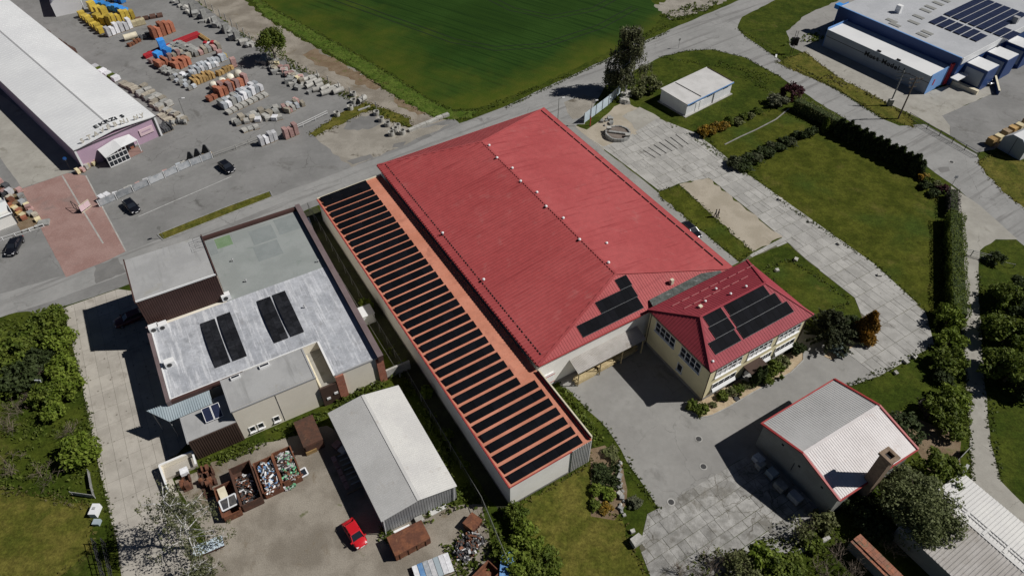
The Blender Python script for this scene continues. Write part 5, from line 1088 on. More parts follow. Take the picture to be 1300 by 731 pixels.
# ---- left thicket
TH = 'shrubs of the roadside thicket'
for i, (u, v, r, h, m, lab) in enumerate((
    (62, 408, 3.0, 3.6, 'leaf', 'rounded green shrub at thicket corner by road'), (38, 425, 2.6, 3.2, 'leaf', 'green shrub beside thicket corner shrub'), (75, 432, 2.4, 3.0, 'leaf_bright', 'yellow green shrub overlooking concrete drive'),
    (15, 448, 3.4, 4.0, 'leaf', 'broad green shrub in roadside thicket'), (-15, 440, 3.2, 3.6, 'leaf', 'green shrub by road at thicket end'), (78, 462, 2.4, 2.8, 'leaf_bright', 'bright green shrub along concrete drive edge'), (22, 480, 3.0, 3.6, 'leaf_dark', 'dark green shrub inside thicket'),
    (84, 490, 2.3, 2.6, 'leaf_bright', 'leafy shrub beside drive kerb and small white board'), (58, 500, 2.2, 2.8, 'leaf', 'green shrub above thicket clearing'), (66, 520, 1.9, 2.2, 'leaf_bright', 'low bright shrub bordering thicket clearing'),
    (100, 572, 2.5, 3.2, 'leaf_bright', 'single round green shrub beside low concrete wall'), (45, 455, 2.2, 3.0, 'leaf_dark', 'shaded shrub behind yellow green shrub'), (-8, 490, 3.0, 3.0, 'leaf', 'green shrub beside bare thicket twigs'))):
    bush('thicket_shrub', lab, u, v, r, h, m, i % 4, TH, n=1900, size=.115)
for i, (u, v, h, r, lab) in enumerate(((22, 512, 3.2, 2.4, 'leafless grey brown shrub beside thicket clearing'), (8, 540, 2.6, 2.2, 'bare branched shrub on thicket clearing grass'), (55, 600, 2.6, 2.4, 'bare shrub along meadow boundary'), (12, 590, 2.2, 2.2, 'low bare twiggy shrub by meadow boundary'), (88, 545, 2.2, 1.4, 'brown leafless shrub at drive edge'), (42, 478, 2.8, 1.8, 'grey leafless shrub amid green thicket'))):
    twiggy('bare_shrub', lab, u, v, h, r, 40 + i, stems=8)
weeds('thicket_grass', [(-20, 410), (75, 395), (112, 520), (125, 620), (118, 640), (0, 622), (-40, 600)], 5, .20, 'weed', .5, 51)
weeds('drive_weeds', [(82, 392), (86, 394), (104, 470), (130, 590), (152, 690), (146, 690), (122, 590), (97, 470)], 5, .14, 'weed', .25, 52)
weeds('boundary_weeds', [(-20, 612), (60, 622), (118, 640), (117, 650), (55, 636), (-20, 626)], 6, .16, 'dry_weed', .35, 53)
# ---- birches and single trees
birch('weeping_birch', 'pale trunked birch leaning over concrete drive beside rusty scrap', 254, 694, 12.0, 4.3, 61, n=5200, lean=(-.6, .4), size=.14)
birch('young_birch', 'small pale birch at scrapyard entrance below large birch', 268, 748, 6.5, 2.4, 62, n=2600, size=.17)
birch('roadside_birch', 'tall dark weeping birch at road bend beside blue sheet fence', 794, 117, 14.0, 5.0, 63, n=15000, mat='leaf_birch', size=.26, dens=1.5)
tree('track_tree', 'rounded green tree standing alone between stone yard and dirt track', 350, 78, 7.0, 3.7, 'leaf', 64, n=5200, size=.26)
bush('brown_shrub', 'brownish shrub at birch foot beside white shed', 826, 107, 2.6, 3.2, 'leaf_olive', 1, n=1900, size=.115); bush('brown_shrub', 'low olive shrub between birch and white shed', 812, 117, 1.9, 2.0, 'leaf_olive', 2, n=1100)
twiggy('bare_shrub', 'leafless branches under tall roadside birch', 820, 100, 3.0, 2.2, 66)
tree('round_tree', 'large round green tree between brick workshop and long barn', 1152, 664, 6.6, 4.7, 'leaf_round', 67, n=14000, size=.20, nclump=90, cz=.58)
tree('broad_tree', 'leafy green tree behind chimney of brick workshop', 1178, 614, 4.6, 3.0, 'leaf', 68, n=4000, size=.25)
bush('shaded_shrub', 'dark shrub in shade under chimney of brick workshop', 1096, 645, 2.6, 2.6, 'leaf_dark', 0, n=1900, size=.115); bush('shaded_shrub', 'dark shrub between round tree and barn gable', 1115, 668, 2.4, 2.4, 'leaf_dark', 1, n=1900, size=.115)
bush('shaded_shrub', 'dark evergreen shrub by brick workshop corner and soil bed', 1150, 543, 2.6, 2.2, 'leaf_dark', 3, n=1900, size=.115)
# ---- lower edge shrubs
LE = 'shrubs along the concrete yard edge'
for i, (u, v, r, h, m, lab) in enumerate(((968, 706, 2.0, 2.4, 'leaf_bright', 'bright yellow green shrub at concrete yard edge'), (985, 722, 2.2, 2.4, 'leaf', 'green shrub below bright yard edge shrub'), (945, 722, 2.2, 2.0, 'leaf_olive', 'olive shrub at yard edge among brown twigs'), (1010, 715, 1.8, 1.6, 'leaf', 'low green shrub beside stone wall'), (1046, 660, 1.6, 1.9, 'leaf_olive', 'sparse shrub where concrete yard meets workshop'), (1030, 690, 1.5, 1.4, 'leaf', 'small green shrub near stone wall end'))):
    bush('yard_shrub', lab, u, v, r, h, m, i % 4, LE, n=1900 if r > 2 else 1100, size=.115 if r > 2 else .16)
for i, (u, v, h, r, lab) in enumerate(((895, 716, 3.0, 2.4, 'bare dark shrub reaching over concrete slabs'), (930, 712, 2.8, 2.2, 'brown budding shrub on yard edge'), (870, 728, 2.4, 2.0, 'leafless shrub at lower end of concrete yard'), (1020, 672, 2.6, 1.6, 'thin budding shrub beside workshop shadow'), (1065, 706, 3.0, 2.2, 'bare twigs behind tiled wall'), (1078, 730, 2.6, 2.0, 'leafless brown shrub below tiled wall'), (1128, 690, 2.8, 1.8, 'bare shrub between tiled wall and barn'), (1050, 728, 2.4, 2.2, 'brown leafless shrub beside low stone wall'))):
    twiggy('bare_shrub', lab, u, v, h, r, 80 + i, leaves='leaf_olive' if i in (1, 3) else None, n=420)
weeds('yard_edge_weeds', [(850, 718), (930, 690), (1010, 680), (1060, 655), (1100, 680), (1140, 745), (850, 760)], 6, .18, 'weed', .4, 90)
stone = thing('low_stone_wall', 'low pale stone wall among yard edge shrubs', 'wall', g(1010, 700))
_sp = [g(1001, 706), g(1015, 700), g(1035, 692), g(1052, 683)]
for i in range(len(_sp) - 1):
    for k in range(4): a_, b_ = _sp[i] + (_sp[i + 1] - _sp[i]) * (k / 4 + .01), _sp[i] + (_sp[i + 1] - _sp[i]) * ((k + 1) / 4 - .01); MB().beam((a_[0], a_[1], .25), (b_[0], b_[1], .25), .4, .5 + RNG.uniform(-.08, .08)).build('stone', 'stone_light', stone)
# ---- shrubs right of the annex front and along the fence
AF = 'tall grassy shrubs by the annex corner'
for i, (u, v, r, h, lab) in enumerate(((655, 652, 1.6, 2.0, 'green shrub against white annex corner'), (668, 682, 2.2, 2.4, 'broad green shrub below annex corner'), (690, 716, 2.2, 2.2, 'green shrub on rough grass slope below annex'), (662, 718, 2.4, 2.2, 'dense green shrub beside dark wire fence'), (640, 700, 1.6, 1.6, 'green shrub tangled in wire fence'))):
    bush('leafy_shrub', lab, u, v, r, h, 'leaf_bright' if i % 2 else 'leaf', i % 4, AF, n=1900, size=.115)
for i, (u, v, r, h, m, lab) in enumerate(((463, 388, 1.3, 2.2, 'leaf_bright', 'bright sapling beside small white box roof'), (540, 498, 1.0, 1.8, 'leaf_bright', 'sapling growing through wire fence near shed corner'), (568, 550, .9, 1.5, 'leaf', 'sapling on fence line halfway along shed'), (590, 588, .6, .9, 'leaf_bright', 'small sprig on fence line near shed end'), (512, 462, .8, 1.1, 'leaf', 'low sapling by pale block at building corner'))):
    bush('sapling', lab, u, v, r, h, m, i % 4, 'saplings along the wire fence', n=1100, size=.2)
weeds('shed_weeds', [(398, 545), (440, 495), (500, 470), (514, 482), (505, 490), (418, 526)], 16, .24, 'weed', .8, 92); weeds('shed_weeds', [(508, 488), (520, 482), (600, 640), (560, 655), (500, 690), (480, 690), (484, 664), (580, 618)], 10, .22, 'weed', .6, 93); weeds('shed_weeds', [(250, 590), (310, 562), (400, 525), (420, 525), (400, 540), (330, 570), (250, 602)], 16, .2, 'weed', .5, 94); weeds('shed_weeds', [(560, 690), (600, 670), (640, 700), (640, 731), (575, 731)], 10, .2, 'weed', .45, 95); weeds('fence_weeds', [(480, 440), (520, 490), (600, 640), (640, 731), (660, 731), (610, 620), (500, 440)], 5, .2, 'weed', .5, 96)
weeds('wall_weeds', [(714, 492), (722, 494), (768, 560), (752, 572), (735, 545)], 14, .2, 'leaf', .8, 97)
# rockery with ivy, low conifers
weeds('ivy_cover', [(752, 590), (785, 588), (788, 622), (752, 618)], 26, .20, 'leaf_dark', .5, 98, False)
for i, (u, v, r, h, m, lab) in enumerate(((758, 622, 1.0, .9, 'leaf_bright', 'yellow green creeping shrub in rockery bed'), (772, 628, 1.0, .8, 'leaf_bright', 'low bright shrub in middle of rockery bed'), (756, 640, .9, .7, 'leaf', 'low green shrub at rockery kerb'), (770, 645, .9, .7, 'leaf_yellow', 'yellowish low shrub at rockery bottom'), (806, 638, 1.0, .8, 'leaf_grey', 'grey green low shrub beside rockery stones'), (762, 600, 1.2, .9, 'leaf_dark', 'dark creeping shrub at rockery top'), (775, 575, 1.3, .8, 'leaf_olive', 'olive ground shrub between annex wall and rockery'))):
    bush('rockery_shrub', lab, u, v, r, h, m, i % 4, 'low shrubs in the rockery', n=1100)
r_ = random.Random(5)
_rk = MB(); _ico = [(0, 0, .5), (.45, 0, .2), (.14, .43, .22), (-.36, .26, .18), (-.36, -.26, .2), (.14, -.43, .18), (.36, .26, -.2), (-.14, .43, -.2), (-.45, 0, -.2), (-.14, -.43, -.2), (.36, -.26, -.2), (0, 0, -.4)]
_icf = [(0, 1, 2), (0, 2, 3), (0, 3, 4), (0, 4, 5), (0, 5, 1), (1, 6, 2), (2, 7, 3), (3, 8, 4), (4, 9, 5), (5, 10, 1), (6, 7, 2), (7, 8, 3), (8, 9, 4), (9, 10, 5), (10, 6, 1), (11, 7, 6), (11, 8, 7), (11, 9, 8), (11, 10, 9), (11, 6, 10)]
def block_mesh(m, seed):
    q = random.Random(seed); c = [(x * q.uniform(.38, .56), y * q.uniform(.38, .56), z * q.uniform(.36, .52)) for x, y, z in ((-1, -1, -1), (1, -1, -1), (1, 1, -1), (-1, 1, -1), (-1, -1, 1), (1, -1, 1), (1, 1, 1), (-1, 1, 1))]
    return MB().hexa(c[:4], c[4:]).mesh('rock', m)
rock_me = {m: [MB().add(_ico, _icf).mesh('rock', m)] + [block_mesh(m, k) for k in range(3)] for m in ('stone_light', 'stone_grey')}
def rock(label, P, s, m='stone_light', group=None, name='rock'):
    o = inst(name, r_.choice(rock_me[m]), (P[0], P[1], s * .3), r_.uniform(0, 6), (s * r_.uniform(.8, 1.3), s * r_.uniform(.7, 1.1), s * r_.uniform(.6, .9))); tag(o, label, 'rock', group); return o
for k in range(16): rock('pale edging stone along rockery bed', g(787 + r_.uniform(-3, 3) + (k / 16) * 3, 588 + k * 4.4), r_.uniform(.35, .65), ('stone_grey', 'stone_light')[k % 3 == 0], 'stones edging the rockery')
rock('single large pale boulder on red soil by concrete slabs', g(808, 688), 1.3); rock('small white stone above boulder on red soil', g(803, 675), .55)
for k, (u, v) in enumerate(((990, 254), (1028, 282), (1065, 310), (1116, 350), (1010, 330), (986, 344), (1161, 454), (1137, 474), (1150, 460))): rock('pale marker stone beside concrete path lawn', g(u, v), .6, 'stone_light', 'marker stones on the path edge')
# ---- office wing planting
WP = 'clipped shrubs in the office flower bed'
for i, (u, v, r, h, m, lab) in enumerate(((880, 514, 1.0, 1.0, 'leaf', 'clipped shrub at office wing corner'), (893, 519, 1.1, 1.2, 'leaf', 'round clipped shrub beside bed corner kerb'), (918, 502, .95, 1.0, 'leaf', 'round shrub before office front window'), (927, 498, .9, 1.0, 'leaf_olive', 'olive round shrub beside front window shrub'), (938, 494, .9, .9, 'leaf', 'small round shrub near office doorstep'), (906, 514, .55, .5, 'leaf_olive', 'tiny shrub near bed corner'), (946, 488, .9, .9, 'leaf_olive', 'low shrub beside columnar conifers'), (972, 478, 1.3, 1.5, 'leaf', 'large shrub right of columnar conifers'), (984, 469, 1.5, 1.7, 'leaf', 'large shrub under office bay windows'), (995, 460, 1.3, 1.5, 'leaf_olive', 'olive shrub near end of flower bed'), (1013, 443, 1.3, 1.9, 'leaf_dark', 'tall dark shrub at office building end'))):
    bush('clipped_shrub', lab, u, v, r, h, m, i % 4, WP, n=1100)
cone('columnar_conifer', 'slim dark columnar conifer beside office doorstep', 957, 487, .8, 3.6, 'leaf_dark', 0); cone('columnar_conifer', 'slim dark columnar conifer before office bay windows', 965, 483, .8, 3.2, 'leaf_dark', 1)
spruce('spreading_spruce', 'broad grey green spruce at office corner lawn', 1049, 430, 5.6, 4.5, 101, n=7000)
cone('golden_conifer', 'golden orange conifer beside concrete path', 1095, 428, 1.9, 5.4, 'leaf_orange', 2, n=3200, size=.06)
bush('blue_juniper', 'pale blue juniper at forecourt corner', 1066, 444, 1.3, 1.2, 'leaf_blue', 0); bush('heather_shrub', 'dull purple heather between spruce and golden conifer', 1078, 424, 1.9, 1.2, 'leaf_heather', 1, n=1900, size=.115); bush('dark_juniper', 'dark juniper left of golden conifer', 1080, 410, 1.6, 2.0, 'leaf_dark', 2, n=1900, size=.115)
# ---- lawn shrubs and hedges on the right
ln = 'junipers dividing the lawns'
for i in range(11):
    t_ = i / 10; u = 935 + (1012 - 935) * t_; v = 207 - 36 * t_ + (4 if i % 2 else 0)
    bush('spreading_juniper', ('spreading dark juniper at concrete path end of row' if i < 3 else 'dark juniper in middle of lawn divider row' if i < 8 else 'low dark juniper near pale edging of divider row'), u, v, 1.9 - .6 * t_, 1.7 - .6 * t_, 'leaf_dark' if i % 3 else 'leaf_spruce', i % 4, ln, n=1100)
for i, (u, v, r, h) in enumerate(((1018, 172, 1.0, 1.5), (1026, 168, 1.1, 1.7), (1034, 165, 1.0, 1.4))): bush('round_shrub', 'round dark shrub beside slim conifer at hedge end', u, v, r, h, 'leaf_dark', i, 'round shrubs at hedge end', n=1100)
cone('slim_conifer', 'slim green conifer between round shrubs and hedge', 1046, 167, .8, 3.0, 'leaf', 1)
bush('purple_shrub', 'dark purple leaved shrub at road hedge start', 1007, 117, 2.4, 3.4, 'leaf_purple', 0, n=1900, size=.115); bush('grey_shrub', 'grey green shrub left of purple leaved shrub', 987, 127, 2.2, 2.4, 'leaf_grey', 1, n=1900, size=.115)
hedge('mixed_hedge', 'loose mixed hedge along road behind purple shrub', [g(1008, 138), g(1030, 148), g(1052, 160), g(1066, 166)], 2.2, 2.5, 'leaf_olive', 110, n_per=420)
for i in range(9):
    t_ = i / 8; bush('garden_shrub', ('yellow flowering forsythia shrub beside concrete slabs' if i < 4 else 'green shrub continuing row from yellow forsythia'), 893 + 68 * t_, 167 - 25 * t_ + (2 if i % 2 else -1), 1.5 - .5 * t_, 1.9 - .9 * t_, 'leaf_yellow' if i < 4 else ('leaf_olive' if i % 2 else 'leaf'), i % 4, 'yellow forsythia shrubs' if i < 4 else 'green shrubs in the garden row', n=1100)
for i in range(34):
    t_ = i / 33; a_ = g(1062, 170); b_ = g(1165, 222); P = a_ + (b_ - a_) * t_
    t = thing('thuja', 'dark pointed thuja in dense row along road', 'conifer', (P[0], P[1], 0), 'thujas in the roadside row'); inst('foliage', unit_cone('leaf_dark', i % 3), (0, 0, 0), i, (3.4, 3.4, 3.3 + .45 * math.sin(i * 2.1) + .25 * math.sin(i * 5.3)), t); inst('stem', _stem, (0, 0, 0), 0, (1, 1, 2), t)
for i, (u, v, m) in enumerate(((1172, 224, 'leaf_yellow'), (1180, 229, 'leaf'), (1190, 234, 'leaf_olive'), (1198, 240, 'leaf_purple'), (1176, 236, 'leaf_dark'), (1188, 245, 'leaf_dark'))): bush('border_shrub', ('yellow shrub at thuja row end', 'green shrub beside yellow border shrub', 'olive shrub in road corner border', 'reddish shrub at lane corner', 'dark shrub behind yellow border shrub', 'dark shrub in lane corner border shade')[i], u, v, 1.2, 1.2, m, i % 4, 'shrubs of the lane corner border', n=1100)
hedge('brown_hedge', 'short brownish clipped hedge at lane corner', [g(1206, 250), g(1207, 277)], 1.7, 1.9, 'leaf_heather', 111)
hedge('clipped_hedge', 'long clipped bright green hedge along concrete lane', [g(1207, 282), g(1208, 320), g(1210, 380), g(1212, 410)], 2.4, 2.5, 'leaf', 112, n_per=1100, size=.15, wav=.04)
for i, (u, v, r, h, m, lab) in enumerate(((1206, 402, 2.3, 3.2, 'leaf_bright', 'bright green tree shrub at end of clipped hedge'), (1208, 430, 2.2, 2.8, 'leaf_bright', 'leafy shrub beside lane below clipped hedge'), (1206, 458, 2.4, 2.8, 'leaf', 'flowering green shrub with white blossom by lane'), (1198, 476, 1.6, 1.8, 'leaf_dark', 'dark shrub behind white blossom shrub'), (1210, 506, 2.4, 3.0, 'leaf_bright', 'yellow green shrub at workshop garden'), (1196, 516, 2.6, 3.2, 'leaf', 'large green shrub between lane and workshop garden'), (1208, 536, 2.4, 2.8, 'leaf', 'green shrub above barn corner'), (1180, 520, 1.6, 1.8, 'leaf_heather', 'brown shrub in workshop garden soil'))):
    bush('lane_shrub', lab, u, v, r, h, m, i % 4, 'shrubs along the concrete lane', n=1900, size=.115)
for i, (u, v, r, h, lab) in enumerate(((1280, 378, 2.6, 3.6, 'dark tree shrub at upper lawn right of lane'), (1300, 370, 2.8, 3.6, 'dark shrub behind upper lane lawn shrub'), (1282, 420, 3.2, 4.2, 'large dark shrub in middle of lane lawn'), (1308, 412, 3.0, 3.8, 'dark green shrub behind middle lawn shrub'), (1286, 470, 3.4, 4.4, 'largest dark shrub shading concrete lane'), (1312, 480, 3.2, 4.0, 'dark shrub behind largest lane shrub'))):
    bush('lawn_tree', lab, u, v, r * 1.12, h * 1.1, 'leaf_dark' if i % 2 else 'leaf', i % 4, 'dark shrubs right of the lane', n=3600, size=.085)
bush('ball_shrub', 'round dark shrub beside lane gate', 1266, 328, 1.5, 1.7, 'leaf_dark', 2, n=1900, size=.115)
weeds('crossing_weeds', [(838, 20), (880, 4), (915, 2), (900, 14), (860, 28)], 5, .22, 'leaf', .6, 120); weeds('verge_weeds', [(755, 82), (840, 30), (850, 34), (770, 76), (700, 106), (600, 148), (580, 148), (690, 106)], 6, .15, 'weed', .25, 121); weeds('track_weeds', [(300, 40), (330, 52), (420, 106), (520, 158), (512, 162), (410, 112), (300, 48)], 7, .18, 'weed', .4, 122)
weeds('verge_weeds', [(318, 0), (335, 3), (447, 66), (545, 127), (560, 150), (508, 126), (400, 58)], 1.5, .13, 'weed', .15, 123); weeds('hedge_weeds', [(1030, 56), (1085, 30), (1078, 28), (1005, 50), (990, 60)], 3, .3, 'leaf', .5, 124); weeds('pole_weeds', [(990, 84), (1100, 122), (1160, 152), (1158, 146), (1060, 98)], 3, .22, 'dry_weed', .4, 125)
weeds('slab_weeds', [(830, 150), (880, 168), (950, 222), (946, 226), (880, 176)], 5, .16, 'weed', .25, 126); weeds('house_weeds', [(905, 75), (965, 90), (990, 108), (975, 118), (930, 95)], 4, .16, 'weed', .25, 127)

# ================================================================== VEHICLES
def car(label, u, v, u2, v2, paint, L=4.2, Wd=1.75, Ht=1.45, hatch=True, group=None, name='parked_car'):
    """(u, v) rear centre and (u2, v2) front centre on the ground"""
    a, b = g(u, v), g(u2, v2); c = (a + b) / 2; ang = math.atan2(*(b - a)[1::-1]); t = thing(name, label, 'car', (0, 0, 0), group); w = Wd / 2; x0, x1 = -L / 2, L / 2
    # stations: x, half width, sill z, shoulder z
    st = [(x0, .80, .42, .80), (x0 + .12, .93, .30, .93), (x0 + .7, 1.0, .24, .97), (0, 1.0, .22, .95), (x1 - 1.0, .99, .24, .88), (x1 - .35, .94, .28, .78), (x1 - .05, .80, .36, .66), (x1, .72, .42, .60)]
    bd = MB(); vs = []
    for x, k, z0, z1 in st: vs += [(x, -w * k * .94, z0), (x, -w * k, (z0 + z1) / 2), (x, -w * k * .95, z1), (x, -w * k * .72, z1 + .05), (x, 0, z1 + .07), (x, w * k * .72, z1 + .05), (x, w * k * .95, z1), (x, w * k, (z0 + z1) / 2), (x, w * k * .94, z0)]
    n = 9; fs = []
    for i in range(len(st) - 1): fs += [(i * n + j, i * n + j + 1, (i + 1) * n + j + 1, (i + 1) * n + j) for j in range(n - 1)] + [(i * n + n - 1, i * n, (i + 1) * n, (i + 1) * n + n - 1)]
    fs += [tuple(range(n)), tuple(range((len(st) - 1) * n + n - 1, (len(st) - 1) * n - 1, -1))]
    o = bd.add(vs, fs).build('body', paint, t, smooth=True)
    cb0, ct0, ct1, cb1 = (x0 + .25 if hatch else x0 + .75), (x0 + .75 if hatch else x0 + 1.25), .35, 1.15; wt = w * .72; wb = w * .9; zb = .95
    def P(x, y, z): return (x, y, z)
    MB().hexa([P(ct0, -wt, Ht - .06), P(ct1, -wt, Ht - .06), P(ct1, wt, Ht - .06), P(ct0, wt, Ht - .06)], [P(ct0 + .08, -wt * .92, Ht), P(ct1 - .08, -wt * .92, Ht), P(ct1 - .08, wt * .92, Ht), P(ct0 + .08, wt * .92, Ht)]).build('roof', paint, t)
    MB().hexa([P(cb0 + .06, -wb + .05, zb - .1), P(cb1 - .06, -wb + .05, zb - .1), P(cb1 - .06, wb - .05, zb - .1), P(cb0 + .06, wb - .05, zb - .1)], [P(ct0 + .04, -wt + .03, Ht - .05), P(ct1 - .04, -wt + .03, Ht - .05), P(ct1 - .04, wt - .03, Ht - .05), P(ct0 + .04, wt - .03, Ht - .05)]).build('cabin_glass', 'glass', t)
    for s in (-1, 1):
        for p, q in (((cb0, s * wb, zb), (ct0, s * wt, Ht - .04)), ((cb1, s * wb, zb), (ct1, s * wt, Ht - .04)), ((-.15, s * wb, zb), (-.2, s * wt, Ht - .04))): MB().beam(p, q, .07, .07, up=(0, 1, 0)).build('pillar', paint, t)
        MB().box(lambda x, y, z: (x, y, z), .95, 1.12, s * w - .02 + (0 if s > 0 else -.16), s * w + .14 + (.02 if s > 0 else -.10), .93, 1.06).build('wing_mirror', paint, t)
        MB().box(lambda x, y, z: (x, y, z), x1 - .26, x1 - .04, min(s * w * .5, s * w * .82), max(s * w * .5, s * w * .82), .60, .74).build('headlight', 'lamp_white', t)
        MB().box(lambda x, y, z: (x, y, z), x0 + .0, x0 + .1, min(s * w * .6, s * w * .88), max(s * w * .6, s * w * .88), .68, .88).build('tail_light', 'lamp_red', t)
        for x in (x0 + .8, x1 - .85):
            wh_ = MB().tube((x, s * (w - .2), .31), (x, s * (w + .02), .31), .31, .31, 16).build('wheel', 'black_rubber', t); MB().tube((x, s * (w + .0), .31), (x, s * (w + .035), .31), .19, .17, 12).build('rim', 'rim', wh_)
    MB().box(lambda x, y, z: (x, y, z), x1 - .02, x1 + .02, -.26, .26, .42, .53).build('number_plate', 'white_trim', t)
    t.location = tuple(c); t.rotation_euler = (0, 0, ang); return t
car('black hatchback parked against yard fence by block paving', 162, 258, 175, 272, 'car_black', group=None)
car('black car parked by fence near dark upright wedges', 283, 210, 295, 220, 'car_black', L=4.0)
car('black estate car parked below display kiosk', 27, 303, 13, 328, 'car_black', L=4.4, hatch=False)
car('bright red hatchback parked beside storage shed', 444, 668, 459, 692, 'car_red', L=3.75, Wd=1.62, Ht=1.42)
car('dark maroon car standing in shadow of tall brown block', 184, 400, 150, 414, 'car_maroon', L=4.6)
car('dark car parked along hall path behind red roof', 868, 289, 884, 303, 'car_black', L=4.3)
car('dark car in front of blue factory loading dock', 1242, 98, 1256, 110, 'car_black', L=4.2)
def wheels(t, pts, r=.35, w=.22, F=lambda x, y, z: (x, y, z)):
    for x, y in pts: o = MB().tube(F(x, y - w / 2, r), F(x, y + w / 2, r), r, r, 14).build('wheel', 'black_rubber', t); MB().tube(F(x, y - w / 2 - .02, r), F(x, y + w / 2 + .02, r), r * .5, r * .5, 10).build('rim', 'rim', o)
tp = g(1232, 93); trl = thing('flatbed_trailer', 'small flatbed trailer with round drum beside blue dock', 'trailer', (0, 0, 0))
MB().box(lambda x, y, z: (x, y, z), -1.6, 1.6, -.9, .9, .6, .75).build('deck', 'galvanised', trl); MB().tube((-1.0, -.4, 1.15), (-1.0, .4, 1.15), .5, .5, 16).build('drum', 'stone_light', trl); wheels(trl, ((-.3, -.95), (-.3, .95))); MB().beam((1.6, 0, .65), (2.8, 0, .5), .1, .1).build('drawbar', 'dark_steel', trl)
trl.location = tuple(tp); trl.rotation_euler = (0, 0, .2)

# ================================================================== PEOPLE
def person(label, u, v, jacket, ang, step=.18):
    P0 = g(u, v); t = thing('person', label, 'person', (0, 0, 0), None)
    J = [(0, 0, .95), (0, 0, 1.18), (0, 0, 1.42), (0, 0, 1.53), (.10, 0, .90), (.11, step, .48), (.11, step * .9, .08), (.11, step * .9 + .16, .04), (-.10, 0, .90), (-.11, -step, .48), (-.11, -step * 1.3, .08), (-.11, -step * 1.3 + .16, .04), (.19, 0, 1.40), (.26, -.05, 1.12), (.25, .06, .88), (-.19, 0, 1.40), (-.26, .05, 1.12), (-.25, .12, .88)]
    R = [.15, .14, .15, .06, .11, .075, .055, .045, .11, .075, .055, .045, .07, .05, .04, .07, .05, .04]
    E = [(0, 1), (1, 2), (2, 3), (0, 4), (4, 5), (5, 6), (6, 7), (0, 8), (8, 9), (9, 10), (10, 11), (2, 12), (12, 13), (13, 14), (2, 15), (15, 16), (16, 17)]
    me = bpy.data.meshes.new('body'); me.from_pydata(J, E, []); me.materials.append(mt[jacket]); o = bpy.data.objects.new('body', me); COL.objects.link(o); o.parent = t
    me.skin_vertices.new() if hasattr(me.skin_vertices, 'new') and not me.skin_vertices else None
    md = o.modifiers.new('skin', 'SKIN')
    for i, sv in enumerate(me.skin_vertices[0].data): sv.radius = (R[i], R[i] * .8); sv.use_root = i == 0
    o.modifiers.new('sub', 'SUBSURF').render_levels = 2
    hb = bmesh.new(); bmesh.ops.create_uvsphere(hb, u_segments=12, v_segments=10, radius=.105); hm = bpy.data.meshes.new('head')
    for vv in hb.verts: vv.co.z *= 1.18; vv.co.y *= 1.08
    nz = [q for q in hb.verts if q.co.y > .09 and abs(q.co.x) < .04 and abs(q.co.z) < .03]
    for q in nz: q.co.y += .02
    hb.to_mesh(hm); hb.free(); hm.materials.append(mt['skin']); inst('head', hm, (0, .02, 1.64), 0, 1, t)
    hb = bmesh.new(); bmesh.ops.create_uvsphere(hb, u_segments=12, v_segments=10, radius=.114); bmesh.ops.delete(hb, geom=[q for q in hb.verts if q.co.z < -.01 and q.co.y > -.03], context='VERTS'); hm = bpy.data.meshes.new('hair'); hb.to_mesh(hm); hb.free(); hm.materials.append(mt['hair']); inst('hair', hm, (0, .005, 1.665), 0, 1, t)
    for s in (-1, 1):
        hd = MB(); hx, hy, hz = s * .25, (.06 if s > 0 else .12), .86; hd.box(lambda x, y, z: (hx + x, hy + y, hz + z), -.02, .02, -.04, .04, -.09, .02)
        for k in range(4): hd.tube((hx, hy - .03 + k * .02, hz - .08), (hx - s * .012, hy - .025 + k * .02, hz - .155 - (.012 if k in (1, 2) else 0)), .0095, .007, 5)
        hd.tube((hx, hy + .04, hz - .02), (hx - s * .01, hy + .065, hz - .09), .010, .008, 5); hd.build('hand', 'skin', t)
    t.location = tuple(P0); t.rotation_euler = (0, 0, ang)
person('person in dark jacket and trousers standing at grass strip edge', 907.5, 275.8, 'cloth_navy', 1.2); person('person in black clothing standing on sand beside companion', 910.8, 275.6, 'cloth_dark', -2.0, .1)

# ================================================================== POLES, FENCES, SIGNS
def lamp(label, u, v, h, red=False):
    P = g(u, v); t = thing('street_lamp', label, 'lamp post', P); MB().tube(P, P + [0, 0, h], .08, .05, 8).build('pole', 'steel_pole', t)
    if red: MB().tube(P, P + [0, 0, 2.2], .095, .09, 8).build('red_base', 'red_paint', t)
    MB().beam(P + [-.05, 0, h], P + [.9, .2, h + .15], .06, .06).build('arm', 'steel_pole', t); MB().hexa([P + [.6, .0, h + .08], P + [1.2, .1, h + .1], P + [1.15, .35, h + .1], P + [.55, .25, h + .08]], [P + [.65, .03, h + .2], P + [1.15, .13, h + .2], P + [1.1, .32, h + .2], P + [.6, .22, h + .2]]).build('lantern', 'white_trim', t); return t
lamp('grey street lamp beside red roofed hall corner', 708, 156, 5.5); lamp('red based street lamp in front of blue sheet fence', 749, 160, 5.6, True); lamp('thin white flag lamp beside stone yard entrance', 235, 148, 4.0)
def sign(label, u, v, h, face, col='sign_blue', round_=True):
    P = g(u, v); t = thing('road_sign', label, 'sign', P); MB().tube(P, P + [0, 0, h], .035, .035, 7).build('post', 'steel_pole', t); d = np.array([math.cos(face), math.sin(face), 0])
    (MB().tube(P + [0, 0, h] - d * .02, P + [0, 0, h] + d * .02, .33, .33, 18) if round_ else MB().beam(P + [0, 0, h - .3], P + [0, 0, h + .3], .6, .03, up=tuple(d))).build('plate', col, t); return t
sign('round blue sign at merchant hall corner', 90, 216, 2.6, -1.2); sign('small grey sign at end of grass island', 208, 303, 2.4, 2.5, 'steel_pole'); sign('small road sign at junction grass corner', 861, 62, 2.2, -1.0, 'steel_pole'); sign('white square sign at lane corner', 1208, 236, 2.0, -1.6, 'white_trim', False)
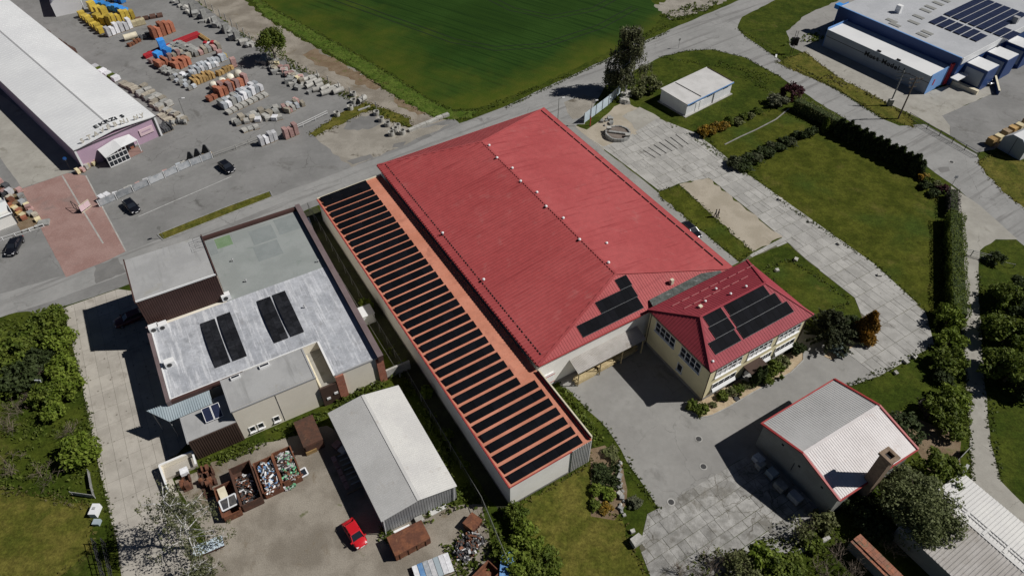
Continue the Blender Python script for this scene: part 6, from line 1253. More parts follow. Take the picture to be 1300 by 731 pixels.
# utility pole with transformer
P = g(1140, 151); up = thing('utility_pole', 'wooden utility pole with crossarms in front of blue factory', 'utility pole', P)
MB().tube(P, P + [0, 0, 9.3], .17, .11, 9).build('pole', 'wood_pole', up)
for z, l in ((8.9, 1.5), (8.1, 1.2), (7.2, .8)): a_ = MB().beam(P + [-l, -.2, z], P + [l, .2, z], .1, .12).build('crossarm', 'wood_pole', up); [MB().tube(P + [s * l * .85, s * .17, z + .06], P + [s * l * .85, s * .17, z + .32], .06, .05, 7).build('insulator', 'stone_light', a_) for s in (-1, 0.5, 1)]
P = g(1129, 134); tp_ = thing('transformer_pole', 'concrete pole carrying grey transformer box beside blue factory', 'utility pole', P); MB().tube(P, P + [0, 0, 7.8], .16, .11, 9).build('pole', 'stone_grey', tp_); MB().box(lambda x, y, z: P + [x, y, z], -.55, .35, -.5, .3, .1, 1.5).build('transformer', 'stone_light', tp_)
for z, l in ((7.4, 1.3), (6.6, 1.1), (5.8, .8)): MB().beam(P + [-l, .3, z], P + [l, -.3, z], .08, .1).build('crossarm', 'dark_steel', tp_)
P = g(1004, 69); rec = thing('steel_mast', 'steel lattice mast with twin black boxes on verge', 'mast', P)
for s in (-.25, .25): MB().tube(P + [s, 0, 0], P + [s, 0, 5.6], .06, .05, 7).build('leg', 'dark_steel', rec)
for s in (-.7, .15): MB().box(lambda x, y, z: P + [x, y, z], s, s + .65, -.3, .3, 2.2, 4.0).build('equipment_box', 'bitumen', rec)
for z in (1.0, 2.0, 4.4, 5.3): MB().beam(P + [-.25, 0, z], P + [.25, 0, z], .05, .05).build('brace', 'dark_steel', rec)
def fence(name, label, pts, h, sp, post, rails, mat, rail_mat=None, group=None, pw=.09, mesh_=False, infill=None):
    W_ = [g(*p) for p in pts]; t = thing(name, label, 'fence', W_[0], group); i0 = 0
    for i in range(len(W_) - 1):
        a, b = W_[i], W_[i + 1]; L = np.linalg.norm(b - a); k = max(1, round(L / sp))
        for j in range(k + (1 if i == len(W_) - 2 else 0)):
            p = a + (b - a) * j / k; MB().beam(p, p + [0, 0, h], pw, pw, up=(1, 0, 0)).build('post', post, t)
        for z in rails: MB().beam(a + [0, 0, z], b + [0, 0, z], .05, .06).build('rail', rail_mat or mat, t)
        if infill:
            n = unit(np.cross(b - a, [0, 0, 1])) * .03
            for j in range(k):
                p, q = a + (b - a) * (j + .06) / k, a + (b - a) * (j + .94) / k; MB().hexa([p + n + [0, 0, .1], q + n + [0, 0, .1], q - n + [0, 0, .1], p - n + [0, 0, .1]], [p + n + [0, 0, h - .1], q + n + [0, 0, h - .1], q - n + [0, 0, h - .1], p - n + [0, 0, h - .1]]).build('panel', infill, t)
    return t
def wire(t, pts, zs, mat='dark_steel', r=.012):
    W_ = [g(*p) for p in pts]
    for i in range(len(W_) - 1):
        for z in zs: MB().tube(W_[i] + [0, 0, z], W_[i + 1] + [0, 0, z], r, r, 4).build('wire', mat, t)
f1 = fence('track_fence', 'concrete post wire fence between stone yard and dirt track', [(215, -22), (280, 22), (352, 78), (404, 100), (445, 122), (478, 140)], 2.0, 3.4, 'stone_light', (), 'stone_light', pw=.16); wire(f1, [(215, -22), (280, 22), (352, 78), (404, 100), (445, 122), (478, 140)], (.6, 1.2, 1.9))
f2 = fence('wire_fence', 'wire fence with thin posts along dark passage beside annex', [(393, 268), (465, 392), (512, 470), (560, 552), (612, 640), (646, 722)], 1.9, 3.0, 'steel_pole', (1.85,), 'steel_pole', pw=.07); wire(f2, [(393, 268), (465, 392), (512, 470), (560, 552), (612, 640), (646, 722)], (.4, .9, 1.4))
f2b = fence('concrete_ledge', 'low concrete ledge wall in passage beside annex', [(382, 278), (430, 350), (508, 478)], .5, 40, 'stone_grey', (.3, .45), 'stone_grey', pw=.2)
f3 = fence('blue_sheet_fence', 'pale blue corrugated sheet fence panels beside tall birch', [(741, 157), (756, 146), (772, 134), (787, 119)], 2.4, 2.6, 'steel_pole', (.4, 2.2), 'steel_pole', infill='corr_blue')
mt['corr_pale'] = M('corr_pale', (.46, .54, .60), (.52, .60, .65), s=.6, rough=.6, famt=.07)
for o in f3.children:
    if o.name.startswith('panel'): o.data.materials[0] = mt['corr_pale']
f4 = fence('factory_gate_fence', 'low steel railing and sliding gate at truck yard entrance', [(1153, 150), (1176, 164), (1208, 182), (1240, 200)], 1.3, 3.2, 'dark_steel', (.15, .65, 1.2), 'dark_steel', pw=.1)
f5 = fence('lane_gate', 'steel double gate across concrete lane beside ball shrub', [(1217, 322), (1232, 325), (1254, 331)], 1.3, 2.2, 'grey_trim', (.2, .6, .95, 1.25), 'grey_trim', pw=.1, infill=None)
f5b = fence('lane_rail', 'low rail fence on lawn continuing from lane gate', [(1256, 333), (1286, 340)], .8, 2.5, 'stone_light', (.75,), 'stone_light', pw=.09)
f6 = fence('yard_gate_fence', 'dark steel gate standing across meadow track by birch shadow', [(122, 690), (136, 742)], 1.5, 1.6, 'dark_steel', (.2, .8, 1.4), 'dark_steel', pw=.1); f6b = fence('yard_gate_fence', 'black open gate leaf beside concrete drive by birch shadow', [(134, 690), (146, 742)], 1.5, 1.6, 'dark_steel', (.2, .8, 1.4), 'dark_steel', pw=.1)
f7 = fence('low_concrete_wall', 'low grey concrete wall corner between shrub and meadow', [(114, 600), (118, 622), (121, 632), (92, 628)], .9, 20, 'stone_grey', (), 'stone_grey', infill='stone_grey')
f8 = fence('barn_yard_fence', 'grey board fence panel beside barn corner', [(1198, 604), (1228, 572)], 1.5, 3.0, 'steel_pole', (.3, 1.3), 'steel_pole', infill='stone_grey')
hbx = g(124, 649); tk_ = thing('white_tank', 'white plastic tank lying on meadow edge by drive', 'tank', hbx); MB().box(lambda x, y, z: hbx + [x, y, z], -.5, .35, -.8, .6, 0, .9).build('body', 'clean_white', tk_); MB().box(lambda x, y, z: hbx + [x, y, z], -.2, .1, -.2, .1, .9, 1.0).build('lid', 'grey_trim', tk_)
bb = g(124, 664); tag(MB().box(lambda x, y, z: bb + [x, y, z], -.4, .4, -.35, .35, 0, .5).build('grey_crate', 'corr_blue'), 'small blue grey crate below white tank', 'crate')
# yard front fence: display fence of white posts with sample panels
FP = [(127, 263), (170, 244), (210, 226), (243, 211), (270, 201)]
fy = fence('display_fence', 'white post display fence of sample panels between parked black cars', FP, 1.5, 2.6, 'white_trim', (.15, 1.45), 'grey_trim', pw=.12, infill='stone_light')
mt['sample'] = M('sample', (.26, .28, .30), (.40, .41, .42), s=.8, rough=.6, famt=.2, rnd=.3)
for o in fy.children:
    if o.name.startswith('panel'): o.data.materials[0] = mt['sample']
fz = fence('yard_fence', 'low pale railing between black car and white paver packs', [(272, 200), (300, 190), (332, 177)], 1.0, 3.0, 'stone_light', (.1, .5, .95), 'stone_light', pw=.12)
fz2 = fence('yard_fence', 'low pipe railing beside weedy gravel lot', [(362, 171), (385, 161), (416, 146)], 1.0, 3.0, 'white_trim', (.5, .95), 'white_trim', pw=.1)
af = thing('sandwich_board', 'black framed folding sign board standing on block paving', 'sign', g(106, 268))
for (ua, va, ub, vb, m) in ((94, 264, 104, 271, 'dark_steel'), (104, 271, 116, 262, 'cream_trim')):
    a, b = g(ua, va), g(ub, vb); n = unit(np.cross(b - a, [0, 0, 1])) * .03
    fr_ = MB()
    for p, q in ((a, b), (a + [0, 0, 1.5], b + [0, 0, 1.5])): fr_.beam(p + [0, 0, .05], q + [0, 0, .05], .08, .08)
    for p in (a, b, a + (b - a) * .5): fr_.beam(p, p + [0, 0, 1.55], .08, .08, up=(1, 0, 0))
    fr_.build('board_frame', m, af)
    if m == 'cream_trim': MB().hexa([a + n + [0, 0, .3], b + n + [0, 0, .3], b - n + [0, 0, .3], a - n + [0, 0, .3]], [a + n + [0, 0, 1.4], b + n + [0, 0, 1.4], b - n + [0, 0, 1.4], a - n + [0, 0, 1.4]]).build('poster', 'pale_pink', af)
for i, (u, v) in enumerate(((887, 557), (893, 592), (852, 637), (1048, 441), (935, 506), (1208, 206))):
    P = g(u, v, .01); t = thing('manhole_cover', ('iron manhole cover in tyre marks on forecourt', 'iron manhole cover near workshop shadow', 'iron manhole cover where asphalt meets slabs', 'iron cover beside blue juniper', 'drain cover by flower bed kerb', 'manhole cover in road by lane corner')[i], 'manhole', P)
    MB().tube(P, P + [0, 0, .03], .5, .5, 18).build('surround', 'concrete', t); MB().tube(P + [0, 0, .03], P + [0, 0, .05], .36, .35, 16).build('lid', 'dark_steel', t)
# broken fountain / tank ring beside the hall
P = g(784, 172); fo = thing('concrete_basin', 'round dark concrete basin with rubble beside hall path', 'basin', P); R_, nseg = 2.5, 22
for i in range(nseg):
    t0_, t1_ = 2 * math.pi * i / nseg, 2 * math.pi * (i + .94) / nseg; q = [P + [r * math.cos(t), r * math.sin(t), 0] for t, r in ((t0_, R_ - .3), (t1_, R_ - .3), (t1_, R_), (t0_, R_))]; hgt_ = .75 + RNG.uniform(-.08, .08); MB().hexa([np.array(x) for x in q], [np.array(x) + [0, 0, hgt_] for x in q]).build('ring_stone', 'stone_grey', fo)
mt['basin_fill'] = M('basin_fill', (.16, .13, .11), (.20, .17, .145), s=.8, rough=.9, famt=.15)
MB().tube(P, P + [0, 0, .55], R_ - .3, R_ - .3, 24).build('fill', 'basin_fill', fo); MB().beam(P + [-1.8, .3, .75], P + [2.0, -.6, .8], .5, .2).build('beam', 'stone_grey', fo); 
for (dx, dy) in ((-1.7, 1.2), (1.7, -1.3)): MB().box(lambda x, y, z: P + [dx + x, dy + y, z], -.45, .45, -.35, .35, .8, 1.15).build('block', 'stone_light', fo)
for k in range(9): rock('pale rubble stone heaped at blue fence end', g(794 + r_.uniform(-5, 5), 124 + r_.uniform(-6, 8)), r_.uniform(.7, 1.5), 'stone_light', 'rubble at the blue fence')
for k in range(7): rock('broken concrete lump beside round basin', g(768 + r_.uniform(-6, 10), 155 + r_.uniform(-4, 6)), r_.uniform(.5, 1.1), 'stone_grey', 'rubble near the basin')
for k in range(7): a_, b_ = g(818 + k * 7, 190 - k * 3.2), g(834 + k * 7, 200 - k * 2.8); tag(MB().beam((a_[0], a_[1], .08), (b_[0], b_[1], .08), .75, .16).build('loose_slab', 'concrete'), 'loose narrow concrete slab laid with gaps near forsythia', 'slab', 'loose narrow slabs')
for (u, v, l) in ((970, 136, 0), (985, 190, 1)): pass
pe = thing('garden_edging', 'thin pale stone edging between two lawns', 'edging', g(950, 170)); _e = [g(920, 184), g(940, 174), g(960, 165), g(985, 152), g(1002, 138)]
for i in range(len(_e) - 1): MB().beam(_e[i] + [0, 0, .05], _e[i + 1] + [0, 0, .05], .24, .12).build('edging_stone', 'plinth', pe)
wp = g(985, 74); tag(MB().beam(wp + [0, 0, .1], wp + [.5, 1.6, .12], .35, .12).build('white_board', 'white_trim'), 'small white board lying on verge grass by road', 'board')

# ================================================================== BUILDERS' YARD GOODS
def colm(n, a, b, s=1.5, **k): mt[n] = M(n, a, b, s=s, rough=k.get('rough', .85), famt=.2, fine=4, rnd=.32)
colm('brick_orange', (.40, .15, .088), (.33, .125, .075)); colm('brick_mauve', (.36, .22, .20), (.42, .27, .25)); colm('wrap_yellow', (.56, .41, .07), (.47, .34, .055), rough=.5); colm('wrap_blue', (.045, .24, .62), (.06, .28, .66), rough=.5)
colm('wrap_white', (.60, .60, .62), (.68, .68, .69), rough=.5); colm('paver_grey', (.25, .25, .235), (.33, .33, .31)); colm('paver_blue', (.36, .39, .42), (.46, .48, .50)); colm('wood_yellow', (.46, .30, .12), (.38, .245, .10)); colm('big_bag', (.70, .66, .55), (.63, .59, .49)); colm('cream_pack', (.62, .54, .34), (.56, .48, .30)); colm('slate', (.06, .062, .066), (.09, .092, .096)); colm('board_brown', (.115, .062, .045), (.09, .05, .038)); colm('paver_tan', (.33, .295, .235), (.40, .36, .29))
PACK = {}
I3 = lambda x, y, z: (x, y, z)
def pack_proto(mat, l, w, h, layers, cols, pallet):
    w, h = w * 1.15, h * 1.2
    k = (mat, l, w, h, layers, cols, pallet)
    if k in PACK: return PACK[k]
    z0 = .14 if pallet else .0; ld = MB(); hh = (h - z0) / layers; cw = l / cols; rr = random.Random(hash(mat) % 99 + int(h * 10))
    for i in range(layers):
        for j in range(cols):
            o = rr.uniform(-.02, .02); ld.box(I3, -l / 2 + j * cw + .012 + o, -l / 2 + (j + 1) * cw - .012 + o, -w / 2 + rr.uniform(0, .03), w / 2 - rr.uniform(0, .03), z0 + i * hh + .006, z0 + (i + 1) * hh - .01 - (rr.uniform(0, .05) if i == layers - 1 else 0))
    core = MB().box(I3, -l / 2 + .05, l / 2 - .05, -w / 2 + .06, w / 2 - .06, z0, h - .05); ld.add(core.v, core.f)
    pm = None
    if pallet:
        p = MB()
        for y in (-w / 2 + .06, 0, w / 2 - .06): p.box(I3, -l / 2, l / 2, y - .05, y + .05, 0, .1)
        for i in range(5): x = -l / 2 + .06 + i * (l - .12) / 4; p.box(I3, x - .06, x + .06, -w / 2, w / 2, .1, .13)
        pm = p.mesh('pallet', 'pallet')
    PACK[k] = (ld.mesh('load', mat), pm); return PACK[k]
def kind_of(mat, name):
    if name != 'goods_pack': return name
    for k, v in (('brick', 'brick_pack'), ('paver_tan', 'stone_stack'), ('paver', 'paver_pack'), ('wrap', 'wrapped_pack'), ('stone', 'slab_stack'), ('wood', 'timber_crate'), ('cream', 'cream_crate'), ('board', 'board_stack'), ('slate', 'slate_stack'), ('rust', 'rusty_crate'), ('leaf', 'sheet_stack')):
        if mat.startswith(k): return v
    return name
def pack(label, u, v, ang, mat, l=1.1, w=1.0, h=1.0, layers=3, cols=1, pallet=True, group=None, name='goods_pack', cat='pack', z=0.0):
    lm, pm = pack_proto(mat, l, w, h, layers, cols, pallet); P = g(u, v); t = thing(kind_of(mat, name), label, cat, (P[0], P[1], z), group, 0); t.rotation_euler = (0, 0, ang)
    inst('load', lm, (0, 0, 0), 0, 1, t)
    if pm: inst('pallet', pm, (0, 0, 0), 0, 1, t)
    return t
def row(label, u0, v0, u1, v1, n, mat, group, l=1.1, w=1.0, h=1.0, layers=3, cols=1, pallet=True, jit=.06, name='goods_pack', cat='pack', skip=(), twist=0.0, depth=1):
    a, b = g(u0, v0), g(u1, v1); ang = math.atan2(*(b - a)[1::-1]) + twist; mats = mat if isinstance(mat, (list, tuple)) else [mat]
    if n > 1: l = min(l, round(np.linalg.norm(b - a) / (n - 1) * .80, 2))
    nrm_ = np.array([-math.sin(ang), math.cos(ang), 0])
    if nrm_[1] < 0: nrm_ = -nrm_
    for i in range(n * depth):
        if i in skip: continue
        P = a + (b - a) * ((i % n) / max(1, n - 1)) + nrm_ * (i // n) * w * 1.22; P = P + [RNG.uniform(-jit, jit), RNG.uniform(-jit, jit), 0]
        lm, pm = pack_proto(mats[i % len(mats)], l, w, round(h * (1, .85, 1.1)[i % 3], 2), layers, cols, pallet); t = thing(kind_of(mats[i % len(mats)], name), label, cat, (P[0], P[1], 0), group); t.rotation_euler = (0, 0, ang + RNG.uniform(-jit, jit))
        inst('load', lm, (0, 0, 0), 0, 1, t)
        if pm: inst('pallet', pm, (0, 0, 0), 0, 1, t)
row('yellow wrapped pack in diagonal row beside main yard lane', 105, 22, 130, 42, 7, 'wrap_yellow', 'yellow packs by the lane', 1.15, 1.3, 1.3)
row('yellow pack stacked behind diagonal yellow row', 119, 14, 134, 22, 3, 'wrap_yellow', 'yellow packs in the back', 1.5, 1.4, 2.0, 4); row('yellow pack between white packs and blue packs', 126, 29, 142, 32, 3, 'wrap_yellow', 'yellow packs in the middle', 1.4, 1.3, 1.9, 4); row('yellow pack in tall row behind white packs', 146, 31, 170, 24, 5, 'wrap_yellow', 'tall yellow packs', 1.15, 1.4, 2.1, 4)
row('bright blue wrapped pack behind yellow packs', 121, 8, 160, 17, 8, 'wrap_blue', 'blue packs behind the yellow ones', 1.2, 1.2, 1.3); row('blue pack at top of yard beside mixed goods', 150, 2, 156, 4, 2, 'wrap_blue', 'blue packs at yard top', 1.2, 1.2, 1.6)
row('mixed pale goods at top of yard near blue packs', 128, 2, 145, 1, 4, ['brick_mauve', 'cream_pack', 'paver_grey'], 'mixed goods at yard top', 1.1, 1.1, 1.1)
row('white wrapped tall pack in row below yellow packs', 139, 46, 166, 36, 6, 'wrap_white', 'white packs', 1.15, 1.2, 1.9, 4)
pack('long cream pack beside white packs', 177, 32, .6, 'cream_pack', 3.0, 1.2, 1.1, 2, 3)
row('rusty small crate below white roll in yard', 165, 59, 177, 53, 4, 'rust', 'rusty crates', .8, .8, .6, 2, pallet=False); row('tall orange brick pack in five pack row', 197, 49, 219, 40, 5, 'brick_orange', 'tall orange brick packs', 1.25, 1.6, 2.4, 6)
row('flat dark brown board stack behind cream pack', 176, 26, 203, 21, 4, 'board_brown', 'brown board stacks', 1.7, 1.6, .45, 3, pallet=False); row('black scrap metal bundle beside orange brick packs', 180, 50, 192, 45, 4, ['slate', 'paver_grey'], 'black scrap bundles', .9, .9, .8, 3)
P = g(167, 50); wr2 = thing('white_tank', 'white horizontal tank in front of orange bricks', 'tank', P); MB().tube(P + [-1.2, -.9, .75], P + [1.2, .9, .75], .7, .7, 16).build('drum', 'cream_trim', wr2); MB().box(lambda x, y, z: P + [x, y, z], -.8, .8, -.5, .5, 0, .2).build('cradle', 'pallet', wr2)
def beams(label, u0, v0, u1, v1, n, mat, group, w=.16, gap=.26, lay=3):
    a, b = g(u0, v0), g(u1, v1); d = unit(b - a); nn = np.array([-d[1], d[0], 0]); t = thing('beam_bundle', label, 'beams', (a + b) / 2, group)
    for j in range(lay):
        for i in range(n): o = nn * ((i - n / 2) * gap) + [0, 0, .12 + j * .3]; MB().beam(a + o + d * RNG.uniform(-.2, .2), b + o + d * RNG.uniform(-.2, .2), w, w * 1.2).build('beam', mat, t)
beams('bundle of red steel beams nearest yard lane', 184, 74, 206, 64, 5, 'red_paint', 'red beam bundles'); beams('bundle of red steel beams in middle of red row', 206, 65, 224, 57, 5, 'red_paint', 'red beam bundles'); beams('longest bundle of red steel beams toward dirt track', 222, 57, 253, 45, 7, 'red_paint', 'red beam bundles'); beams('bundle of yellow timber at end of red beams', 253, 45, 265, 53, 4, 'wood_yellow', 'timber bundles', lay=2)
row('bright blue wrapped pack among red beams', 203, 76, 214, 70, 2, 'wrap_blue', 'blue packs by red beams', 1.5, 1.5, 1.6); pack('blue pack standing behind pair of blue packs', 209, 66, .6, 'wrap_blue', 1.5, 1.5, 2.6, 5)
row('grey paving pack in back row behind red beams', 221, 62, 246, 71, 7, 'paver_grey', 'grey paving packs back row', 1.0, 1.0, 1.2, 4, depth=2); row('grey paving pack in second row behind red beams', 216, 65, 240, 75, 6, ['paver_grey', 'paver_tan'], 'grey paving packs second row', 1.0, 1.0, 1.1, 4); row('pinkish paving pack beside blue packs', 194, 80, 200, 83, 2, 'brick_mauve', 'pinkish packs', 1.0, 1.0, .9); row('mauve tan paving pack between orange bricks', 217, 77, 228, 73, 3, ['brick_mauve', 'paver_tan'], 'mauve tan packs', 1.0, 1.0, 1.4, 4)
row('orange brick pack beside grey pavers near lane', 204, 87, 213, 83, 3, 'brick_orange', 'orange packs near lane', 1.1, 1.1, 1.3, 4, depth=2); row('orange brick pack in front of light blue pavers', 225, 89, 240, 82, 4, 'brick_orange', 'orange packs in front', 1.15, 1.15, 1.5, 4, depth=2)
row('small grey stone pack along lane edge', 206, 92, 228, 99, 5, 'paver_grey', 'small grey packs', .8, .8, .8, depth=2); row('small grey stone pack beside lane corner', 219, 101, 242, 114, 5, ['paver_grey', 'paver_blue'], 'small grey packs at corner', .8, .8, .7, depth=2)
row('red white drum pack near end of red beams', 262, 60, 271, 60, 3, ['red_paint', 'wrap_white'], 'red white drums', .9, .9, 1.1); row('mixed grey pack behind light blue pavers', 250, 71, 278, 62, 6, ['paver_grey', 'brick_mauve', 'paver_tan'], 'mixed grey packs', 1.0, 1.0, 1.0, depth=2); row('pale mauve pack beside yellow pack', 279, 70, 285, 74, 2, ['brick_mauve', 'wrap_yellow'], 'end packs', 1.0, 1.0, 1.0)
row('light blue grey paver pack in longest row', 245, 92, 286, 76, 10, 'paver_blue', 'light blue paver packs', 1.0, 1.1, 1.2, 4); row('light blue grey paver pack in second long row', 243, 96, 276, 84, 8, ['paver_blue', 'wrap_white'], 'light blue paver packs second row', 1.0, 1.0, 1.0, 3); row('small dark blue grey pack by lane corner', 233, 98, 243, 101, 3, ['wrap_white', 'paver_blue', 'slate'], 'corner packs', .9, .9, .9)
row('yellow timber crate in row before white bags', 248, 108, 271, 99, 7, 'wood_yellow', 'yellow timber crates', .95, 1.0, 1.1, 3, depth=2); row('yellow timber crate beside mauve pack', 278, 96, 294, 88, 5, 'wood_yellow', 'yellow timber crates by track', .95, 1.0, .9, 3); pack('tall mauve pack at end of timber crates', 298, 85, .6, 'brick_mauve', 1.1, 1.1, 1.8, 4)
for i, (u, v) in enumerate(((272, 112), (283, 107), (293, 102), (303, 97))):
    P = g(u, v); b_ = thing('bulk_bag', 'round white bulk bag behind terracotta brick row', 'bag', P, 'white bulk bags'); q = []
    m = MB(); pr2 = [(.0, .6), (.15, .78), (.6, .85), (1.1, .78), (1.4, .5), (1.5, .2), (1.5, 0)]; vs = []; n = 12
    for z, r in pr2: vs += [(P[0] + r * math.cos(2 * math.pi * k / n) * (1.06 if k % 3 else .95), P[1] + r * math.sin(2 * math.pi * k / n), z) for k in range(n)]
    m.add(vs, [(i_ * n + k, i_ * n + (k + 1) % n, (i_ + 1) * n + (k + 1) % n, (i_ + 1) * n + k) for i_ in range(len(pr2) - 1) for k in range(n)]); m.build('sack', 'big_bag', b_, smooth=True)
    for s in (-.5, .5): MB().tube(P + [s, .3, 1.3], P + [s * .4, 0, 1.75], .04, .04, 5).build('loop', 'big_bag', b_)
row('low terracotta pack at lane end of brick row', 267, 128, 279, 122, 3, 'brick_orange', 'terracotta packs at lane', 1.1, 1.1, .9, 3); row('tall terracotta brick pack before white bags', 281, 122, 298, 114, 4, ['brick_orange', 'brick_orange', 'brick_mauve'], 'terracotta packs', 1.15, 1.2, 1.7, 5, depth=2); row('tall mauve and orange brick pack at row end', 301, 113, 312, 107, 3, ['brick_mauve', 'brick_orange'], 'mauve brick packs', 1.1, 1.2, 1.9, 5)
row('pale grey stone pack in row below terracotta', 286, 138, 308, 127, 5, ['paver_blue', 'wrap_white', 'paver_grey'], 'pale stone packs', 1.1, 1.1, 1.2, 3, depth=2); row('white topped stone pack toward dirt track', 311, 126, 331, 115, 5, ['wrap_white', 'paver_blue'], 'white topped packs', 1.1, 1.1, 1.4, 4, depth=2); row('low pale slab stack in front row', 291, 144, 336, 122, 8, 'stone_light', 'low slab stacks', 1.4, 1.2, .6, 3)
row('grey slab stack in sparse display row', 303, 159, 352, 143, 7, ['paver_grey', 'stone_light', 'paver_tan'], 'display slab stacks', 1.4, 1.3, .7, 3, depth=2, jit=.35); row('low pale slab stack before display row', 310, 166, 326, 162, 3, ['stone_light', 'paver_grey'], 'low display stacks', 1.5, 1.2, .45, 2, jit=.3); row('pale stone pack near middle of display row', 330, 155, 358, 150, 4, ['wrap_white', 'stone_light'], 'pale display packs', 1.2, 1.1, .7, 2, jit=.4); row('mixed stone crate by gravel lot edge', 366, 143, 384, 134, 5, ['paver_tan', 'brick_mauve', 'stone_light', 'paver_blue'], 'mixed stone crates', 1.3, 1.2, .9, 3, depth=2, jit=.4)
row('white paver pack standing on yard front fence line', 333, 184, 350, 177, 4, 'wrap_white', 'white packs on fence line', 1.25, 1.1, 1.6, 4, skip=()); row('mauve brick pack standing on yard front fence line', 364, 175, 376, 170, 3, 'brick_mauve', 'mauve packs on fence line', 1.2, 1.1, 1.9, 5)
for i, (u, v) in enumerate(((243, 204), (252, 200), (262, 195))):
    P = g(u, v); t = thing('stone_slab', 'dark upright wedge behind display fence', 'slab', P, 'dark upright wedges'); MB().hexa([P + [-.9, -.25, 0], P + [.9, -.25, 0], P + [.9, .25, 0], P + [-.9, .25, 0]], [P + [-.1, -.08, 2.0], P + [.35, -.08, 2.0], P + [.35, .08, 2.0], P + [-.1, .08, 2.0]]).build('slab', 'slate', t); MB().box(lambda x, y, z: P + [x, y, z], -1.0, 1.0, -.4, .4, 0, .1).build('foot', 'pallet', t)  # dark tapering solids, each on a flat foot
row('white boxed item at start of display fence', 131, 255, 138, 251, 2, 'wrap_white', 'white boxes', 1.1, 1.0, 1.0, 2); row('small sample box behind display fence', 146, 250, 235, 211, 13, ['wrap_white', 'paver_blue', 'stone_light', 'paver_grey', 'brick_mauve'], 'sample boxes', .9, .7, .7, 2, jit=.35)
# beside the merchant hall
row('pale slab stack along merchant hall wall', 157, 108, 176, 116, 5, 'paver_tan', 'pale slab stacks', 1.7, 1.4, .6, 3); row('tan stone stack along hall wall toward entrance', 174, 116, 206, 138, 9, ['paver_tan', 'paver_grey', 'stone_light'], 'tan stone stacks', 1.2, 1.3, .8, 3, depth=2, jit=.25); row('tan stone block in second line beside lane', 196, 134, 236, 154, 9, ['paver_tan', 'stone_light'], 'tan stone blocks', 1.3, 1.2, .7, 2, jit=.3); row('flat tan slab on display terrace corner', 206, 146, 222, 158, 5, 'paver_tan', 'flat tan slabs', 1.8, 1.6, .3, 2, pallet=False)
row('black roof tile stack before hall corner', 194, 174, 218, 164, 9, 'slate', 'black tile stacks', .8, 1.1, .7, 4, depth=2); row('dark paver stack in corner display', 208, 160, 236, 156, 8, ['slate', 'paver_grey'], 'dark paver stacks', .9, .9, .7, 3, jit=.3); row('green and white sheet stack against hall wall', 121, 88, 148, 102, 6, ['wrap_white', 'leaf', 'wrap_white'], 'sheet stacks', 1.9, 1.3, .8, 2)
row('dark brown board stack along upper hall wall', 34, 30, 60, 46, 6, 'board_brown', 'brown board stacks upper', 2.0, 1.5, .9, 3); row('dark brown board stack along lower hall wall', 65, 51, 92, 68, 6, 'board_brown', 'brown board stacks lower', 2.0, 1.5, .9, 3); row('pale box between brown board stacks', 12, 17, 20, 22, 2, 'wrap_white', 'pale boxes', 1.6, 1.2, .9); pack('white box between two brown board rows', 61, 48, .8, 'wrap_white', 1.5, 1.4, 1.0, 2)
row('reddish crate beside entrance porch', 100, 220, 122, 207, 6, ['cream_pack', 'brick_mauve', 'stone_light', 'cream_pack'], 'crates by porch', 1.1, .9, .8, 2, jit=.25); row('low red display item on porch step', 152, 196, 172, 186, 5, ['brick_orange', 'stone_grey', 'slate'], 'porch display', .9, .8, .5, 2, jit=.2); pack('tan crate against mauve wall', 108, 208, .8, 'cream_pack', 1.6, 1.0, 1.5, 3)
# ornaments by the kiosk
row('pink garden ornament beside block paving', 24, 245, 42, 272, 5, ['brick_mauve', 'stone_grey', 'paver_blue'], 'pink ornaments', .8, .8, .8, 2, jit=.3); row('orange pot pack on brown display terrace', 14, 262, 32, 278, 7, ['brick_orange', 'wood_yellow', 'cream_pack'], 'orange pots', .9, .8, .6, 2, jit=.25); row('mixed crate behind kiosk', 0, 240, 16, 256, 6, ['paver_tan', 'rust', 'brick_mauve', 'slate'], 'mixed crates', 1.0, .9, .7, 2, jit=.3); row('pale box along upper kiosk yard', -4, 226, 14, 246, 4, ['wrap_white', 'brick_mauve', 'slate'], 'pale kiosk boxes', 1.1, .9, .9, 2, jit=.3); row('low mauve crate at display terrace end', 36, 262, 50, 280, 4, ['cream_pack', 'brick_mauve', 'paver_tan'], 'mauve crates', .9, .8, .5, 2, jit=.2); pack('grey tray at end of kiosk railing', 56, 284, .3, 'paver_grey', 1.8, 1.4, .35, 1, 1, False); row('grey slab lying along kiosk railing', 32, 294, 48, 288, 3, 'paver_grey', 'slabs along railing', 1.2, .6, .25, 1, pallet=False)
sheet('display_terrace', [(-10, 236), (22, 240), (52, 288), (28, 297), (12, 262), (-10, 270)], .024, 'brown_dirt', amp=.1, seed=140)
fkr = fence('kiosk_railing', 'low white railing below display kiosk and black estate car', [(-12, 310), (20, 300), (56, 288)], .7, 2.5, 'white_trim', (.1, .65), 'white_trim', pw=.1)
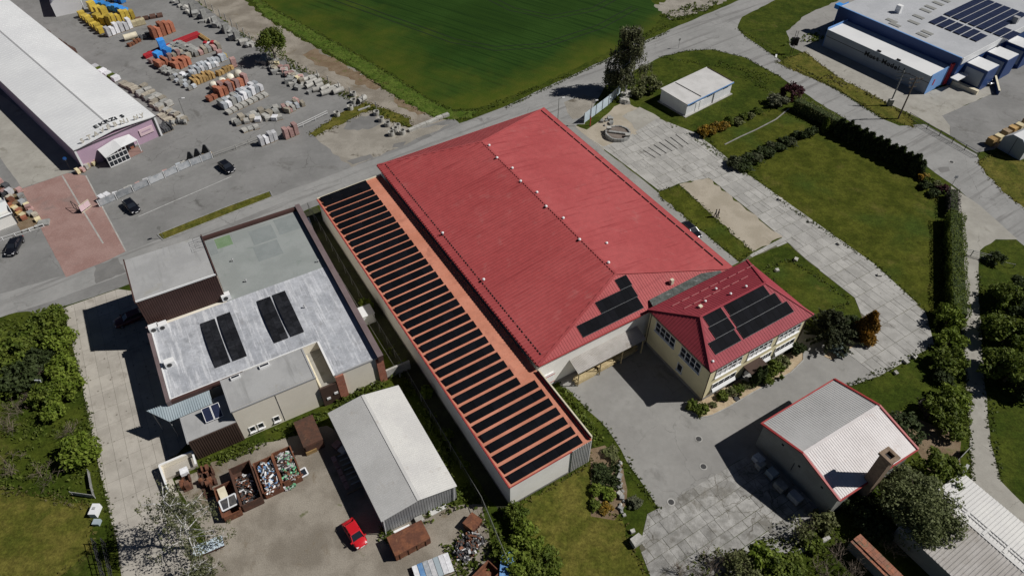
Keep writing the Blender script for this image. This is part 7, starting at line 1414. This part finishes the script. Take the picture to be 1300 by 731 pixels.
# concrete pipes, stones along the track fence
def pipe(label, u, v, ang, L, R, group, up=False):
    P = g(u, v); t = thing('concrete_pipe', label, 'pipe', (P[0], P[1], 0), group); n = 14; m = MB(); d = np.array([math.cos(ang), math.sin(ang), 0]) if not up else np.array([0, 0, 1.]); c = np.array([0, 0, R]) if not up else np.array([0, 0, L / 2])
    a = np.array([-d[1], d[0], 0]) if not up else np.array([1., 0, 0]); b = np.array([0, 0, 1.]) if not up else np.array([0, 1., 0]); vs = []
    for s, r in ((-L / 2, R), (L / 2, R), (L / 2, R * .8), (-L / 2, R * .8)): vs += [c + d * s + r * (math.cos(2 * math.pi * k / n) * a + math.sin(2 * math.pi * k / n) * b) for k in range(n)]
    m.add(vs, [(i * n + k, i * n + (k + 1) % n, ((i + 1) % 4) * n + (k + 1) % n, ((i + 1) % 4) * n + k) for i in range(4) for k in range(n)]); inst('pipe', m.mesh('pipe', 'stone_light'), (0, 0, 0), 0, 1, t); return t
for i, (u, v, a_, L, R) in enumerate(((391, 102, .75, 2.6, .45), (396, 106, .75, 2.6, .45), (399, 100, .75, 2.4, .45), (404, 106, .75, 1.8, .5), (406, 111, .75, 1.6, .5), (393, 111, .9, 1.8, .5), (413, 114, .75, 2.2, .5), (417, 119, .6, 3.2, .55), (425, 114, .6, 2.6, .55), (430, 118, .6, 2.4, .55), (402, 116, .4, 1.5, .5), (460, 129, .9, 2.0, .6))): pipe('pale concrete pipe lying beside track fence', u, v, a_, L, R, 'concrete pipes by the track fence')
for i, (u, v) in enumerate(((449, 122), (449, 131), (428, 147), (445, 139), (478, 146), (484, 154), (492, 160), (502, 167), (497, 172), (505, 163), (511, 170))): pipe('upright concrete shaft ring on weedy strip', u, v, 0, .9, .62, 'shaft rings on the weedy strip', True)
for k in range(44):
    t_ = r_.random(); u = 330 + 62 * t_ + r_.uniform(-4, 4); v = 76 + 38 * t_ + r_.uniform(-8, 8); rock('stone in mixed heap along track fence below lone tree', g(u, v), r_.uniform(.6, 1.5), r_.choice(('stone_light', 'stone_grey')), 'stone heap along the fence')
for k in range(14): u = 345 + k * 3 + r_.uniform(-2, 2); pack('brownish natural stone crate in mixed fence heap', u, 84 + k * 1.4 + r_.uniform(-5, 5), r_.uniform(0, 3), r_.choice(('brick_mauve', 'paver_tan', 'cream_pack')), 1.0, .9, .9, 2, group='natural stone crates')
for k in range(26):
    t_ = k / 25; u = 222 + 96 * t_ + r_.uniform(-4, 3); v = 2 + 58 * t_ + r_.uniform(-2, 5); rock('grey boulder in line along upper track fence', g(u, v), r_.uniform(.8, 1.9), r_.choice(('stone_light', 'stone_grey', 'stone_grey')), 'boulders along the upper fence')
for k in range(6): pack('upright grey stone slab along upper track fence', 232 + k * 14, 6 + k * 9, .9, 'paver_grey', 1.3, .6, 1.9, 1, 1, False, 'upright slabs by the upper fence', 'stone_slab', 'slab')
for k, (u, v) in enumerate(((523, 166), (530, 163), (537, 160), (545, 157), (552, 154), (558, 151), (566, 148))): pack('pale roadside kerb block at track mouth', u, v, .62, 'stone_light', 1.4, .7, .5, 1, 1, False, 'roadside kerb blocks', 'kerb_block', 'block')
tag(MB().beam(g(455, 141) + [0, 0, .15], g(470, 136) + [0, 0, .2], .3, .25).build('pale_beam', 'stone_light'), 'long pale beam on weedy strip by shaft rings', 'beam')

# ================================================================== SCRAPYARD
def container(label, u, v, ang, L, Wd, H, mat='rust', group=None, lid=False, name='scrap_container', t_=.09):
    P = g(u, v, H * .8); t = thing(name, label, 'container', (P[0], P[1], 0), group); t.rotation_euler = (0, 0, ang)
    def pt(n, b): inst(n, b.mesh(n, mat), (0, 0, 0), 0, 1, t)
    pt('floor', MB().box(I3, -L / 2, L / 2, -Wd / 2, Wd / 2, .05, .15))
    for s in (-1, 1): pt('side_wall', MB().box(I3, -L / 2, L / 2, s * Wd / 2 - t_ / 2, s * Wd / 2 + t_ / 2, .05, H)); pt('end_wall', MB().box(I3, s * L / 2 - t_ / 2, s * L / 2 + t_ / 2, -Wd / 2 + t_ / 2, Wd / 2 - t_ / 2, .05, H - .02))
    for s in (-1, 1): pt('rim', MB().beam((-L / 2, s * (Wd / 2 + .04), H), (L / 2, s * (Wd / 2 + .04), H), .16, .12))
    for s in (-1, 1):
        for k in range(4): x = -L / 2 + L * (k + .5) / 4; pt('rib', MB().beam((x, s * (Wd / 2 + .07), .1), (x, s * (Wd / 2 + .07), H - .07), .1, .1, up=(1, 0, 0)))
    if lid: pt('cover', MB().box(I3, -L / 2 - .03, L / 2 + .03, -Wd / 2 - .12, Wd / 2 + .12, H + .07, H + .14))
    return t
colm('junk_white', (.62, .61, .60), (.5, .5, .5)); colm('junk_green', (.10, .30, .16), (.16, .38, .22)); colm('junk_blue', (.12, .26, .5), (.2, .36, .58)); colm('junk_dark', (.05, .05, .055), (.09, .085, .08)); colm('junk_rust', (.19, .08, .045), (.12, .055, .035))
def junk(name, label, u, v, L, Wd, z, ang, n, mats, seed, s=.5, heap=.3, base=None):
    P = g(u, v, z); t = thing(name, label, 'scrap', (P[0], P[1], 0)); t.rotation_euler = (0, 0, ang); rg = random.Random(seed)
    for m in mats:
        b = MB()
        for k in range(n // len(mats)):
            x, y = rg.uniform(-.5, .5) * L, rg.uniform(-.5, .5) * Wd; zz = z - .25 + heap * (1 - (2 * x / L) ** 2) * (1 - (2 * y / Wd) ** 2) * rg.uniform(.3, 1); d = unit([rg.gauss(0, 1), rg.gauss(0, 1), rg.gauss(0, .45)]); l = s * rg.uniform(.4, 1.5)
            b.beam(np.array([x, y, zz]) - d * l / 2, np.array([x, y, zz]) + d * l / 2, s * rg.uniform(.12, .5), s * rg.uniform(.08, .3), up=unit([rg.gauss(0, 1), rg.gauss(0, 1), 1.3]))
        o = inst('scrap_pieces', b.mesh('scrap_pieces', m), (0, 0, 0), 0, 1, t); o['kind'] = 'stuff'
    bs_ = MB().box(I3, -L / 2 + .05, L / 2 - .05, -Wd / 2 + .05, Wd / 2 - .05, base if base is not None else .15, z - .35) if z > .6 else MB().add([(x, y, .0) for x, y in ((-L / 2, -Wd / 2), (L / 2, -Wd / 2), (L / 2, Wd / 2), (-L / 2, Wd / 2))] + [(0, 0, heap * .7)], [(0, 1, 4), (1, 2, 4), (2, 3, 4), (3, 0, 4)])
    inst('heap_core', bs_.mesh('heap_core', 'junk_dark'), (0, 0, 0), 0, 1, t); return t
E2 = _yl + math.pi / 2
container('rusty open container holding white window frames', 289, 634, E2, 4.4, 2.0, 1.3); container('deep rusty container with dark interior beside white frames', 312, 614, E2, 5.6, 2.4, 1.6, 'rust_dark'); container('rusty container filled with bright mixed rubbish', 340, 603, E2, 4.6, 2.2, 1.5); container('rusty container filled with green and white rubbish', 364, 590, E2, 4.6, 2.2, 1.5)
junk('rubbish_heap', 'bright mixed rubbish in open container', 341, 603, 4.2, 1.9, 1.5, E2, 150, ['junk_white', 'junk_blue', 'junk_dark', 'junk_rust', 'junk_white'], 1, .55); junk('rubbish_heap', 'green and white bottles rubbish in open container', 365, 590, 4.2, 1.9, 1.5, E2, 150, ['junk_white', 'junk_green', 'junk_dark', 'junk_white', 'junk_rust'], 2, .55); junk('rubbish_heap', 'rusty scrap and grey bits in deep container', 313, 618, 4.0, 2.0, .9, E2, 90, ['junk_rust', 'junk_white', 'junk_dark', 'junk_rust'], 3, .5)
for i, (u, v, sx, sy, lab, m) in enumerate(((283, 626, 1.5, .9, 'white panel lying in rusty container', 'wrap_white'), (291, 638, 1.9, 1.3, 'white window frame lying in rusty container', 'clean_white'), (352, 619, 1.8, .8, 'white framed window leaning on rubbish container', 'clean_white'), (381, 603, 1.8, .8, 'white framed door leaning on green rubbish container', 'clean_white'))):
    P = g(u, v, 1.3 if i < 2 else .5); t = thing('old_window', lab, 'window', P); fq = frame(_yl + (.05 if i < 2 else .1), P[:2]); tl = .25 if i < 2 else .55
    Z = P[2]
    if i == 0: MB().hexa([fq(-sy / 2, -sx / 2, Z), fq(sy / 2, -sx / 2, Z), fq(sy / 2, sx / 2, Z + .2), fq(-sy / 2, sx / 2, Z + .2)], [fq(-sy / 2, -sx / 2, Z + .06), fq(sy / 2, -sx / 2, Z + .06), fq(sy / 2, sx / 2, Z + .26), fq(-sy / 2, sx / 2, Z + .26)]).build('panel', 'cream_trim', t); continue
    q = [(-sx / 2, -sy / 2), (sx / 2, -sy / 2), (sx / 2, sy / 2), (-sx / 2, sy / 2)]; hz = lambda y: Z + (y + sy / 2) * tl
    for k in range(4): (xa_, ya_), (xb_, yb_) = q[k], q[(k + 1) % 4]; MB().beam(fq(xa_, ya_, hz(ya_)), fq(xb_, yb_, hz(yb_)), .16, .1).build('frame_bar', m, t)
    MB().beam(fq(-sx * .1, -sy / 2, hz(-sy / 2)), fq(sx * .05, sy / 2, hz(sy / 2)), .1, .1).build('frame_bar', m, t); MB().slabpoly([fq(x, y, hz(y) - .02) for x, y in q], .02).build('pane', 'glass' if i != 1 else 'junk_dark', t)
junk('green_scrap', 'green plastic scrap spilled before rubbish containers', 366, 612, 1.6, 1.2, .4, E2, 60, ['junk_green', 'junk_white', 'junk_green'], 4, .45)
for i, (u, v, lab) in enumerate(((237, 611, 'rusty machine frame under birch branches'), (259, 604, 'long rusty machine beside cream bay'), (263, 620, 'rusty engine block behind machine frame'), (267, 606, 'small rusty tank beside long machine'))):
    P = g(u, v); t = thing('rusty_machine', lab, 'machine', (P[0], P[1], 0), 'rusty machines by the bay'); t.rotation_euler = (0, 0, E2); rg = random.Random(i)
    for k in range(6):
        x, y = rg.uniform(-1.2, 1.2), rg.uniform(-.5, .5); sx, sy, sz = rg.uniform(.3, .9), rg.uniform(.2, .6), rg.uniform(.3, 1.1); inst('housing', MB().box(I3, x - sx / 2, x + sx / 2, y - sy / 2, y + sy / 2, 0, sz).mesh('housing', ('rust', 'rust_dark', 'junk_rust')[k % 3]), (0, 0, 0), 0, 1, t)
    for k in range(2): x = rg.uniform(-1, 1); inst('flywheel', MB().tube((x, -.6, .5), (x, -.45, .5), .42, .42, 12).mesh('flywheel', 'rust_dark'), (0, 0, 0), 0, 1, t)
    inst('base_frame', MB().box(I3, -1.4, 1.4, -.55, .55, .0, .12).mesh('base_frame', 'rust_dark'), (0, 0, 0), 0, 1, t)
pack('white crate standing on rusty machine', 237, 603, E2, 'wrap_white', .9, .8, .5, 1, 1, False, z=.6)
container('brown covered container beside grey shed and brown gate wall', 392, 549, E2, 4.2, 2.3, 1.7, 'rust_dark', lid=True); pack('open crate of timber scraps below brown covered container', 395, 572, _yl, 'wood_yellow', 1.4, .9, .6, 2, 1, True)
container('closed rusty container with flaking roof near shed gable', 519, 684, _yl, 4.3, 2.3, 1.4, 'rust', lid=True); container('rusty tipping skip on weedy ground near fence', 600, 663, _yl + .4, 1.7, 1.4, .9, 'rust', lid=True); container('rusty scrap trough below scrap metal heap', 614, 733, _yl + .3, 3.4, 1.8, .9, 'rust')
junk('metal_heap', 'dark tangled scrap metal heap on weedy ground', 594, 692, 3.6, 2.2, .5, .9, 170, ['junk_dark', 'junk_rust', 'junk_white', 'junk_dark', 'junk_dark'], 6, .6, .9)
st = thing('sheet_stack', 'stack of blue and white sheets at scrapyard bottom', 'sheets', g(552, 722))
fq = frame(_yl - .12, g(552, 724)[:2])
for k in range(7): MB().box(fq, -2.3 + k * .62, -1.72 + k * .62, -1.1, 1.2, .5 + .04 * (k % 3), .6 + .05 * (k % 3)).build('sheet', ('wrap_white', 'junk_blue', 'paver_blue', 'wrap_white', 'corr_blue', 'wrap_white', 'wrap_white')[k], st)
MB().box(fq, -2.2, 2.0, -1.0, 1.1, 0, .48).build('bed', 'pallet', st)
cb = thing('covered_cart', 'low cart with pale corrugated cover under birch', 'cart', g(264, 690)); fq2 = frame(_yl - .05, g(264, 692, .9)[:2])
for k in range(5): MB().slabpoly([fq2(-1.7 + k * .68, -.7, .75), fq2(-1.06 + k * .68, -.7, .75), fq2(-1.06 + k * .68, .55, 1.0 + .05 * (k % 2)), fq2(-1.7 + k * .68, .55, 1.0 + .05 * (k % 2))], .05).build('cover_sheet', 'corr_pale', cb)
MB().box(fq2, -1.6, 1.6, -.6, .5, .25, .7).build('body', 'rust_dark', cb)
rk = thing('pipe_rack', 'rack of pipes and red slats in shadow of grey shed', 'rack', g(430, 598)); fr3 = frame(math.radians(-59.5), g(425, 570)[:2])
for k in range(7): MB().beam(fr3(1.5 + k * .75, -.1, .5), fr3(1.6 + k * .75, 2.2, .55), .12, .12).build('pipe', 'grey_trim', rk)
for k in range(5): MB().box(fr3, 1.2 + k * 1.05, 2.05 + k * 1.05, -.9, -.35, .3, .55).build('slat', 'brick_mauve', rk)
for x in (1.0, 6.8): MB().beam(fr3(x, -.9, .2), fr3(x, 2.3, .2), .14, .14).build('bearer', 'pallet', rk)
row('red white slatted crate in shadow of grey shed', 428, 566, 436, 572, 2, ['brick_mauve', 'wrap_white'], 'slatted crates', 1.2, .9, .5, 3)
tag(MB().beam(g(545, 652) + [0, 0, .15], g(566, 641) + [0, 0, .2], .9, .15).build('white_sheet', 'galv_light'), 'long pale metal sheet lying in weeds at shed gable', 'sheet'); tag(MB().beam(g(500, 676) + [0, 0, .12], g(520, 667) + [0, 0, .12], .3, .12).build('white_pipe', 'white_trim'), 'white pipe lying in weeds behind rusty container', 'pipe'); pack('pale concrete block in weeds near shed gable', 533, 661, .5, 'stone_light', 1.0, .7, .5, 1, 1, False)
P = g(644, 722); jb = thing('blue_cart', 'blue tarpaulin covered cart in fence shadow', 'cart', P); MB().box(lambda x, y, z: P + [x, y, z], -.8, .8, -1.6, 1.4, .3, 1.0).build('body', 'blue_dark', jb); MB().slabpoly([P + [-.9, -1.7, 1.05], P + [.9, -1.7, 1.05], P + [.7, 1.5, 1.35], P + [-.7, 1.5, 1.35]], .05).build('tarpaulin', 'junk_blue', jb); wheels(jb, (), F=lambda x, y, z: P + [x, y, z])
# appliances along the workshop wall in shade
for i, (x, s, m, lab) in enumerate(((1.9, 1.3, 'paver_blue', 'grey machine on pallet at workshop corner in shade'), (2.6, .9, 'paver_grey', 'small grey box beside pallet machine in shade'), (4.2, 1.2, 'corr_blue', 'blue grey crate along shaded workshop wall'), (6.0, 1.4, 'paver_grey', 'tyre stack crate along shaded workshop wall'), (8.0, 1.6, 'paver_blue', 'long grey crate near workshop wall end'))):
    P = fG(x, -1.6 - (.4 if i % 2 else 0), 0); lm, pm = pack_proto(m, s, .9, .9, 2, 2, True); t = thing('stored_crate', lab, 'crate', P, 'crates in workshop shade'); t.rotation_euler = (0, 0, math.atan2(wd2[1], wd2[0])); inst('load', lm, (0, 0, 0), 0, 1, t); inst('pallet', pm, (0, 0, 0), 0, 1, t)
P = g(977, 683); ct = thing('bicycle', 'bicycle lying at concrete yard edge by shrubs', 'bicycle', P)
for dx in (-.5, .5):
    o = MB(); n = 14
    for k in range(n): a0_, a1_ = 2 * math.pi * k / n, 2 * math.pi * (k + 1) / n; o.tube(P + [dx + .33 * math.cos(a0_), .33 * math.sin(a0_) * .5, .35 + .25 * math.sin(a0_)], P + [dx + .33 * math.cos(a1_), .33 * math.sin(a1_) * .5, .35 + .25 * math.sin(a1_)], .03, .03, 4, False)
    o.build('wheel', 'black_rubber', ct)
MB().tube(P + [-.5, 0, .35], P + [.05, .1, .6], .03, .03, 5).build('frame_tube', 'dark_steel', ct); MB().tube(P + [.05, .1, .6], P + [.5, 0, .35], .03, .03, 5).build('frame_tube', 'dark_steel', ct); MB().box(lambda x, y, z: P + [x, y, z], -.2, .1, .1, .25, .62, .68).build('saddle', 'black_rubber', ct)
ch_ = g(1222, 604); gch = thing('garden_chair', 'white garden chairs folded beside barn corner', 'chair', ch_)
for k, (dx, dy) in enumerate(((-.6, .6), (-.1, .2), (.4, .5))): MB().beam(ch_ + [dx, dy, .1], ch_ + [dx + .5, dy + .7, .75], .35, .06).build('chair_frame', 'white_trim', gch)
row('timber crate stack along storage tent side', 1256, 184, 1300, 160, 6, ['wood_yellow', 'cream_pack', 'pallet'], 'timber crates by the tent', 1.3, 1.2, 1.3, 3)
wb_ = thing('white_box_shed', 'small white flat box roof between flat building and annex', 'box', g(446, 380)); MB().box(LF, 14.9, 16.6, 71.0, 73.0, 0, 1.9).build('body', 'clean_white', wb_); MB().box(LF, 14.8, 16.7, 70.9, 73.1, 1.9, 1.98).build('lid', 'white_sheet', wb_)
pb = thing('pale_block_wall', 'pale block wall piece at flat building corner', 'wall', g(500, 465)); MB().box(LF, 14.1, 17.6, 60.3, 60.6, 0, 1.7).build('wall', 'stone_light', pb)
pk = g(388, 290); tag(MB().beam(g(391, 279) + [0, 0, .3], g(398, 297) + [0, 0, .3], .5, .4).build('pale_log', 'white_trim'), 'pale long roll lying in passage behind flat building', 'roll')
bd_ = g(48, 484, 1.5); tag(MB().box(lambda x, y, z: bd_ * [1, 1, 0] + [x, y, z], -.45, .45, -.1, .1, 1.2, 1.8).build('notice_board', 'paver_blue'), 'small white board among thicket shrubs', 'board')
cl_ = g(1231, 114, .6); dkb = thing('dock_ramp_wall', 'long pale concrete ramp wall beside blue factory end', 'wall', cl_)
a_, b_ = g(1205, 106), g(1240, 120); MB().beam((a_[0], a_[1], .5), (b_[0], b_[1], .35), .9, 1.0).build('ramp_wall', 'cream_trim', dkb)
a_, b_ = g(1259, 93), g(1266, 121); bw = thing('dock_barrier', 'long white topped barrier wall beside blue dock', 'barrier', a_); MB().beam((a_[0], a_[1], .5), (b_[0], b_[1], .5), .3, 1.0).build('wall', 'blue_dark', bw); MB().beam((a_[0], a_[1], 1.04), (b_[0], b_[1], 1.04), .4, .08).build('coping', 'cream_trim', bw)
